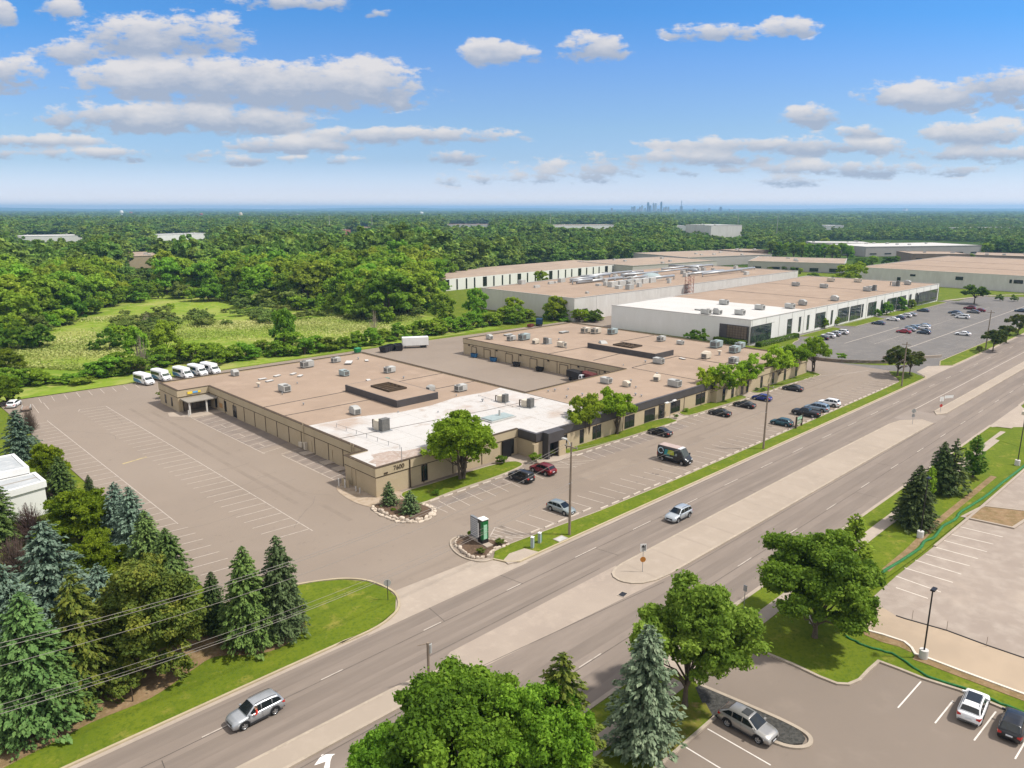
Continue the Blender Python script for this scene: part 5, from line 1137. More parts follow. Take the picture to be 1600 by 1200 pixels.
# ---- high van with a bright wrap
def box_van(L_, W_, prof, name, bodymat, wx, wr=.36, wsx=(1.75, 2.35)):
    root = empty(name); tx, tz = zip(*prof); top = lambda x: float(np.interp(x, tx, tz))
    wd = lambda x: W_/2*(1-.12*max(0, (abs(x)/(L_/2)-.78)/.22)**2); Ra = wr+.08; rings = []
    xs = sorted(set([round(float(v), 3) for v in list(np.linspace(-L_/2, L_/2, 25)) + list(tx) + [a+o for a in wx for o in (-Ra,-Ra*.8,-Ra*.4,0,Ra*.4,Ra*.8,Ra)]]))
    for x in xs:
        z0 = .3
        for a in wx:
            if abs(x-a) < Ra: z0 = max(z0, wr+math.sqrt(Ra*Ra-(x-a)**2))
        z1 = top(x); z0 = min(z0, z1-.1); w = wd(x); tum = .06*max(0, z1-1.2); e = min(.12, (z1-z0)*.3)
        H2 = [(0,z0),(w*.93,z0),(w*.99,z0+.1*(z1-z0)),(w,z0+.45*(z1-z0)),(w-tum,z1-e),(w-tum-.1,z1),(w*.5,z1+.02),(0,z1+.03)]
        rings.append([(x,y,z) for (y,z) in H2]+[(x,-y,z) for (y,z) in H2[-2:0:-1]])
    b = MB(); loft(b, rings); b.build('body', [bodymat], root, True)
    for a in wx:
        for s_ in (1,-1): wheel(root, a, s_*(W_/2-.13), wr, s=s_)
    MB().box(-L_/2+.3, L_/2-.35, -W_/2*.8, W_/2*.8, .22, .5).build('underbody', M_plast, root)
    g = MB(); xa, xb = wsx; V = []
    for i in range(5):
        x = xa+(xb-xa)*i/4; z = top(x); w = wd(x)-.06*max(0,z-1.2)-.16
        for k in range(5): t = -1+2*k/4; V.append((x, w*t, z+.045+.005*(1-t*t)))
    g.add(V, [(i*5+k, i*5+k+1, i*5+k+6, i*5+k+5) for i in range(4) for k in range(4)]); g.build('windscreen', M_glass2, root)
    for s_ in (1,-1):
        za = 1.32; y = lambda z: s_*(W_/2+.012-.05*max(0,z-1.3))
        MB().add([(xa-.55,y(za),za),(xb-.1,y(za),za),(xa+.12,y(top(xa)-.3),top(xa)-.34),(xa-.55,y(top(xa)-.3),top(xa)-.34)], [(0,1,2,3)]).build('side_window', M_glass, root)
        MB().box(xb-.25,xb-.1,s_*(W_/2+.02)-.02,s_*(W_/2+.2)+.02,1.35,1.7).build('mirror', M_plast, root)
        MB().box(L_/2-.22,L_/2-.02,s_*W_/2*.62-.16,s_*W_/2*.62+.16,.75,.98).build('headlight', M_lampw, root)
        MB().box(-L_/2-.02,-L_/2+.06,s_*W_/2*.86-.06,s_*W_/2*.86+.06,.8,1.3).build('tail_light', M_lampr, root)
    MB().box(L_/2-.1,L_/2+.02,-W_/2*.42,W_/2*.42,.55,.8).build('grille', M_black, root)
    MB().box(L_/2-.01,L_/2+.035,-.25,.25,.4,.52).build('number_plate', M_plate, root)
    return root
van = box_van(5.6, 2.02, [(-2.8,2.3),(-2.7,2.5),(1.2,2.52),(1.5,2.42),(2.15,1.45),(2.35,1.22),(2.7,1.0),(2.8,.75)], 'cargo_van', P_black, (1.85,-1.75), wsx=(1.5,2.2))
meta(van, 'black high-roof cargo van with a pale ring and green-yellow graphic, roof partly pinkish', 'van')
van.scale = (1.1,1.1,1.1); van.location = (108.0, 70.0, .01); van.rotation_euler = (0,0,R(-88))
MB().box(-2.6,.9,-.82,.82,2.53,2.56).build('roof_panel', nmat('dusty_pink', [(.42,.33,.30),(.33,.26,.24)], [1.2], .7, space='o'), van)
MB().box(.92,1.4,-.78,.78,2.48,2.57).build('roof_panel', P_white, van)
W_ = 2.02
ringm = MB(); n_ = 24; V = []
for k in range(n_):
    a = 2*math.pi*k/n_
    for rr in (.52,.40): V.append((-2.05+rr*math.cos(a), -(W_/2+.006-.05*max(0,1.72+rr*math.sin(a)-1.3)), 1.72+rr*math.sin(a)))
ringm.add(V, [(2*k,2*((k+1)%n_),2*((k+1)%n_)+1,2*k+1) for k in range(n_)]); ringm.build('ring_emblem', pmat('pale_blue_graphic', (.45,.62,.75), .5), van)
def decal(x0,x1,z0,z1,mat,name='side_graphic',off=.009):
    q = lambda z: -(W_/2+off-.05*max(0,z-1.3)); MB().add([(x0,q(z0),z0),(x1,q(z0),z0),(x1-.1,q(z1),z1),(x0+.15,q(z1),z1)],[(0,1,2,3)]).build(name, mat, van)
decal(-1.45,-.35,1.15,2.1,pmat('teal_graphic',(.02,.20,.22),.4)); decal(-.85,.45,1.35,2.1,nmat('green_yellow_graphic',[(.22,.34,.03),(.10,.22,.05),(.40,.38,.05)],[.5,.3],.5,space='o'),off=.013)
decal(.55,1.1,1.35,1.75,pmat('grey_graphic',(.22,.26,.26),.5)); decal(-1.2,.3,.85,.98,pmat('pale_lettering',(.35,.42,.42),.5),'lettering_band')
# ---- shuttle buses by the hedge
bus = box_van(6.6, 2.2, [(-3.3,1.2),(-3.28,1.25),(1.2,1.25),(1.5,2.05),(2.0,1.95),(2.5,1.35),(2.9,1.15),(3.2,1.02),(3.3,.8)], 'shuttle_bus', P_white, (2.15,-1.9), .38, wsx=(1.95,2.5))
bx_ = MB(); 
for (x0,x1,w,z0,z1) in ((-3.3,1.55,1.14,.45,2.75),):
    rings = []
    for x,k in ((x0,.96),(x0+.06,1),(x1-.1,1),(x1+.25,.9)):
        rings.append([(x,y,z) for (y,z) in ((-w*k,z0),(w*k,z0),(w*k,z1-.25),(w*k-.12,z1-.04*k),(w*.5,z1+.03),(-w*.5,z1+.03),(-w*k+.12,z1-.04*k),(-w*k,z1-.25))])
    loft(bx_, rings)
bx_.build('coach_body', P_white, bus)
M_busblue = nmat('bus_blue', [(.03,.10,.22),(.10,.26,.42)], [1.2], .4, space='o')
for s_ in (1,-1):
    MB().box(-3.05,.9,s_*1.15-.02,s_*1.15+.02,1.45,2.25).build('side_window', M_glass, bus); MB().add([(-3.28,s_*1.163,.5),(.9,s_*1.163,.5),(.1,s_*1.163,.9),(-1.2,s_*1.163,1.3),(-3.28,s_*1.163,1.38)],[(0,1,2,3,4)]).build('side_stripe', M_busblue, bus)
bg_ = 'white shuttle buses parked along the hedge'
bl = ['white shuttle bus with blue stripes, leftmost by the hedge','white shuttle bus with dark windows, second from the left by the hedge','white shuttle bus with a blue flank, middle of five','white shuttle bus, second from the right of five','white shuttle bus, nearest the roof vent end of the row']
for i, (u, v) in enumerate(((230,600),(257,594),(291,590),(314,586),(334,583))):
    o = bus if i == 0 else copy_tree(bus); x, y = G(u, v-2, .6); o.location = (x, y+2.0, .01); o.rotation_euler = (0,0,R(-80)); meta(o, bl[i], 'bus', bg_)
# ---- courtyard trucks, trailer, containers
def truck(x, y, rz, cabmat, boxmat, label):
    r = empty('box_truck', (x, y, 0), rz, label, 'truck')
    b = MB(); prof = [(1.3,1.0),(1.35,2.2),(2.4,2.25),(2.75,1.5),(3.3,1.35),(3.4,.7)]
    loft(b, [[(xx,-1,.5),(xx,1,.5),(xx,.98,z*.8),(xx,.85,z),(xx,-.85,z),(xx,-.98,z*.8)] for xx,z in prof]); b.build('cab', cabmat, r)
    MB().add([(2.44,-.8,2.2),(2.44,.8,2.2),(2.76,.84,1.6),(2.76,-.84,1.6)],[(0,1,2,3)]).build('windscreen', M_glass, r)
    for s_ in (1,-1): MB().box(1.6,2.4,s_*.985-.02,s_*.985+.02,1.4,2.0).build('side_window', M_glass, r)
    bb = MB().box(-3.6,1.2,-1.15,1.15,.9,2.7); 
    for k in range(8): bb.box(-3.5+k*.6,-3.42+k*.6,-1.19,1.19,.92,2.72)
    bb.build('cargo_box', boxmat, r); MB().box(-3.5,3.0,-.5,.5,.5,.9).build('chassis', M_plast, r)
    for xx in (2.3,-2.2):
        for s_ in (1,-1): MB().disc((xx,s_*.95,.45),(0,1,0),.45,.28,16).build('wheel', M_rub, r)
    return r
M_maroon = nmat('maroon_box', [(.13,.035,.035),(.09,.025,.025)], [.8], .6, space='o')
truck(143.2, 123.4, R(-100), P_white, M_black, 'white-cabbed truck with a dark load, nearer the courtyard door')
truck(146.6-3.0+.2, 119.6, R(-102), P_white, M_maroon, 'white-cabbed truck with a maroon ribbed box in the courtyard')
tb = empty('box_trailer', (*G(649, 543), 0), R(150), 'white box trailer standing at the back edge of the yard', 'trailer')
q = MB(); q.box(-4.2,4.2,-1.3,1.3,.9,3.5); 
for k in range(14): q.box(-4.15+k*.62,-4.10+k*.62,-1.33,1.33,.95,3.45)
q.build('body', M_white, tb); MB().box(-4.1,4.1,-.5,.5,.6,.9).build('chassis', M_plast, tb)
for xx in (-3.0,-2.0):
    for s_ in (1,-1): MB().disc((xx,s_*1.1,.5),(0,1,0),.5,.3,14).build('wheel', M_rub, tb)
MB().box(3.2,3.4,-.1,.1,0,.9).build('landing_leg', M_plast, tb)
def skip(x, y, rz, sx, sy, h, mat, label, name='dumpster', lid=None, group=None):
    r = empty(name, (x, y, 0), rz, label, 'dumpster', group)
    b = MB(); P0 = [(-sx*.42,-sy*.42,.15),(sx*.42,-sy*.42,.15),(sx*.42,sy*.42,.15),(-sx*.42,sy*.42,.15)]; P1 = [(-sx*.5,-sy*.5,h),(sx*.5,-sy*.5,h),(sx*.5,sy*.5,h),(-sx*.5,sy*.5,h)]
    b.add(P0+P1, [(0,3,2,1),(0,1,5,4),(1,2,6,5),(2,3,7,6),(3,0,4,7)]); b.ribbon([p[:2] for p in P1], .1, h-.1, h+.02, closed=True)
    for k in range(5): xx = -sx*.4+k*sx*.2; b.box(xx-.04, xx+.04, -sy*.5-.02, sy*.5+.02, .3, h-.08)
    b.build('bin', mat, r)
    if lid: MB().add([(-sx*.5,-sy*.5,h+.04),(sx*.5,-sy*.5,h+.04),(sx*.5,sy*.5,h+.25),(-sx*.5,sy*.5,h+.25)], [(0,1,2,3)]).build('lid', lid, r)
    else: MB().box(-sx*.45,sx*.45,-sy*.45,sy*.45,h*.55,h*.6).build('load', M_plast, r)
    return r
x, y = G(606, 549); skip(x, y, R(20), 6.2, 2.4, 1.9, pmat('dark_steel',(.03,.03,.035),.6), 'long dark open container at the back edge of the yard')
x, y = G(623, 547); skip(x, y, R(60), 4.5, 2.2, 1.9, MATS['dark_steel'], 'dark open container between the long one and the white trailer')
M_bblue = pmat('bin_blue', (.03,.12,.26), .5); M_bgreen = pmat('bin_green', (.02,.18,.07), .5)
for (u, v, m, lb) in ((741,562,M_bblue,'blue bin first in the row by the courtyard doors, far end'),(771,567,M_bblue,'blue bin second by the courtyard doors'),(807,573,M_plast,'dark bin with clutter by the middle courtyard door'),(843,580,M_black,'black bin nearest to the courtyard trucks')):
    x, y = G(u, v); skip(144.8, atX(u, v, 144.8), R(95), 2.0, 1.2, 1.25, m, lb, lid=M_plast, group='bins by the courtyard doors')
x, y = G(559, 551); skip(x, y, R(10), 2.2, 1.3, 1.3, M_bgreen, 'green bin behind the tan roof by the hedge', lid=M_bgreen)
dt = truck(*G(843, 508), R(40), pmat('dark_blue_cab',(.02,.06,.12),.4), nmat('dark_blue_load',[(.02,.06,.12),(.015,.04,.08)],[1],.6,space='o'), 'dark blue truck under the trees beyond the roof')
bs = skip(*G(829, 511), R(20), 3.2, 1.6, 1.1, nmat('rust_red',[(.22,.07,.06),(.15,.05,.04)],[.5],.7,space='o'), 'rusty red open container beside the dark blue truck')
# ------------------------------------------------------------------ roof units
def rtu(kind, x, y, z, rz, sc, label, group):
    r = empty({'box':'rooftop_unit','hood':'rooftop_unit','flat':'roof_hatch','tall':'rooftop_unit','small':'exhaust_vent'}[kind], (x, y, z), rz, label, 'rooftop unit' if kind not in ('flat','small') else ('roof hatch' if kind == 'flat' else 'vent'), group)
    r.scale = (sc, sc, sc); return r
RT = {}
def rtu_make(kind, mat):
    key = (kind, mat.name)
    if key in RT: return RT[key]
    P = []
    if kind == 'box':
        P = [('curb', MB().box(-1.0,1.0,-.6,.6,0,.22), M_grille), ('housing', MB().box(-1.1,1.1,-.7,.7,.22,1.25).box(-.2,1.12,-.72,.72,1.25,1.29), mat), ('grille', MB().box(-1.0,-.1,-.73,-.70,.35,1.15).box(-1.13,-1.1,-.5,.5,.4,1.1), M_grille), ('fan', MB().disc((-.6,0,1.3),(0,0,1),.42,.12,14), M_grille)]
    elif kind == 'hood':
        h = MB().box(-.9,.9,-.7,.7,.2,1.1); h.add([(-.9,-.7,1.1),(.9,-.7,1.1),(.9,.7,1.1),(-.9,.7,1.1),(-.3,-.6,1.5),(.7,-.6,1.5),(.7,.6,1.5),(-.3,.6,1.5)], [(0,1,5,4),(1,2,6,5),(2,3,7,6),(3,0,4,7),(4,5,6,7)])
        h.add([(.9,-.6,.95),(.9,.6,.95),(1.5,.6,.55),(1.5,-.6,.55)], [(0,3,2,1),(0,1,2,3)])
        P = [('curb', MB().box(-.8,.8,-.6,.6,0,.2), M_grille), ('housing', h, mat), ('grille', MB().box(-.93,-.9,-.5,.5,.3,1.0), M_grille)]
    elif kind == 'tall':
        P = [('frame', MB().box(-1.2,1.2,-.9,.9,.0,.1), M_metal), ('housing', MB().box(-.1,1.1,-.65,.65,.1,1.35), mat), ('condenser', MB().box(-1.0,-.15,-.6,.6,.1,1.75), M_grille), ('duct', MB().tube([(1.1,.3,1.2),(1.7,.3,1.2),(1.7,.3,.1)], .12, 6), M_brown)]
    elif kind == 'flat': P = [('curb', MB().box(-1.1,1.1,-.5,.5,0,.22), M_grille), ('lid', MB().box(-1.15,1.15,-.55,.55,.22,.32), mat)]
    else: P = [('pipe', MB().tube([(0,0,0),(0,0,.5)], .14, 8), M_metal), ('cap', MB().disc((0,0,.58),(0,0,1),.3,.16,10), mat)]
    r = rtu(kind, 0, 0, 0, 0, 1, '', None)
    for n_, mb, m in P: mb.build(n_, m, r)
    RT[key] = r; r['_used'] = 0; return r
def unit_at(kind, mat, u, v, z, rz, sc, label, group):
    r = rtu_make(kind, mat)
    if r['_used']: r = copy_tree(r)
    else: r['_used'] = 1
    x, y = G(u, v, z); r.location = (x, y, z); r.rotation_euler = (0, 0, R(rz)); r.scale = (sc, sc, sc); meta(r, label, None, group)
ga, gb, gc = 'rooftop units of the tan building', 'rooftop units of the white office', 'flat hatches and vents of the tan roof'
zt = Hm-.14
U = [('hood',M_hvac,367.5,587,90,1.0,'grey hooded unit at the far roof edge beside the shuttle buses',ga),('box',M_hvac,480,574,0,1.35,'large pale grey unit near the hedge edge of the west roof',ga),
 ('box',M_hvac,525,566,0,1.0,'grey unit beside two flat white panels on the west roof',ga),('box',M_hvacb,538,587,90,1.1,'blue-grey unit in the middle of the west roof',ga),('box',M_hvac,609,582,0,1.15,'grey unit north of the small green one',ga),
 ('box',M_hvacg,602,598,0,.85,'small green unit on the west roof',ga),('small',M_hvacw,404,605,0,1.6,'cream vent box on the west roof near its front edge',gc),('box',M_hvac,445,612,90,1.25,'large two-tone grey unit near the west wall',ga),
 ('hood',M_hvac,555,647,90,1.1,'grey unit just outside the white roof, below the dark screen',ga),('box',M_hvac,720,611,0,1.15,'pale unit beside the dark roof screen and white roof',ga),('hood',M_hvac,673,611,0,.9,'pale unit hidden half behind the dark roof screen',ga),
 ('tall',M_hvacw,597,672,90,1.35,'beige unit with a dark condenser on the white roof, nearest the west wall',ga),('tall',M_hvacw,786,628,100,1.0,'beige unit on the white roof, second from the yard corner',ga),('tall',M_hvacw,825,636,100,1.1,'beige unit on a pale frame, white roof towards the trees',ga),
 ('box',M_hvac,947,599,90,1.1,'pale unit alone at the yard side of the middle roof',ga),('hood',M_hvacw,979,604,90,.9,'cream hooded unit on the middle roof above the leaning trees',ga),('hood',M_hvacw,1026,595,20,1.0,'cream rounded unit left of the large grey one on the middle roof',ga),('box',M_hvac,1054,604,90,1.25,'large pale grey unit near the black fascia of the middle roof',ga),
 ('hood',M_hvac,765,530,90,1.0,'grey louvred unit at the corner of the east roof by the yard',ga),('flat',M_hvac,794,524,0,1.3,'flat grey unit behind the yard corner',gc),('box',M_hvac,799,532,0,1.15,'pale unit in the yard-side row of the east roof, second',ga),('box',M_hvacb,819,531,0,1.5,'large pale blue-grey unit of the yard-side row',ga),
 ('hood',M_hvacw,837,537,0,1.0,'beige louvred unit of the yard-side row, in the middle',ga),('tall',M_hvac,855,537,0,1.1,'tall grey unit of the yard-side row',ga),('box',M_hvacw,878,542,90,1.15,'cream unit ending the yard-side row',ga),('flat',M_hvac,881,520,0,1.5,'grey louvred low unit in the middle of the east roof',gc),
 ('box',M_hvacw,915,520,0,1.35,'cream unit, left one of the pair near the back edge',ga),('box',M_hvacw,931,521,0,1.4,'cream unit, right one of the pair near the back edge',ga),('box',M_hvacb,957,522,0,1.4,'pale blue-grey unit near the back edge behind the second dark screen',ga),('hood',M_hvac,942,544,60,1.4,'rounded pale unit in front of the second dark screen',ga),
 ('box',M_hvac,1033,533,0,1.2,'grey unit behind the end of the second dark screen',ga),('box',M_hvac,1063,538,90,.9,'small grey unit between the screen and the white office',ga),('box',M_hvacb,1119,543,0,1.6,'large blue-grey unit facing the white office corner',ga),('box',M_hvacb,1156,544,0,1.3,'blue-grey unit at the roof end, behind another',ga),
 ('box',M_hvacb,1148,551,0,1.45,'blue-grey unit at the roof end, in front of another',ga),('small',M_hvacw,1124,555,0,2.0,'cream vent in front of the large blue-grey unit',gc),('hood',M_hvacw,1103,560,0,1.3,'cream hooded unit with dark ends on the east roof',ga),('box',M_hvac,1029,568,90,1.2,'pale grey unit in front of the second dark screen, by the seam',ga),('box',M_hvac,1146,567,0,1.2,'grey unit beside the flat one, just above the leaning trees',ga),('flat',M_hvac,1158,569,0,1.5,'flat pale unit above the leaning trees',gc)]
for (k, m, u, v, rz, sc, lb, gp) in U: unit_at(k, m, u, v, zt, rz, sc, lb, gp)
for i, (u, v, lb) in enumerate(((410,593,'flat white hatch, upper one of the pair near the cream vent'),(421,596,'flat white hatch, lower one of the pair near the cream vent'),(433,588,'tiny vent on the roof between the hatches and the two-tone unit'),(458,585,'flat white hatch in the middle of the west roof, left'),(469,588,'flat white hatch in the middle of the west roof, right'),(545,568,'flat white panel beside the grey unit near the hedge'),(573,564,'flat white panel alone near the yard edge'),(576,595,'flat pale hatch near the small green unit'),(1066,561,'tiny brown hatch on the east roof'))):
    unit_at('flat', M_roofw2, u, v, zt, 10*i, .8 if i != 5 else 1.5, lb, gc)
rs = random.Random(4)
for i in range(34):
    x, y = rs.choice([(rs.uniform(66,110), rs.uniform(95,172)), (rs.uniform(113,148), rs.uniform(90,109)), (rs.uniform(150,194), rs.uniform(89,170))])
    r = rtu_make('small', M_metal); 
    if r['_used']: r = copy_tree(r)
    else: r['_used'] = 1
    r.location = (x, y, zt); s_ = rs.uniform(.5, 1.0); r.scale = (s_, s_, s_); meta(r, 'small metal vent pipe standing on the tan building roof', 'vent', 'small vent pipes')
# flat skylight of the white roof
sk = empty('roof_skylight', (*G(778, 654, zt), zt), 0, 'pale flat skylight with a vent on the white roof', 'skylight')
MB().box(-3.2,3.2,-1.8,1.8,0,.3).build('curb', M_hvac, sk); MB().box(-2.9,0,-1.5,1.5,.3,.5).box(.1,2.9,-1.5,1.5,.3,.42).build('lid', M_hvacb, sk); MB().tube([(.8,.4,.4),(.8,.4,1.5)], .2, 8).build('pipe', M_hvac, sk)
# safety rope line on the white roof
for k, ((u0,v0),(u1,v1)) in enumerate((((526,668),(625,702)),((748,619),(812,640)))):
    a = Vector((*G(u0, v0, zt), 0)); b = Vector((*G(u1, v1, zt), 0)); m = MB(); n_ = 6
    r = empty('rope_barrier', (a.x, a.y, zt), 0, 'thin grey rope line on short posts, '+('near the west wall' if k == 0 else 'behind the skylight'), 'barrier')
    for i in range(n_+1): p = (b-a)*i/n_; MB().tube([(p.x,p.y,0),(p.x,p.y,.8 if k == 0 else .3)], .05, 5).build('post', M_metal, r)
    MB().tube([((b-a)*i/n_)+Vector((0,0,(.72 if k == 0 else .25)-.06*(i % 2))) for i in range(n_+1)], .03, 4).build('rope', M_wire, r)
an = empty('antenna_mast', (*G(628, 723, zt), zt), 0, 'thin mast at the front corner of the white roof', 'mast'); MB().tube([(0,0,0),(0,0,2.6)], .05, 6).build('mast', M_metal, an)
for (u, v, k, lb) in ((1103,491,'box','grey unit on the white roof half, left pair front'),(1093,485,'flat','low grey unit on the white roof half, left pair back'),(1121,491,'hood','grey hooded unit in the middle of the white roof half'),(1156,492,'box','wide grey unit with a dark fan on the white roof half'),(1131,476,'box','grey unit on the line between white and tan roof'),
        (1187,484,'box','grey unit at the tan side of the white roof half'),(1234,482,'box','tan and grey unit at the white roof tip'),(1254,477,'hood','grey unit on the tan roof beside the white tip'),(1243,447,'box','grey unit at the back left of the office tan roof'),(1287,450,'box','grey unit in the middle back of the office tan roof'),
        (1298,440,'box','cream unit at the far back of the office tan roof'),(1340,441,'box','cream low unit at the far back, right'),(1304,470,'hood','cone-shaped unit near the front edge of the office roof'),(1355,455,'box','grey low unit with dishes, office roof'),(1363,454,'tall','dark tall unit beside the low one, office roof'),(1400,447,'tall','large pale unit near the far end of the office roof'),(1418,445,'hood','round pale unit at the far end of the office roof')):
    unit_at(k, M_hvac if 'cream' not in lb else M_hvacw, u, v, Hc-.12, 90, 1.45, lb, gb)
# ------------------------------------------------------------------ poles and wires
def pole(x, y, h, label, arms=True, lamp=False, cat='utility pole'):
    r = empty('utility_pole', (x, y, .1), 0, label, cat, 'wooden utility poles of the avenue')
    MB().tube([(0,0,-.2),(0,0,h*.5),(.05,0,h)], [.2,.165,.12], 9).build('pole', M_wood, r)
    if arms:
        MB().box(-.07,.07,-1.1,1.1,h-.75,h-.60).build('crossarm', M_wood, r)
        for yy in (-1.0,.9): MB().tube([(0,yy,h-.6),(0,yy,h-.35)], .06, 6).build('insulator', M_hvac, r)
        MB().box(-.3,.3,-.08,.08,h*.56,h*.56+.1).build('bracket', M_metal, r)
    if lamp:
        MB().tube([(0,0,h-.9),(.6,.9,h-.3),(1.0,1.9,h-.2)], .045, 6).build('lamp_arm', M_metal, r)
        MB().box(.8,1.25,1.8,2.5,h-.3,h-.12).build('lamp_head', M_hvac, r)
    return r
PL = [(71.5,62.6,13.4,'weathered utility pole with a lamp bracket by the near driveway',1),(125.9,62.4,12.6,'slim utility pole beyond the dark van, in front of the teal car',0),(198.0,62.6,11.4,'utility pole before the round dark tree at the lot end',0),(272.6,62.6,12.4,'utility pole among the small trees by the far lot',0)]
for (x, y, h, lb, lm) in PL:
    p = pole(x, y, h, lb, lamp=bool(lm))
gd = MB().tube([(71.9,62.6,.1),(71.9,62.6,8.5)], .05, 5); 
x, y = G(676, 1052); pb = empty('utility_pole', (40.0, 49.9, .1), 0, 'short dark pole top with a transformer, rising behind the leafy tree', 'utility pole')
zz = 4.6; pbx = atY(671, 1046, 49.9); pb.location = (37.0, 49.6, .1)
MB().tube([(0,0,-.1),(0,0,zz)], .13, 8).build('pole', M_wood, pb); MB().tube([(.2,0,zz-1.1),(.2,0,zz-.2)], .22, 10).build('transformer', M_hvac, pb); MB().tube([(-.9,.4,zz-.1),(.3,-.1,zz-.1)], .05, 5).build('arm', M_wood, pb)
def catenary(a, b, sag, r, label, n=28, group='overhead wires along the avenue'):
    P = [];
    for i in range(n+1):
        t = i/n; P.append((a[0]+(b[0]-a[0])*t, a[1]+(b[1]-a[1])*t, a[2]+(b[2]-a[2])*t - 4*sag*t*(1-t)))
    o = MB().tube(P, r, 5).build('power_line', M_wire); meta(o, label, 'wire', group)
WL = [(1.0,12.9,3.0,.022,'first and highest pair wire crossing the spruces'),(.8,12.6,2.9,.022,'second wire, just below the highest one, crossing the spruces'),(-1.0,12.0,2.9,.020,'single wire below the highest pair, crossing the spruces'),(0.1,8.2,2.6,.018,'upper of the low wires over the long lawn'),(0,7.5,2.6,.024,'lowest thick wire over the long lawn'),(.15,7.8,2.75,.015,'thin low wire close to the lowest one over the lawn')]
for (dy, z, sg_, rr, lb) in WL: catenary((-2,62.5+dy,z),(71.5,62.6+dy*.8,z+(.3 if z > 10 else -.5)), sg_, rr, lb)
for k in range(3):
    for (dy, z, nm) in ((.9,12.2,'far-side high'),(-1.0,12.2,'near-side high'),(.1,8.0,'low')):
        catenary((PL[k][0],62.5+dy,z),(PL[k+1][0],62.5+dy,z-(.8 if k == 1 else .4)), 1.4, .016, '%s wire of the %s pole span beyond the near driveway' % (nm, ('first','second','third')[k]), 14)
# black lamp posts on round concrete bases
def lamp_post(x, y, h, label, basez=.12, base=True, globe=False):
    r = empty('lamp_post', (x, y, basez), 0, label, 'lamp post', 'black lamp posts on concrete bases')
    if base: MB().tube([(0,0,-.1),(0,0,.95)], .42, 16).build('concrete_base', M_whited, r)
    MB().tube([(0,0,.9 if base else 0),(0,0,h)], [.085,.07], 8).build('pole', M_black, r)
    if globe: MB().box(-.5,.5,-.5,.5,h-.1,h+.5).build('lamp_head', M_hvacw, r)
    else: MB().box(-.12,.75,-.2,.2,h-.12,h+.04).build('lamp_head', M_black, r)
    return r
lamp_post(75.4,18.7,7.5,'black lamp post on a white base between the two corner lots'); lamp_post(105.4,28.6,8.6,'black lamp post behind the dark spruce at the eastern lot'); lamp_post(149.4,26.9,9.3,'black lamp post with a pale head at the right frame edge',globe=True)
x, y = G(968+10, 668); lp_ = empty('twin_lamp', (atY(1044,668,86.6), 86.3, .13), 0, 'white twin-headed lamp before the dark windows of the tan building', 'lamp')
MB().tube([(0,0,0),(0,0,3.6)], .06, 6).build('pole', M_hvac, lp_); MB().box(-1.6,1.6,-.12,.12,3.6,3.75).build('arm', M_hvac, lp_)
for s_ in (1,-1): MB().box(s_*1.4-.55,s_*1.4+.55,-.22,.22,3.7,3.9).build('lamp_head', M_white, lp_)
# ------------------------------------------------------------------ signs
def post_sign(name, x, y, h, label, faces, rz=0, pm=M_metal, r0=.04, z=.1, cat='sign'):
    r = empty(name, (x, y, z), rz, label, cat); MB().tube([(0,0,0),(0,0,h)], r0, 6).build('post', pm, r)
    for nm, mb, m in faces: mb.build(nm, m, r)
    return r
def oct_(z, s, y0=0, y1=.03, n=8): P = [(s*math.cos(R(22.5)+2*math.pi*k/n), s*math.sin(R(22.5)+2*math.pi*k/n)) for k in range(n)]; return MB().add([(a, y0, z+b) for a, b in P]+[(a, y1, z+b) for a, b in P], [tuple(range(n)), tuple(range(2*n-1, n-1, -1))]+[(k, n+k, n+(k+1) % n, (k+1) % n) for k in range(n)])
post_sign('stop_sign', 43.3, 65.4, 2.6, 'back of a stop sign on a dark post at the tip of the long lawn', [('sign_plate', oct_(2.2,.45), M_hvac)], R(148), M_plast, .05)
post_sign('median_sign', 69.9, 49.1, 3.4, 'median post with a white keep-right board and an orange disc below', [('arrow_board', MB().box(-.38,.38,-.02,.02,2.75,3.75), M_white), ('arrow', MB().box(-.08,.0,-.05,-.025,2.8,3.3).add([(-.25,-.04,3.3),(.15,-.04,3.3),(-.05,-.04,3.7)],[(0,1,2)]).box(.14,.26,-.05,-.025,2.9,3.6), M_black), ('disc', oct_(1.7,.36,-.06,-.03,16), pmat('orange_disc',(.45,.18,.03),.5))], R(-40), z=.14)
post_sign('median_sign', 163.2, 48.6, 3.3, 'grey sign backs on a thin post at the far tip of the median', [('sign_plate', oct_(2.9,.5), M_hvac), ('lower_plate', MB().box(-.3,.3,0,.03,1.6,2.2), M_metal)], R(-42), z=.14)
post_sign('median_sign', 178.3, 47.8, 3.3, 'white arrow board and red disc at the start of the far median', [('arrow_board', MB().box(-.5,.5,-.02,.02,2.4,3.4), M_white), ('side_board', MB().box(.7,3.0,0,.03,3.0,3.6), M_white), ('disc', oct_(1.4,.36,-.06,-.03,16), pmat('red_disc',(.45,.04,.03),.5))], R(-30), z=.14)
post_sign('sign_post', 70.9, 35.9, 2.8, 'thin dark post with a pale top at the kerb, between the corner trees', [('sign_plate', MB().box(-.05,.05,-.2,.2,2.3,3.0), M_metal)])
post_sign('sign_post', 141.5, 33.5, 2.8, 'thin bare post beside the leafy young pines', [])
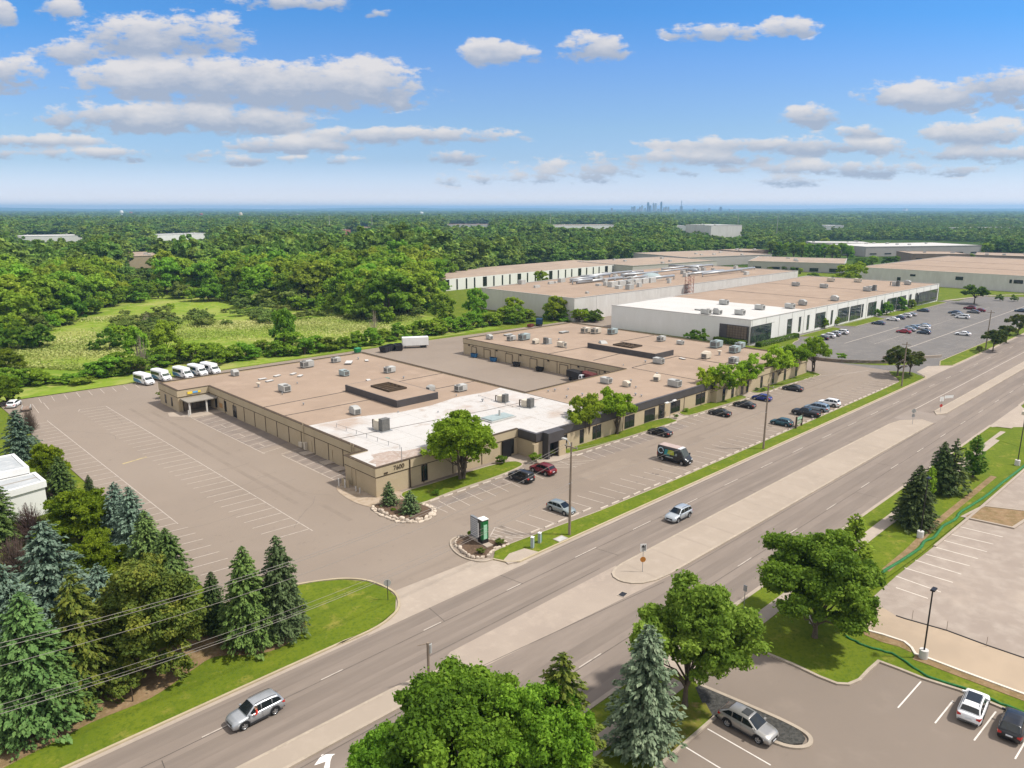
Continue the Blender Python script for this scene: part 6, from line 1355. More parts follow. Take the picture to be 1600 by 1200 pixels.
# monument sign in its stone-edged bed
ms = empty('monument_sign', (61.2, 69.6, .18), R(-96), 'tall two-slab sign, grey with name rows beside black and green with a mint strip', 'sign')
MB().box(-2.2,2.3,-.55,.55,0,.18).build('plinth', M_conc, ms)
gs = MB().box(-2.0,.15,-.18,.18,.15,3.9).build('grey_slab', nmat('sign_grey', [(.20,.21,.22),(.16,.17,.18)], [1], .5, space='o'), ms)
nm = MB()
for k in range(9):
    for s_ in (1,-1): nm.box(-1.85,-.0,s_*.2-.012,s_*.2+.012,.55+k*.36,.78+k*.36)
nm.build('name_strip', nmat('name_strips', [(.50,.51,.52),(.36,.37,.38)], [.25], .5, space='o'), ms)
gk = MB().box(.2,1.25,-.5,.5,.1,4.3).build('black_slab', M_black, ms); MB().box(.16,1.29,-.54,.54,4.3,4.42).build('cap', M_white, ms)
MB().box(1.25,1.28,-.46,.46,.9,4.1).box(.9,1.25,-.53,-.5,.9,4.1).build('green_face', M_steelgreen, ms)
MB().box(1.28,1.31,-.30,.24,.95,3.5).build('mint_panel', M_mint, ms); MB().box(.24,.44,-.54,-.51,1.0,3.6).box(.24,.5,.51,.54,1.0,3.6).build('white_strip', M_white, ms)
ms.scale = (1.0, 1.0, .80)
# stones of the two beds
def stones(path, n, smin, smax, label, group, z0=0, rows=1, seed=1):
    rq = random.Random(seed); P = smoothpath(path, 8); Lc = [0]
    for a, b in zip(P[:-1], P[1:]): Lc.append(Lc[-1]+math.dist(a, b))
    protos = []
    for q in range(4):
        m = MB(); v = []
        for i, zz_ in enumerate((0,.35,.8,1.0)):
            for k in range(7):
                a = 2*math.pi*k/7; rr = (.46,.52,.47,.30)[i]*rq.uniform(.8,1.15); v.append((rr*math.cos(a)*1.25, rr*math.sin(a), zz_))
        m.add(v, [(i*7+k, i*7+(k+1) % 7, i*7+7+(k+1) % 7, i*7+7+k) for i in range(3) for k in range(7)]+[tuple(21+k for k in range(7))]); o = m.build('boulder', M_rock); protos.append(o); o['_u'] = 0
    for row in range(rows):
        for i in range(n):
            s = Lc[-1]*(i+.5*(row % 2)+.2)/n; j = max(k for k in range(len(Lc)) if Lc[k] <= s or k == 0); j = min(j, len(P)-2)
            t = (s-Lc[j])/max(1e-6, Lc[j+1]-Lc[j]); x = P[j][0]+(P[j+1][0]-P[j][0])*t; y = P[j][1]+(P[j+1][1]-P[j][1])*t
            ang = math.atan2(P[j+1][1]-P[j][1], P[j+1][0]-P[j][0]); o = protos[rq.randrange(4)]
            if o['_u']: o = o.copy(); COL.objects.link(o)
            else: o['_u'] = 1
            o.location = (x+rq.uniform(-.12,.12)+math.sin(ang)*row*.45, y+rq.uniform(-.12,.12)-math.cos(ang)*row*.45, z0-.04-(.0 if row == 0 else .0)); sc = rq.uniform(smin, smax)
            o.scale = (sc*rq.uniform(.9,1.5), sc*rq.uniform(.7,1), (.44 if row == 0 else .24)*rq.uniform(.8,1.25)*sc/.6); o.rotation_euler = (0,0,ang+rq.uniform(-.3,.3)); meta(o, label, 'boulder', group)
    for o in protos:
        if not o['_u']: bpy.data.objects.remove(o)
stones([(57.4,89.6),(57.2,85.0),(58.0,82.2),(60.4,80.9),(63.0,82.4),(63.3,85.6)], 22, .5, .75, 'pale limestone block edging the bed of the two dwarf spruces', 'limestone blocks of the corner bed', 0, 2, 3)
stones([(60.2,72.5),(58.5,71.7),(57.8,69.6),(57.3,67.4),(58.5,65.7),(60.6,66.2),(63.7,66.3)], 20, .4, .6, 'pale limestone block edging the bed of the tall sign', 'limestone blocks of the sign bed', 0, 1, 5)
stones([(60.2,72.5),(62.2,71.2),(62.5,69),(63.7,66.5)], 9, .4, .55, 'pale limestone block edging the bed of the tall sign', 'limestone blocks of the sign bed', 0, 1, 7)
# wooden signboard by the pickup
wsn = empty('signboard', (144.4, 64.3, .13), R(4), 'dark wooden signboard with pale boards beside the black pickup', 'sign')
for xx in (-1.5,1.5): MB().box(xx-.14,xx+.14,-.14,.14,0,3.4).build('post', M_brown, wsn)
MB().box(-1.36,1.36,-.08,.08,2.0,3.1).build('board', M_steelgreen if False else nmat('board_green',[(.20,.26,.22),(.14,.19,.16)],[1],.6,space='o'), wsn); MB().box(-1.2,-.1,-.1,-.085,2.5,2.95).box(.1,1.2,-.1,-.085,2.3,2.75).build('name_strip', M_mint, wsn)
MB().box(-1.3,1.3,-.05,.05,.9,1.6).build('lower_board', nmat('board_pale',[(.30,.33,.24),(.22,.25,.18)],[.6],.7,space='o'), wsn)
wsn.scale = (1, 1, .72)
# utility boxes
for (x, y, h, lb) in ((64.9,63.3,1.5,'pale green utility pedestal by the footpath, left of two'),(66.7,63.7,1.4,'pale green utility pedestal with a green side, right of two'),(73.6,29.4,.8,'small pale pedestal on the shaded corner lawn')):
    r = empty('utility_pedestal', (x, y, .12), R(20), lb, 'utility box'); MB().box(-.22,.22,-.18,.18,0,h).build('cabinet', M_hvacb if h > 1 else M_whited, r); MB().box(-.25,.25,-.21,.21,h,h+.08).build('cap', M_white, r)
    if 'green side' in lb: MB().box(.24,.5,-.15,.15,0,.9).build('side_cabinet', M_bgreen, r)
vl = empty('vault_lid', (69.6,61.9+.6,.13), 0, 'square pale vault lid in the grass by the utility pole', 'vault lid'); MB().box(-.8,.8,-.55,.55,0,.05).build('lid', M_hvac, vl); MB().ribbon([(-.85,-.6),(.85,-.6),(.85,.6),(-.85,.6)], .12, 0, .07, closed=True).build('rim', M_conc, vl)
dr = empty('storm_drain', (*G(973, 929), .02), R(10), 'dark storm drain grate beside the median tip', 'drain'); MB().box(-.5,.5,-.35,.35,0,.02).build('grate', M_black, dr); MB().ribbon([(-.55,-.4),(.55,-.4),(.55,.4),(-.55,.4)], .1, -.02, .035, closed=True).build('rim', M_conc, dr)
# bollards at the building corner
for (x, y, lb) in ((58.4,101.0,'pale bollard at the corner of the tan building, first'),(58.8,99.8,'pale bollard at the corner of the tan building, second'),(59.2,97.2,'short pale bollard near the gas meter'),(59.3,96.2,'short pale bollard nearest the front corner'),(57.0,160.2,'white bollard before the porch')):
    r = empty('bollard', (x, y, .03), 0, lb, 'bollard'); MB().tube([(0,0,0),(0,0,1.3 if 'short' not in lb else .8)], .12, 10).build('post', M_whited, r); MB().disc((0,0,1.33 if 'short' not in lb else .83),(0,0,1),.10,.06,10).build('cap', M_whited, r)
fn = empty('gas_meter_fence', (59.1,100.4,.03), 0, 'low tan screen fence round the meter at the building corner', 'fence'); MB().box(0,.08,-1.2,.9,0,1.2).build('panel', M_tan, fn)
# concrete wheel stops
ws = MB(); ws.add([(-.92,-.09,0),(.92,-.09,0),(.92,.09,0),(-.92,.09,0),(-.9,-.055,.14),(.9,-.055,.14),(.9,.055,.14),(-.9,.055,.14)], [(0,3,2,1),(4,5,6,7),(0,1,5,4),(1,2,6,5),(2,3,7,6),(3,0,4,7)])
w0 = ws.build('wheel_stop', nmat('stop_concrete', [(.50,.44,.37),(.38,.33,.28)], [(.6,.4,.7)], .9)); first = True
for row, lb in ((0,'concrete wheel stop along the roadside lawn, one of the long row'),(1,'concrete wheel stop along the lawn by the tan building')):
    for i in range(50):
        x = (66.3 if row == 0 else 66.0) + i*2.72
        if row == 0:
            if x > 204: break
            y = 66.75 - .0 if x < 70 else (66.55 if x < 80 else (65.4 if x < 98 else 64.9))
            if x < 68: continue
        else:
            if x > 196: break
            if 86 < x < 98 or 129 < x < 136 or 159 < x < 167: continue
            y = (85.55 if x < 80 else 86.0) if x < 87 else (84.2 if x < 112 else 83.8 if x < 145 else 83.3 if x < 160 else 83.1)
        o = w0 if first else w0.copy()
        if not first: COL.objects.link(o)
        first = False; o.location = (x, y+.12, .01); o.rotation_euler = (0,0,R(rs.uniform(-2,2))); o.scale = (1,1.35,1); meta(o, lb, 'wheel stop', 'wheel stops of the '+('south' if row == 0 else 'north')+' stall row')
# green silt sock along the eastern lot edge
def sock(pts, label, r_=.11):
    P = smoothpath(pts, 8); o = MB().tube([(p[0]+.05*math.sin(i*.9), p[1]+.05*math.sin(i*.53), .20+.02*math.sin(i*.7)) for i, p in enumerate(P)], r_, 7).build('erosion_sock', nmat('sock_'+str(len(pts)), [(.025,.15,.045),(.04,.22,.07),(.02,.09,.03)], [.8,.3], .7), smooth=True); meta(o, label, 'erosion sock')
sock([G(u, v, .2) for (u, v) in ((1318,992),(1335,1001),(1352,1009),(1380,1017),(1400,1024),(1427,1042),(1453,1058),(1500,1073),(1547,1092),(1577,1104),(1640,1128))], 'green erosion sock curving along the verge behind the parked cars', .12)
sock([(90.8,28.3),(96,27.9),(101.2,27.4),(104,27.7),(106.5,27.3),(112,27.5),(116,27.1),(119,27.4),(124,26.9),(134,26.4),(148,26.0),(160,25.8)], 'bright green erosion sock winding beside the eastern lot', .2)
x0, y0 = G(1243, 908); sock([(x0,y0-1.2),(x0+1.5,y0-1.6),(x0+3,y0-3)], 'short green erosion sock end showing under the big tree', .1)
for i, (u, v) in enumerate(((1425,968),(1479,985),(1541,1010))):
    o = MB().tube([(0,0,0),(0,0,1.1)], .025, 5).build('grade_stake', M_wood); o.location = (*G(u, v, .16), .16); meta(o, 'thin wooden stake standing along the dark joint of the concrete strip', 'stake', 'grade stakes')
for i, (x, y) in enumerate(((12.9,64.9),(22.8,64.8))):
    pass
x, y = G(208, 1098); o = MB().tube([(0,0,0),(0,0,1.5)], .06, 6).build('stub_post', M_brown); o.location = (x, y, .1); meta(o, 'short dark stub post at the edge of the bare soil under the olive tree', 'post')
# ------------------------------------------------------------------ planting near the camera
gS = 'evergreens at the corner of the big lot'
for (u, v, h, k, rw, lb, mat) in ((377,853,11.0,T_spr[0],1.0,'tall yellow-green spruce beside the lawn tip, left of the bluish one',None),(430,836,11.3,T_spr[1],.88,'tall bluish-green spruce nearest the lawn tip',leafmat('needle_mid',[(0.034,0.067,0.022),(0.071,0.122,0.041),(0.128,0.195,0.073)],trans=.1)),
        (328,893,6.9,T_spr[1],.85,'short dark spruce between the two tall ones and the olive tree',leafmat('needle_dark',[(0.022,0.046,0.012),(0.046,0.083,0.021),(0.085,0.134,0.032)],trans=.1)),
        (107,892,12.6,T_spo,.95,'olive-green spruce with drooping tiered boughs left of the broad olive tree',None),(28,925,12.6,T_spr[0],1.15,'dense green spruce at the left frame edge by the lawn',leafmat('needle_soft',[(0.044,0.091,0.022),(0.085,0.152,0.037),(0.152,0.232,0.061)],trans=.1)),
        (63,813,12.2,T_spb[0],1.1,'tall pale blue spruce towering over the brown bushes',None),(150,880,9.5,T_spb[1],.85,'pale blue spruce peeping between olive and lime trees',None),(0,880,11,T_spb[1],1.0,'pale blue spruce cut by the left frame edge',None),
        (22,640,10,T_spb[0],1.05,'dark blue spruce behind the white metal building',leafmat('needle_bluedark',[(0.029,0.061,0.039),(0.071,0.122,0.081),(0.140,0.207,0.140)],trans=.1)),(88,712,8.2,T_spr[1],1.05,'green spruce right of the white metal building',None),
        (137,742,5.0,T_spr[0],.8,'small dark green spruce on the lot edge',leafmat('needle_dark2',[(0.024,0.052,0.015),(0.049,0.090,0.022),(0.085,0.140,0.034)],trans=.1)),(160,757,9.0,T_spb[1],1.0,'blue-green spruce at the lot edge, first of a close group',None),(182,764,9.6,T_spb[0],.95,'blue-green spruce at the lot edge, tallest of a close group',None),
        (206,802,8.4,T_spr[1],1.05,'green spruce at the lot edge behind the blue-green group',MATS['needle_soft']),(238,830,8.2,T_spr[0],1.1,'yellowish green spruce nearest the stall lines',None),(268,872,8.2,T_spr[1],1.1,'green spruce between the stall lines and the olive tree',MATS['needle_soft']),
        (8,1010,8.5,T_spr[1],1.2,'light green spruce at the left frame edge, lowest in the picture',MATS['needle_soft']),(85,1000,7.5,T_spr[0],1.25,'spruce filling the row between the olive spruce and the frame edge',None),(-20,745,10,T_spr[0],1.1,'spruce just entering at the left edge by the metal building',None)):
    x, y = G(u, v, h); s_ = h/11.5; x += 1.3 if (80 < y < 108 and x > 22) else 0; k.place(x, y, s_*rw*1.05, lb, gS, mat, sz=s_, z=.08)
x, y = G(217, 868, 12); T_olive.place(x, y, 1.0, 'broad round-topped olive-gold evergreen, widest of the row', gS, L_olive, rz=1.0, sz=.97, z=.05)
for (u, v, h, sc, lb) in ((118,762,7.8,1.05,'broad lime-green tree in front of the lot, above the blue spruces'),(70,693,6.0,.6,'small lime-green tree right of the metal building'),(140,835,6.2,.72,'lime-green tree below the broad lime one'),(4,585,7.0,.8,'lime-green tree at the left edge by the parked white car'),(5,545,6,.9,'lime-green bush at the left edge below the meadow')):
    x, y = G(u, v, h); T_lime.place(x, y, sc, lb, 'lime green trees by the lot', sz=h/8, z=.05)
tb_ = Tree('bare_bush', None, None, cat='bush')
for i, (u, v, h, sc, lb) in enumerate(((42,790,5.4,1.15,'brown leafless bush below the metal building'),(18,842,5.4,1.2,'brown leafless bush at the left frame edge above the blue spruce'),(75,752,4.5,.8,'small brown bush under the green spruce'),(42,640,5.0,.7,'brown twiggy bush beside the dark blue spruce'))):
    x, y = G(u, v, h); o = twig_mesh(40+i, 4.8, 3.0, 650).build('bare_bush', L_brown); o.location = (x, y, .05); o.scale = (sc, sc, h/4.8); meta(o, lb, 'bush')
# trees at the bottom of the frame
T_maple[0].place(*G(712, 1130, 7), .98, 'very large bright green maple at the bottom of the frame', None, rz=.4, sz=.98)
T_maple[1].place(*G(832, 1150, 6.5), .74, 'bright green maple right of the very large one, cut by the frame', None, rz=2.0, sz=.85)
T_maple[0].place(*G(600, 1200, 5.5), .62, 'smaller bright maple crown at the left of the very large one', None, rz=3.4, sz=.72)
T_spo.place(*G(880, 1014, 11.5), 1.0, 'yellow-green spruce tip rising behind the large maples', None, L_spo2 if False else L_olive, sz=1.0)
T_spb[0].place(44.9, 30.6, 1.0, 'pale blue-green spruce with ragged boughs before the corner lawn', None, leafmat('needle_grey',[(0.067,0.104,0.055),(0.134,0.195,0.110),(0.268,0.329,0.201)],trans=.1), rz=.7, sz=1.02)
T_ash.place(51.9, 31.2, .98, 'spreading green tree with a visible grey trunk beside the gravel island', None, rz=.9, sz=1.0, z=.1)
T_deep.place(71.2, 27.9, 1.02, 'deep green broad tree on the corner lawn by the eastern lot', None, rz=2.1, sz=.98, z=.1)
for (u, v, h, k, rw, lb, m) in ((1440,727,9.2,T_spr[0],1.2,'dark spruce behind the black lamp post at the eastern lot',MATS['needle_dark']),(1478,690,8.6,T_spr[1],1.05,'dark spruce left of two beside the far sidewalk',MATS['needle_dark']),(1497,684,9.2,T_spt,1.15,'dark ragged spruce between two others by the far sidewalk',MATS['needle_dark']),(1530,680,7.5,T_spike,1.1,'young upright pine farthest along the sidewalk',L_deep),(1458,728,5.2,T_spike,.7,'small bright pine between the dark spruces',L_locust),(1340,803,7.6,T_spike,1.1,'young upright pine behind the deep green tree',L_maple)):
    x, y = G(u, v, h); k.place(x, y, h/11.5*rw if k in T_spr else h/8*rw, lb, None, m, sz=h/11.5 if k in T_spr else (h/9 if k is T_spt else h/7.5), z=.1)
x, y = G(1604, 640); T_crab[0].place(166, 24, .5, 'small golden shrub at the right frame edge', None, L_olive)
# front garden
T_front.place(75.0, 89.8, 1.02, 'full round green locust before the white-roofed wing', 'locust trees before the tan building', rz=.3, z=.1)
gl_ = 'locust trees before the tan building'
for i, (x, y, h, sc, lb) in enumerate(((105.3,88.5,9.0,.92,'yellow-green locust before the dark fascia, left of a close pair'),(113.6,87.6,9.4,.98,'yellow-green locust before the dark fascia, right of a close pair'),
        (*G(1103,629),7.8,.62,'thin pale locust leaning over the middle roof corner'),(*G(1126,626),8.6,.88,'feathery bright locust by the end of the dark fascia'),(*G(1151,617),6.6,.52,'small slender locust between two fuller ones'),(*G(1165,612),8.9,.86,'full bright locust in the middle of the leaning row'),
        (*G(1214,598),9.2,.98,'wide locust with a forked trunk beyond the slim pole'),(*G(1243,588),9.4,.95,'broad locust second from the row end'),(*G(1271,580),9.6,.95,'broad locust ending the row by the lot driveway'))):
    T_loc[i % 3].place(x, y, sc, lb, gl_, rz=i*1.3, sz=h/8.5, z=.1)
for (u, v, rw, h, lb) in ((607,752,1.0,3.7,'dark dwarf spruce in the stone bed, nearest the tan wall'),(640,766,1.1,3.5,'dark dwarf spruce in the stone bed, nearest the drive')):
    x, y = G(u, v, h+.3); T_cone.place(x, y, rw*1.1, lb, 'dwarf spruces in the corner bed', MATS['needle_mid'], sz=h/3.6, z=.3)
for (u, v, sc, m, lb) in ((784,724,.36,L_deep,'round clipped shrub left of the entrance walk'),(838,722,.40,L_forest,'spreading shrub on the entrance walk island'),(862,713,.28,L_olive,'low shrub right of the entrance'),(878,708,.26,L_locust,'pale low shrub at the walk edge'),(680,775,.22,L_deep,'low shrub at the tan wall under the first window'),
        (252,622,.42,L_willow,'pale round shrub at the pavilion corner'),(736,838,.17,L_lime,'lime tuft left of the tall sign'),(753,866,.20,L_olive,'golden tuft in front of the tall sign'),(782,852,.22,L_olive,'sprawling juniper right of the tall sign'),(1057,654,.2,L_deep,'small clipped shrub by the first dark window'),(1071,644,.2,L_locust,'pale shrub on the lawn behind the black cars'),(1183,611,.2,L_deep,'round shrub by the second walk'),(1192,612,.2,L_deep,'round shrub next to the second walk, right one'),(615,800,.14,L_lime,'lime tuft between the dwarf spruces'),(1315,563,.5,L_forest,'green shrub at the old drive between the lots')):
    x, y = G(u, v); T_bush[0].place(x, y, sc, lb, None, m, sz=sc*.8, z=.1)
hd_ = [('dark trimmed hedge along the west end of the white office', 221.2, 119.0, 2.2, 11.0, 1.7), ('dark trimmed hedge under the first glass bay of the white office', 222.5, 114.9, 27, 2.0, 1.5)]
for (lb, x0, y0, dx, dy, h) in hd_:
    rg = np.random.default_rng(int(x0)); n_ = 5200; P = rg.random((n_, 3)); f = rg.integers(0, 3, n_)
    P[f == 0, 2] = 1; P[f == 1, 1] = np.round(P[f == 1, 1]); P[f == 2, 0] = np.round(P[f == 2, 0]); Nn = (P-.5)*np.array([1,1,1.3]); C = P*np.array([dx,dy,h])+rg.normal(0,.08,(n_,3))
    o = bpy.data.objects.new('hedge', leaf_mesh('hedge', C, Nn+rg.normal(0,.4,(n_,3)), rg.uniform(.12,.24,n_), rg.random(n_), L_deep, rg)); COL.objects.link(o); o.location = (x0-(1.2 if dy > 5 else 0), y0-1.0*(dy < 5), 0); meta(o, lb, 'hedge')
for (u, v, sc, lb) in ((1078,535,.75,'round bush by the white office wall, left of two'),(1092,537,.85,'round bush by the white office wall, right of two')):
    x, y = G(u, v); T_bush[1].place(x, y, sc, lb, None, L_deep)
T_crab[0].place(209.5, 67.6, 1.18, 'wide dark crabapple behind the utility pole at the lot end', None, leafmat('leaf_bronze',[(.05,.08,.012),(.105,.135,.02),(.17,.18,.035)]), sz=1.25)
T_crab[1].place(214.0, 66.0, .9, 'second dark crown merging with the wide crabapple', None, MATS['leaf_bronze'], sz=1.1)
for (u, v, sc, lb) in ((1551,549,1.05,'dark broad tree left of the far utility pole'),(1572,536,.9,'small tree right of the far utility pole'),(1590,524,1.15,'rounded tree among the small trees at the right edge'),(1530,552,.35,'tiny sapling on the far verge')):
    x, y = G(u, v); T_crab[0].place(x, y, sc, lb, None, MATS['leaf_bronze'])
x, y = G(1522, 475); T_crab[1].place(x, y, 1.5, 'forked dark tree at the far corner of the grey car park', None, L_deep)
for (u, v, sc, lb) in ((1404,485,.9,'round leafy tree before the last glass bays of the office'),(1385,492,.8,'small leafy tree before the glass bays, left of the round one'),(1424,482,.6,'thin tree before the last bays of the office'),(1288,513,.55,'thin sapling before the narrow office windows'),(1304,508,.5,'thin sapling before the third office bay'),(1370,494,.45,'slim sapling before the middle office bays')):
    x, y = G(u, v); T_med[0].place(x, y, sc*.75, lb, None, L_forest, sz=sc*.7)
for (u, v, lb) in ((1561,470,'left small dark cone shrub on the far lawn'),(1584,471,'right small dark cone shrub on the far lawn')):
    x, y = G(u, v); T_bush[1].place(x, y, .55, lb, None, L_deep)
# retaining wall between the two lots
rw_ = empty('retaining_wall', (212, 84, 0), 0, 'low weathered timber retaining wall between the tan lot and the grey lot', 'wall')
wb(MB().ribbon(smoothpath([(216,104),(215.6,96),(216.5,88),(221,80.5),(226,76),(231,72.5),(237,69.5)], 6), .5, 0, .95), 'wall', nmat('old_timber', [(.20,.165,.13),(.14,.115,.09)], [(.8,.4,.6)], .95), rw_)
wb(MB().ribbon([(232,79.5),(239,73.5),(241,72)], .4, 0, .9), 'wall_section', nmat('rusty_wall', [(.26,.19,.14),(.20,.15,.11)], [(1,.4,.6)], .95), rw_); wb(MB().ribbon([(241.2,71.8),(247.5,68.2)], .5, 0, .7), 'concrete_end', M_conc, rw_)
sheet('soil_bed', smoothpath([(216.6,100),(218,90),(224,80),(232,73),(236,70.5),(230,70.5),(222,76),(216.4,88)], 3, True), .03, M_grass)
# ------------------------------------------------------------------ hedge row, meadow, woods
rs = random.Random(21)
gH = 'trees of the belt between the lot and the meadow'
def treeP(pool, u, v, sc, lb, gp, sz=None, mat=None): x, y = G(u, v); pool[rs.randrange(len(pool))].place(x, y, sc, lb, gp, mat, sz=sz, z=-.1)
belt = [(15,598,.75),(40,592,.7),(66,590,.55),(92,590,.5),(112,588,.45),(128,592,.4),(148,583,.8),(170,580,.85),(188,578,.8),(205,574,.9),(243,566,.7),(262,562,.85),(282,556,.8),(300,558,.9),(322,552,.75),(345,558,.8),(366,556,.7),(388,552,.85),(408,548,.7),(430,550,.75),(452,548,.9),(472,545,.7),(492,542,.75),(512,540,.65),(538,538,.7),(555,535,.75),(578,530,.8),(600,527,.7),(622,524,.75),(640,520,.7),(662,518,.8),(680,514,.9),(700,512,.85),(720,508,.9),(742,505,1.0),(764,502,.95),(786,500,.8),(806,498,.95),(824,496,.8),(870,496,1.05),(888,494,.9),(912,496,.65),(925,495,.55)]
for (u, v, sc) in [(u+rs.uniform(-4,4), v+11*(1-u/1900)+rs.uniform(-4,1), sc*1.2) for (u, v, sc) in belt] + [(u+11, v+6, .5) for (u, v, sc) in belt]:
    treeP(T_med if sc > .6 else T_bush, u, v+0, sc*(.78 if sc > .6 else 1.5), 'green leafy tree in the belt of trees and bushes behind the lot', gH, sz=sc*rs.uniform(.42,.66)*(1 if sc > .6 else 1.3))
for (u, v, h, sc, pool, lb) in ((445,548,15,1.0,T_med,'tall loose tree standing out of the belt above the west roof'),(690,510,14,1.15,T_med,'tall dense tree left of the white warehouses'),(742,503,15,1.1,T_med,'tall tree before the corner of the white warehouse'),(215,566,12,.8,T_med,'slender tree beside the pale dead tree by the buses'),(262,560,13,1.05,T_med,'leafy tree of two tiers above the shuttle buses'),(866,500,11,1.1,T_med,'yellowish tree between the dark blue truck and the dock doors'),(800,498,10,1.0,T_med,'golden-green tree left of the dark blue truck')):
    x, y = G(u, v); pool[0].place(x, y, sc, lb, None, L_locust if 'ish' in lb or 'golden' in lb else None, sz=h/11, z=-.1)
dd = twig_mesh(77, 11, 3.6, 90); dd.tube([(0,0,0),(.1,0,5),(0,.1,10)], [.13,.09,.03], 6); o = dd.build('dead_tree', nmat('pale_dead_wood',[(.30,.25,.20),(.22,.18,.14)],[1],.9)); o.location = (*G(224, 580), 0); meta(o, 'pale leafless dead tree beside the shuttle buses', 'tree')
for (u, v, h, lb) in ((735-150,520,9,'pale leafless tree in the reeds before the dense wood'),(230,510,6,'grey leafless bush in the meadow'),(370,470,7,'grey leafless bush at the wood edge by the meadow')):
    dd = twig_mesh(int(u), h, 3.2, 90); dd.tube([(0,0,0),(0,0,h*.9)], [.12,.04], 6); o = dd.build('dead_tree', MATS['pale_dead_wood']); o.location = (*G(u, v), -.1); meta(o, lb, 'tree')
# meadow shrubs
gM = 'willow bushes scattered in the meadow'
def inpoly(p, P):
    c = False; n = len(P)
    for i in range(n):
        (x1, y1), (x2, y2) = P[i], P[(i+1) % n]
        if (y1 > p[1]) != (y2 > p[1]) and p[0] < (x2-x1)*(p[1]-y1)/(y2-y1)+x1: c = not c
    return c
shrub_zone = [(178,505),(200,486),(260,478),(330,476),(420,480),(500,488),(560,500),(520,508),(430,512),(360,508),(280,512),(215,540),(185,530)]
cnt = 0
while cnt < 52:
    u, v = rs.uniform(175,565), rs.uniform(474,542)
    if not inpoly((u, v), shrub_zone): continue
    x, y = G(u, v); sc = rs.uniform(.55,1.25); T_wil[rs.randrange(2)].place(x, y, sc, 'rounded willow bush in the rough meadow before the woods', gM, [L_willow, L_willow, L_willow, L_locust][rs.randrange(4)], sz=sc*rs.uniform(.6,.95), z=-.1); cnt += 1
for (u, v, sc, lb) in ((18,548,1.5,'dark bush clump in the meadow at the left edge'),(40,546,1.6,'dark bush clump in the meadow, second from the left edge'),(62,545,1.4,'dark bush clump in the meadow, third from the left edge'),(172,548,1.2,'round dark bush alone in the meadow'),(148,549,.6,'tiny dark bush in the open meadow')):
    x, y = G(u, v); T_bush[1].place(x, y, sc, lb, None, L_deep, z=-.1)
# tall reeds: countless, one object
rg = np.random.default_rng(5); zone = [(60,576),(0,575),(0,520),(120,500),(180,495),(300,500),(430,505),(560,492),(650,480),(662,505),(640,518),(560,532),(430,545),(330,552),(230,562),(130,580)]
C = []; 
def nz2d(x, y): return math.sin(x*.061+1.3*math.sin(y*.043))+math.sin(y*.083+x*.021+2)+.6*math.sin(x*.17+y*.11)
while len(C) < 30000:
    u, v = rg.uniform(0,665), rg.uniform(478,585)
    if inpoly((u, v), zone):
        x, y = G(u, v)
        if nz2d(x, y) + rg.normal()*.7 > .1: C.append((x, y, .3+rg.random()*.45))
C = np.array(C); n_ = len(C); Nn = rg.normal(size=(n_,3)); Nn[:,2] = np.abs(Nn[:,2])+.9; T = rg.normal(size=(n_,3))*.5; T[:,2] = 1
o = bpy.data.objects.new('reeds', leaf_mesh('reeds', C, Nn, rg.uniform(.22,.5,n_), np.array([.45+.25*nz2d(c[0]*1.7,c[1]*1.7) for c in C])+rg.normal(0,.15,n_), L_reed, rg, 1.0, T)); COL.objects.link(o); meta(o, 'pale tall reeds and grasses covering parts of the meadow', 'reeds', kind='stuff')
# woods: front edge surveyed from the photograph; every crown up to ~300 is a tree of its own
edge = [(-400,545),(0,532),(25,528),(60,520),(95,508),(130,494),(165,478),(200,470),(270,466),(350,468),(430,478),(500,484),(560,496),(610,503),(655,496),(680,470),(692,447),(760,428),(840,414),(985,409),(1000,407),(1060,403),(1130,394),(1200,388),(1240,380),(1300,377),(1360,376),(1420,376),(1535,380),(1545,394),(1600,397),(2100,397)]
eu, ev = zip(*edge)
# spots that stay clear so the far buildings stand free: (u0,u1,v_top,v_base)
clear = [(20,135,372,379),(196,244,401,417),(236,330,370,377),(532,548,359,368),(556,582,355,363),(696,768,351,357),(862,964,354,360),(1056,1072,355,361),(1108,1158,357,372),(1290,1318,354,360),(50,56,412,416),(1300,1540,381,386)]
def blocked(u, vb, vt, hw, d):
    for (a, b, t0, t1) in clear:
        if vb > t0 and vt < t1-4.5 and u+hw*.8 > a and u-hw*.8 < b and vb > t1-2: return True
        if a < u < b and t0-1 < vb < t1+1: return True
    return False
cands = []; rf = random.Random(8)
sp = 9.5
for r_ in range(0, 600):
    D = 150 + r_*sp*(1+r_*.0012)
    if D > 2600: break
    step = sp*(1+r_*.0024)*1.0; na = int(D*R(84)/step)
    for k in range(na):
        a = YAW + R(42) - R(84)*(k+rf.random()*.9)/na; d = D + rf.uniform(-.5,.5)*sp; X, Y = d*math.cos(a), d*math.sin(a)
        u, v, _ = project(X, Y, 0)
        if u < -120 or u > 1720: continue
        if v > np.interp(u, eu, ev) - 1: continue
        hgt = (22 if D < 620 else 18) + 3*math.sin(X*.013+Y*.009) + rf.uniform(-3.5,3.5)
        if u < 30 or 560 < u < 690: hgt += 1.5
        if u > 1050: hgt = hgt*.62
        if 180 < u < 258 and D < 640: hgt *= .40
        if 700 < u < 1050 and D < 900: hgt *= .85
        vt = project(X, Y, hgt)[1]; hw = 6/d*FPX
        if blocked(u, v, vt, hw, d): continue
        # occasional glades
        if math.sin(X*.0072+2)*math.sin(Y*.0065+1) > .9 and D > 700: continue
        cands.append((d, X, Y, hgt, u))
cands.sort()
near = cands[:240]; rest = cands[240:]
print('woods', len(cands))
gW = 'trees of the wood behind the meadow'
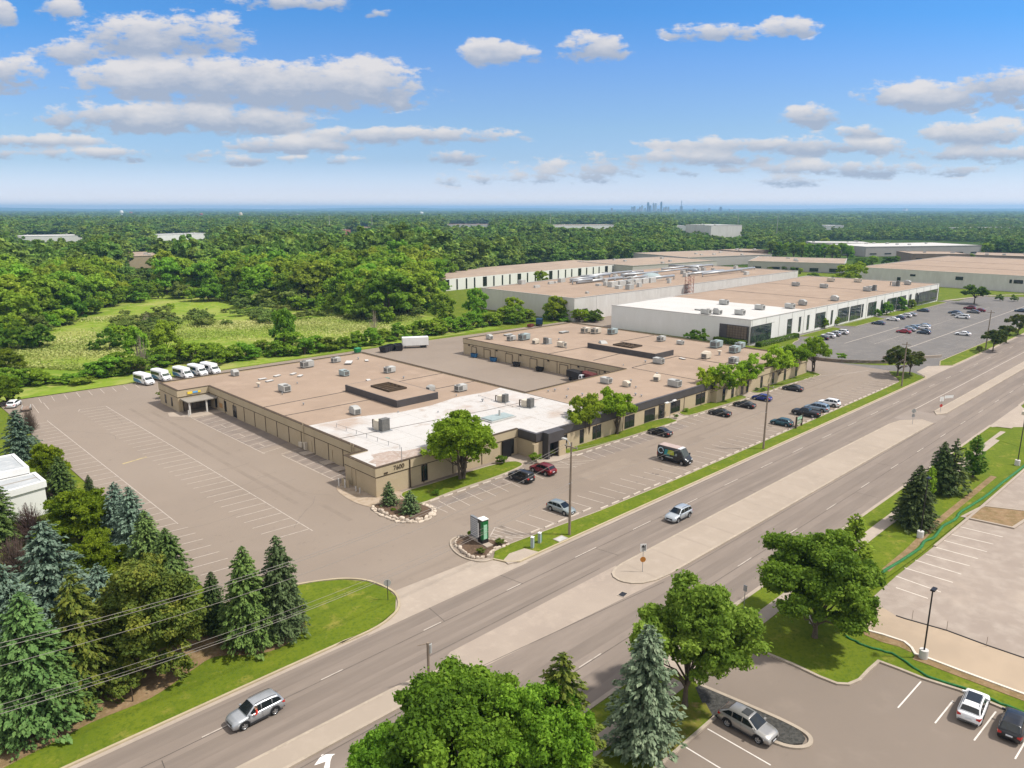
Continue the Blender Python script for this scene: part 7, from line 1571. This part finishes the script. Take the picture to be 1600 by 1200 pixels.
for (d, X, Y, h, u) in near:
    zone_l = 'at the left' if u < 330 else ('behind the willow bushes' if u < 620 else 'behind the white block')
    m = [None, None, None, None, leafmat('leaf_wood2', [(.12,.195,.014),(.24,.34,.025),(.36,.46,.05)], rand=.25) if 'leaf_wood2' not in MATS else MATS['leaf_wood2'], MATS.get('leaf_wood2')][rf.randrange(6)]
    T_for[rf.randrange(6)].place(X, Y, h/18*rf.uniform(.95,1.2), 'leafy green woodland tree in the dense wood '+({'at the left':'beyond the meadow clearing','behind the willow bushes':'beyond the willow bushes','behind the white block':'around the long white block'}[zone_l]), gW+' '+{'at the left':'west','behind the willow bushes':'middle','behind the white block':'east'}[zone_l], m, sz=h/18, z=-.2)
for i in range(64):   # bushy edge of the wood
    u = rf.uniform(-10, 690); v = float(np.interp(u, eu, ev)) + rf.uniform(-1.5, 3.5); x, y = G(u, v); sc = rf.uniform(.8, 1.7)
    T_bush[rf.randrange(3)].place(x, y, sc*1.15, 'leafy bush at the foot of the wood edge above the meadow', 'bushes at the foot of the wood edge', [None, None, L_locust, L_deep, L_willow][rf.randrange(5)], sz=sc*rf.uniform(.8,1.3), z=-.1)
# the rest reads as one mass
srcs = []
for i in range(3):
    c, _ = broadleaf_meshes(400+i, 18, 7.4, .0, 40, 1500, 1.05, 2.6, .9, leafmat('leaf_farwood', [(.080,.150,.022),(.155,.25,.034),(.25,.36,.055)], rand=.24, trans=.3, hue=.02) if i == 0 else MATS['leaf_farwood'], 4, limbs=False, bs=1.45, jit=.42, sq=1)
    s_ = bpy.data.objects.new('far_crown', c); srcs.append(s_)
Dk2 = []
for r_ in range(70):   # thinner, broader masses to the horizon
    D = 2600*(1.034**r_)
    if D > 17000: break
    na = int(R(84)*D/(22+D*.005))
    for k in range(na):
        a = YAW + R(42) - R(84)*(k+rf.random())/na; d = D*(1+rf.uniform(-.017,.017)); Dk2.append((d*math.cos(a), d*math.sin(a), rf.uniform(1.6,2.6)*(1+D/9000), rf.uniform(.75,1.15)))
pts = [(X, Y, -.3) for (d, X, Y, h, u) in rest] + [(x, y, -.5) for (x, y, s, h) in Dk2]
sx = [h/18*rf.uniform(1.0,1.3)*(1.0 if d < 900 else 1.25) for (d, X, Y, h, u) in rest] + [s for (x, y, s, h) in Dk2]
szv = [h/18*rf.uniform(.8,1.15) for (d, X, Y, h, u) in rest] + [h for (x, y, s, h) in Dk2]
me = bpy.data.meshes.new('woods'); me.from_pydata(pts, [], [])
av = me.attributes.new('sc', 'FLOAT_VECTOR', 'POINT'); av.data.foreach_set('vector', np.array([(a, a, b) for a, b in zip(sx, szv)], dtype=np.float32).reshape(-1))
ap = me.attributes.new('pick', 'INT', 'POINT'); ap.data.foreach_set('value', np.array([rf.randrange(3) for _ in pts], dtype=np.int32))
ar = me.attributes.new('rot', 'FLOAT_VECTOR', 'POINT'); ar.data.foreach_set('vector', np.array([(0, 0, rf.uniform(0, 6.28)) for _ in pts], dtype=np.float32).reshape(-1))
woods = bpy.data.objects.new('woods', me); COL.objects.link(woods); meta(woods, 'endless far woodland canopy reaching to the horizon', 'woods', kind='stuff')
ng = bpy.data.node_groups.new('woods', 'GeometryNodeTree'); ng.interface.new_socket('Geometry', in_out='INPUT', socket_type='NodeSocketGeometry'); ng.interface.new_socket('Geometry', in_out='OUTPUT', socket_type='NodeSocketGeometry')
gi = ng.nodes.new('NodeGroupInput'); go = ng.nodes.new('NodeGroupOutput'); jn = ng.nodes.new('GeometryNodeJoinGeometry')
def named(nm, dt): q = ng.nodes.new('GeometryNodeInputNamedAttribute'); q.data_type = dt; q.inputs[0].default_value = nm; return q
a1, a2, a3 = named('sc', 'FLOAT_VECTOR'), named('pick', 'INT'), named('rot', 'FLOAT_VECTOR')
for i, s_ in enumerate(srcs):
    oi = ng.nodes.new('GeometryNodeObjectInfo'); oi.inputs['Object'].default_value = s_; oi.inputs['As Instance'].default_value = True
    ip = ng.nodes.new('GeometryNodeInstanceOnPoints'); cmpn = ng.nodes.new('FunctionNodeCompare'); cmpn.data_type = 'INT'; cmpn.operation = 'EQUAL'; cmpn.inputs[3].default_value = i
    ng.links.new(a2.outputs[0], cmpn.inputs[2]); ng.links.new(cmpn.outputs[0], ip.inputs['Selection']); ng.links.new(gi.outputs[0], ip.inputs['Points']); ng.links.new(oi.outputs['Geometry'], ip.inputs['Instance'])
    ng.links.new(a3.outputs[0], ip.inputs['Rotation']); ng.links.new(a1.outputs[0], ip.inputs['Scale']); ng.links.new(ip.outputs[0], jn.inputs[0])
ng.links.new(jn.outputs[0], go.inputs[0]); md = woods.modifiers.new('woods', 'NODES'); md.node_group = ng
# trees around the industrial roofs on the right
gR = 'street trees among the industrial roofs'
row = [(1205,400),(1216,400),(1228,401),(1240,402),(1252,402),(1264,403),(1276,404),(1288,404),(1300,405),(1312,404),(1324,405)]
for (u, v) in row: treeP(T_med, u, v, 1.15, 'tall street tree in the even row between the industrial roofs', 'even row of street trees between roofs', sz=1.35)
for (u, v, sc, h, lb) in ((1345,420,1.2,.8,'tree cluster right behind the very broad tree'),(1362,416,1.0,.8,'green tree right of the broad tree cluster'),(1385,413,.8,.6,'small round tree before the white-roofed warehouse, left'),(1397,413,.9,.7,'small round tree before the white-roofed warehouse, right'),(1515,411,.8,.75,'dense dark tree before the brown brick building'),(1562,398,2.0,1.5,'broad green tree right of the white-roofed warehouse'),(1540,398,1.3,1.1,'dark tree merging with the broad green one'),
        (1225,424,.45,.35,'round shrub tree in the small far lot, first'),(1238,425,.5,.35,'round shrub tree in the small far lot, second'),(1250,428,.45,.4,'round shrub tree in the small far lot, third'),(1202,428,.6,.5,'olive tree at the end of the long white wall'),(905,503,.7,.55,'low bush before the dock doors of the warehouse'),(930,503,.6,.5,'low bush right of the dock doors'),(1300,398,1.1,1.0,'tree over the half hidden warehouse, left'),(1325,399,1.1,1.0,'tree over the half hidden warehouse, right'),(1290,388,1.3,1.2,'tree behind the even row, left'),(1340,386,1.2,1.1,'tree behind the even row, right'),(1250,385,1.3,1.1,'tree behind the even row, far left'),(1445,409,.6,.6,'small tree at the brown brick entrance'),(1170,397,1.0,.9,'bright tree beside the dark brick building'),(1140,396,1.2,1.0,'bright green tree left of the dark brick building')):
    x, y = G(u, v); T_med[rs.randrange(3)].place(x, y, sc, lb, None, [None, L_locust, L_deep][rs.randrange(3)] if 'olive' not in lb else L_olive, sz=h, z=-.1)
T_med[2].place(411, atX(1328, 430, 411), 1.95, 'very broad green tree behind the white office roof', None, L_locust, sz=1.6, z=-.1); T_med[0].place(409, atX(1271, 430, 409), 1.05, 'round green tree left of the very broad one', None, None, sz=.95, z=-.1)
T_med[1].place(atY(846, 430, 292), 292, .95, 'lone round tree before the long white block', None, L_locust, sz=.95, z=-.1)
# pale thin pylons and masts over the woods
for (u, vb, vt, lb) in ((516,372,336,'thin pale lattice mast over the middle woods'),(860,360,333,'thin pale mast left of the long pink-roofed building'),(1152,366,334,'thin pale mast beside the tall storage building'),(1213,372,334,'thin pale mast over the tree row at right'),(582,368,335,'faint mast over the tan hall'),(28,372,350,'faint pale pole at the far left')):
    x, y = G(u, vb); f = x*CA+y*SA; yy = -(vt-600)/FPX; z = (yy*f*CP-f*SP)/(CP+yy*SP)+CAM_H
    o = MB().tube([(0,0,0),(0,0,z)], [.6,.25], 6).build('mast', M_hvac); o.location = (x, y, 0); meta(o, lb, 'mast')
for (u, v, vt, c, lb) in ((191,340,329,M_whitew,'tall white water tower on the far left woods'),(377,345,332,M_hvacw,'cream water tower on the far woods'),(659,338,331,M_whitew,'small white water tower in the far middle'),(205,337,331,MATS['red_brick'],'reddish far building beside the white water tower'),(315,341,333,MATS['red_brick'],'reddish far block left of the cream water tower'),(1414,331,326,M_hvac,'tiny grey block on the horizon at right')):
    x, y = G(u, v); f = x*CA+y*SA; yy = -(vt-600)/FPX; z = (yy*f*CP-f*SP)/(CP+yy*SP)+CAM_H; w = max(3, f*.0022)
    r = empty('water_tower' if 'tower' in lb else 'far_building', (x, y, 0), 0, lb, 'water tower' if 'tower' in lb else 'building')
    if 'tower' in lb: MB().tube([(0,0,0),(0,0,z*.6)], w*.5, 8).build('stem', c, r); MB().tube([(0,0,z*.55),(0,0,z*.65),(0,0,z*.9),(0,0,z)], [w*.5,w,w,w*.5], 12).build('tank', c, r)
    else: MB().box(-w*2,w*2,-w,w,0,z).build('wall', c, r); MB().box(-w*1.2,w*1.2,-w*.6,w*.6,z,z*1.12).build('roof', M_roofF, r)
# ------------------------------------------------------------------ air
hz = MB().box(-24000, 24000, -24000, 24000, -3, 124).build('haze', []); hz['kind'] = 'stuff'; hz['label'] = 'pale blue summer haze over the plain'; hz['category'] = 'haze'
hm = bpy.data.materials.new('haze'); hm.use_nodes = True; t = hm.node_tree; t.nodes.clear(); o_ = t.nodes.new('ShaderNodeOutputMaterial'); pv = t.nodes.new('ShaderNodeVolumePrincipled')
pv.inputs['Color'].default_value = (.36, .66, 1, 1); pv.inputs['Density'].default_value = 9.5e-5; pv.inputs['Anisotropy'].default_value = .2
t.links.new(pv.outputs[0], o_.inputs['Volume']); hz.data.materials.clear(); hz.data.materials.append(hm)
# unused prototypes leave no trace
for o in list(COL.objects):
    if o.get('_used', 1) == 0:
        for c in list(o.children): bpy.data.objects.remove(c)
        bpy.data.objects.remove(o)
    else:
        for k in ('_used', '_u'):
            if k in o: del o[k]
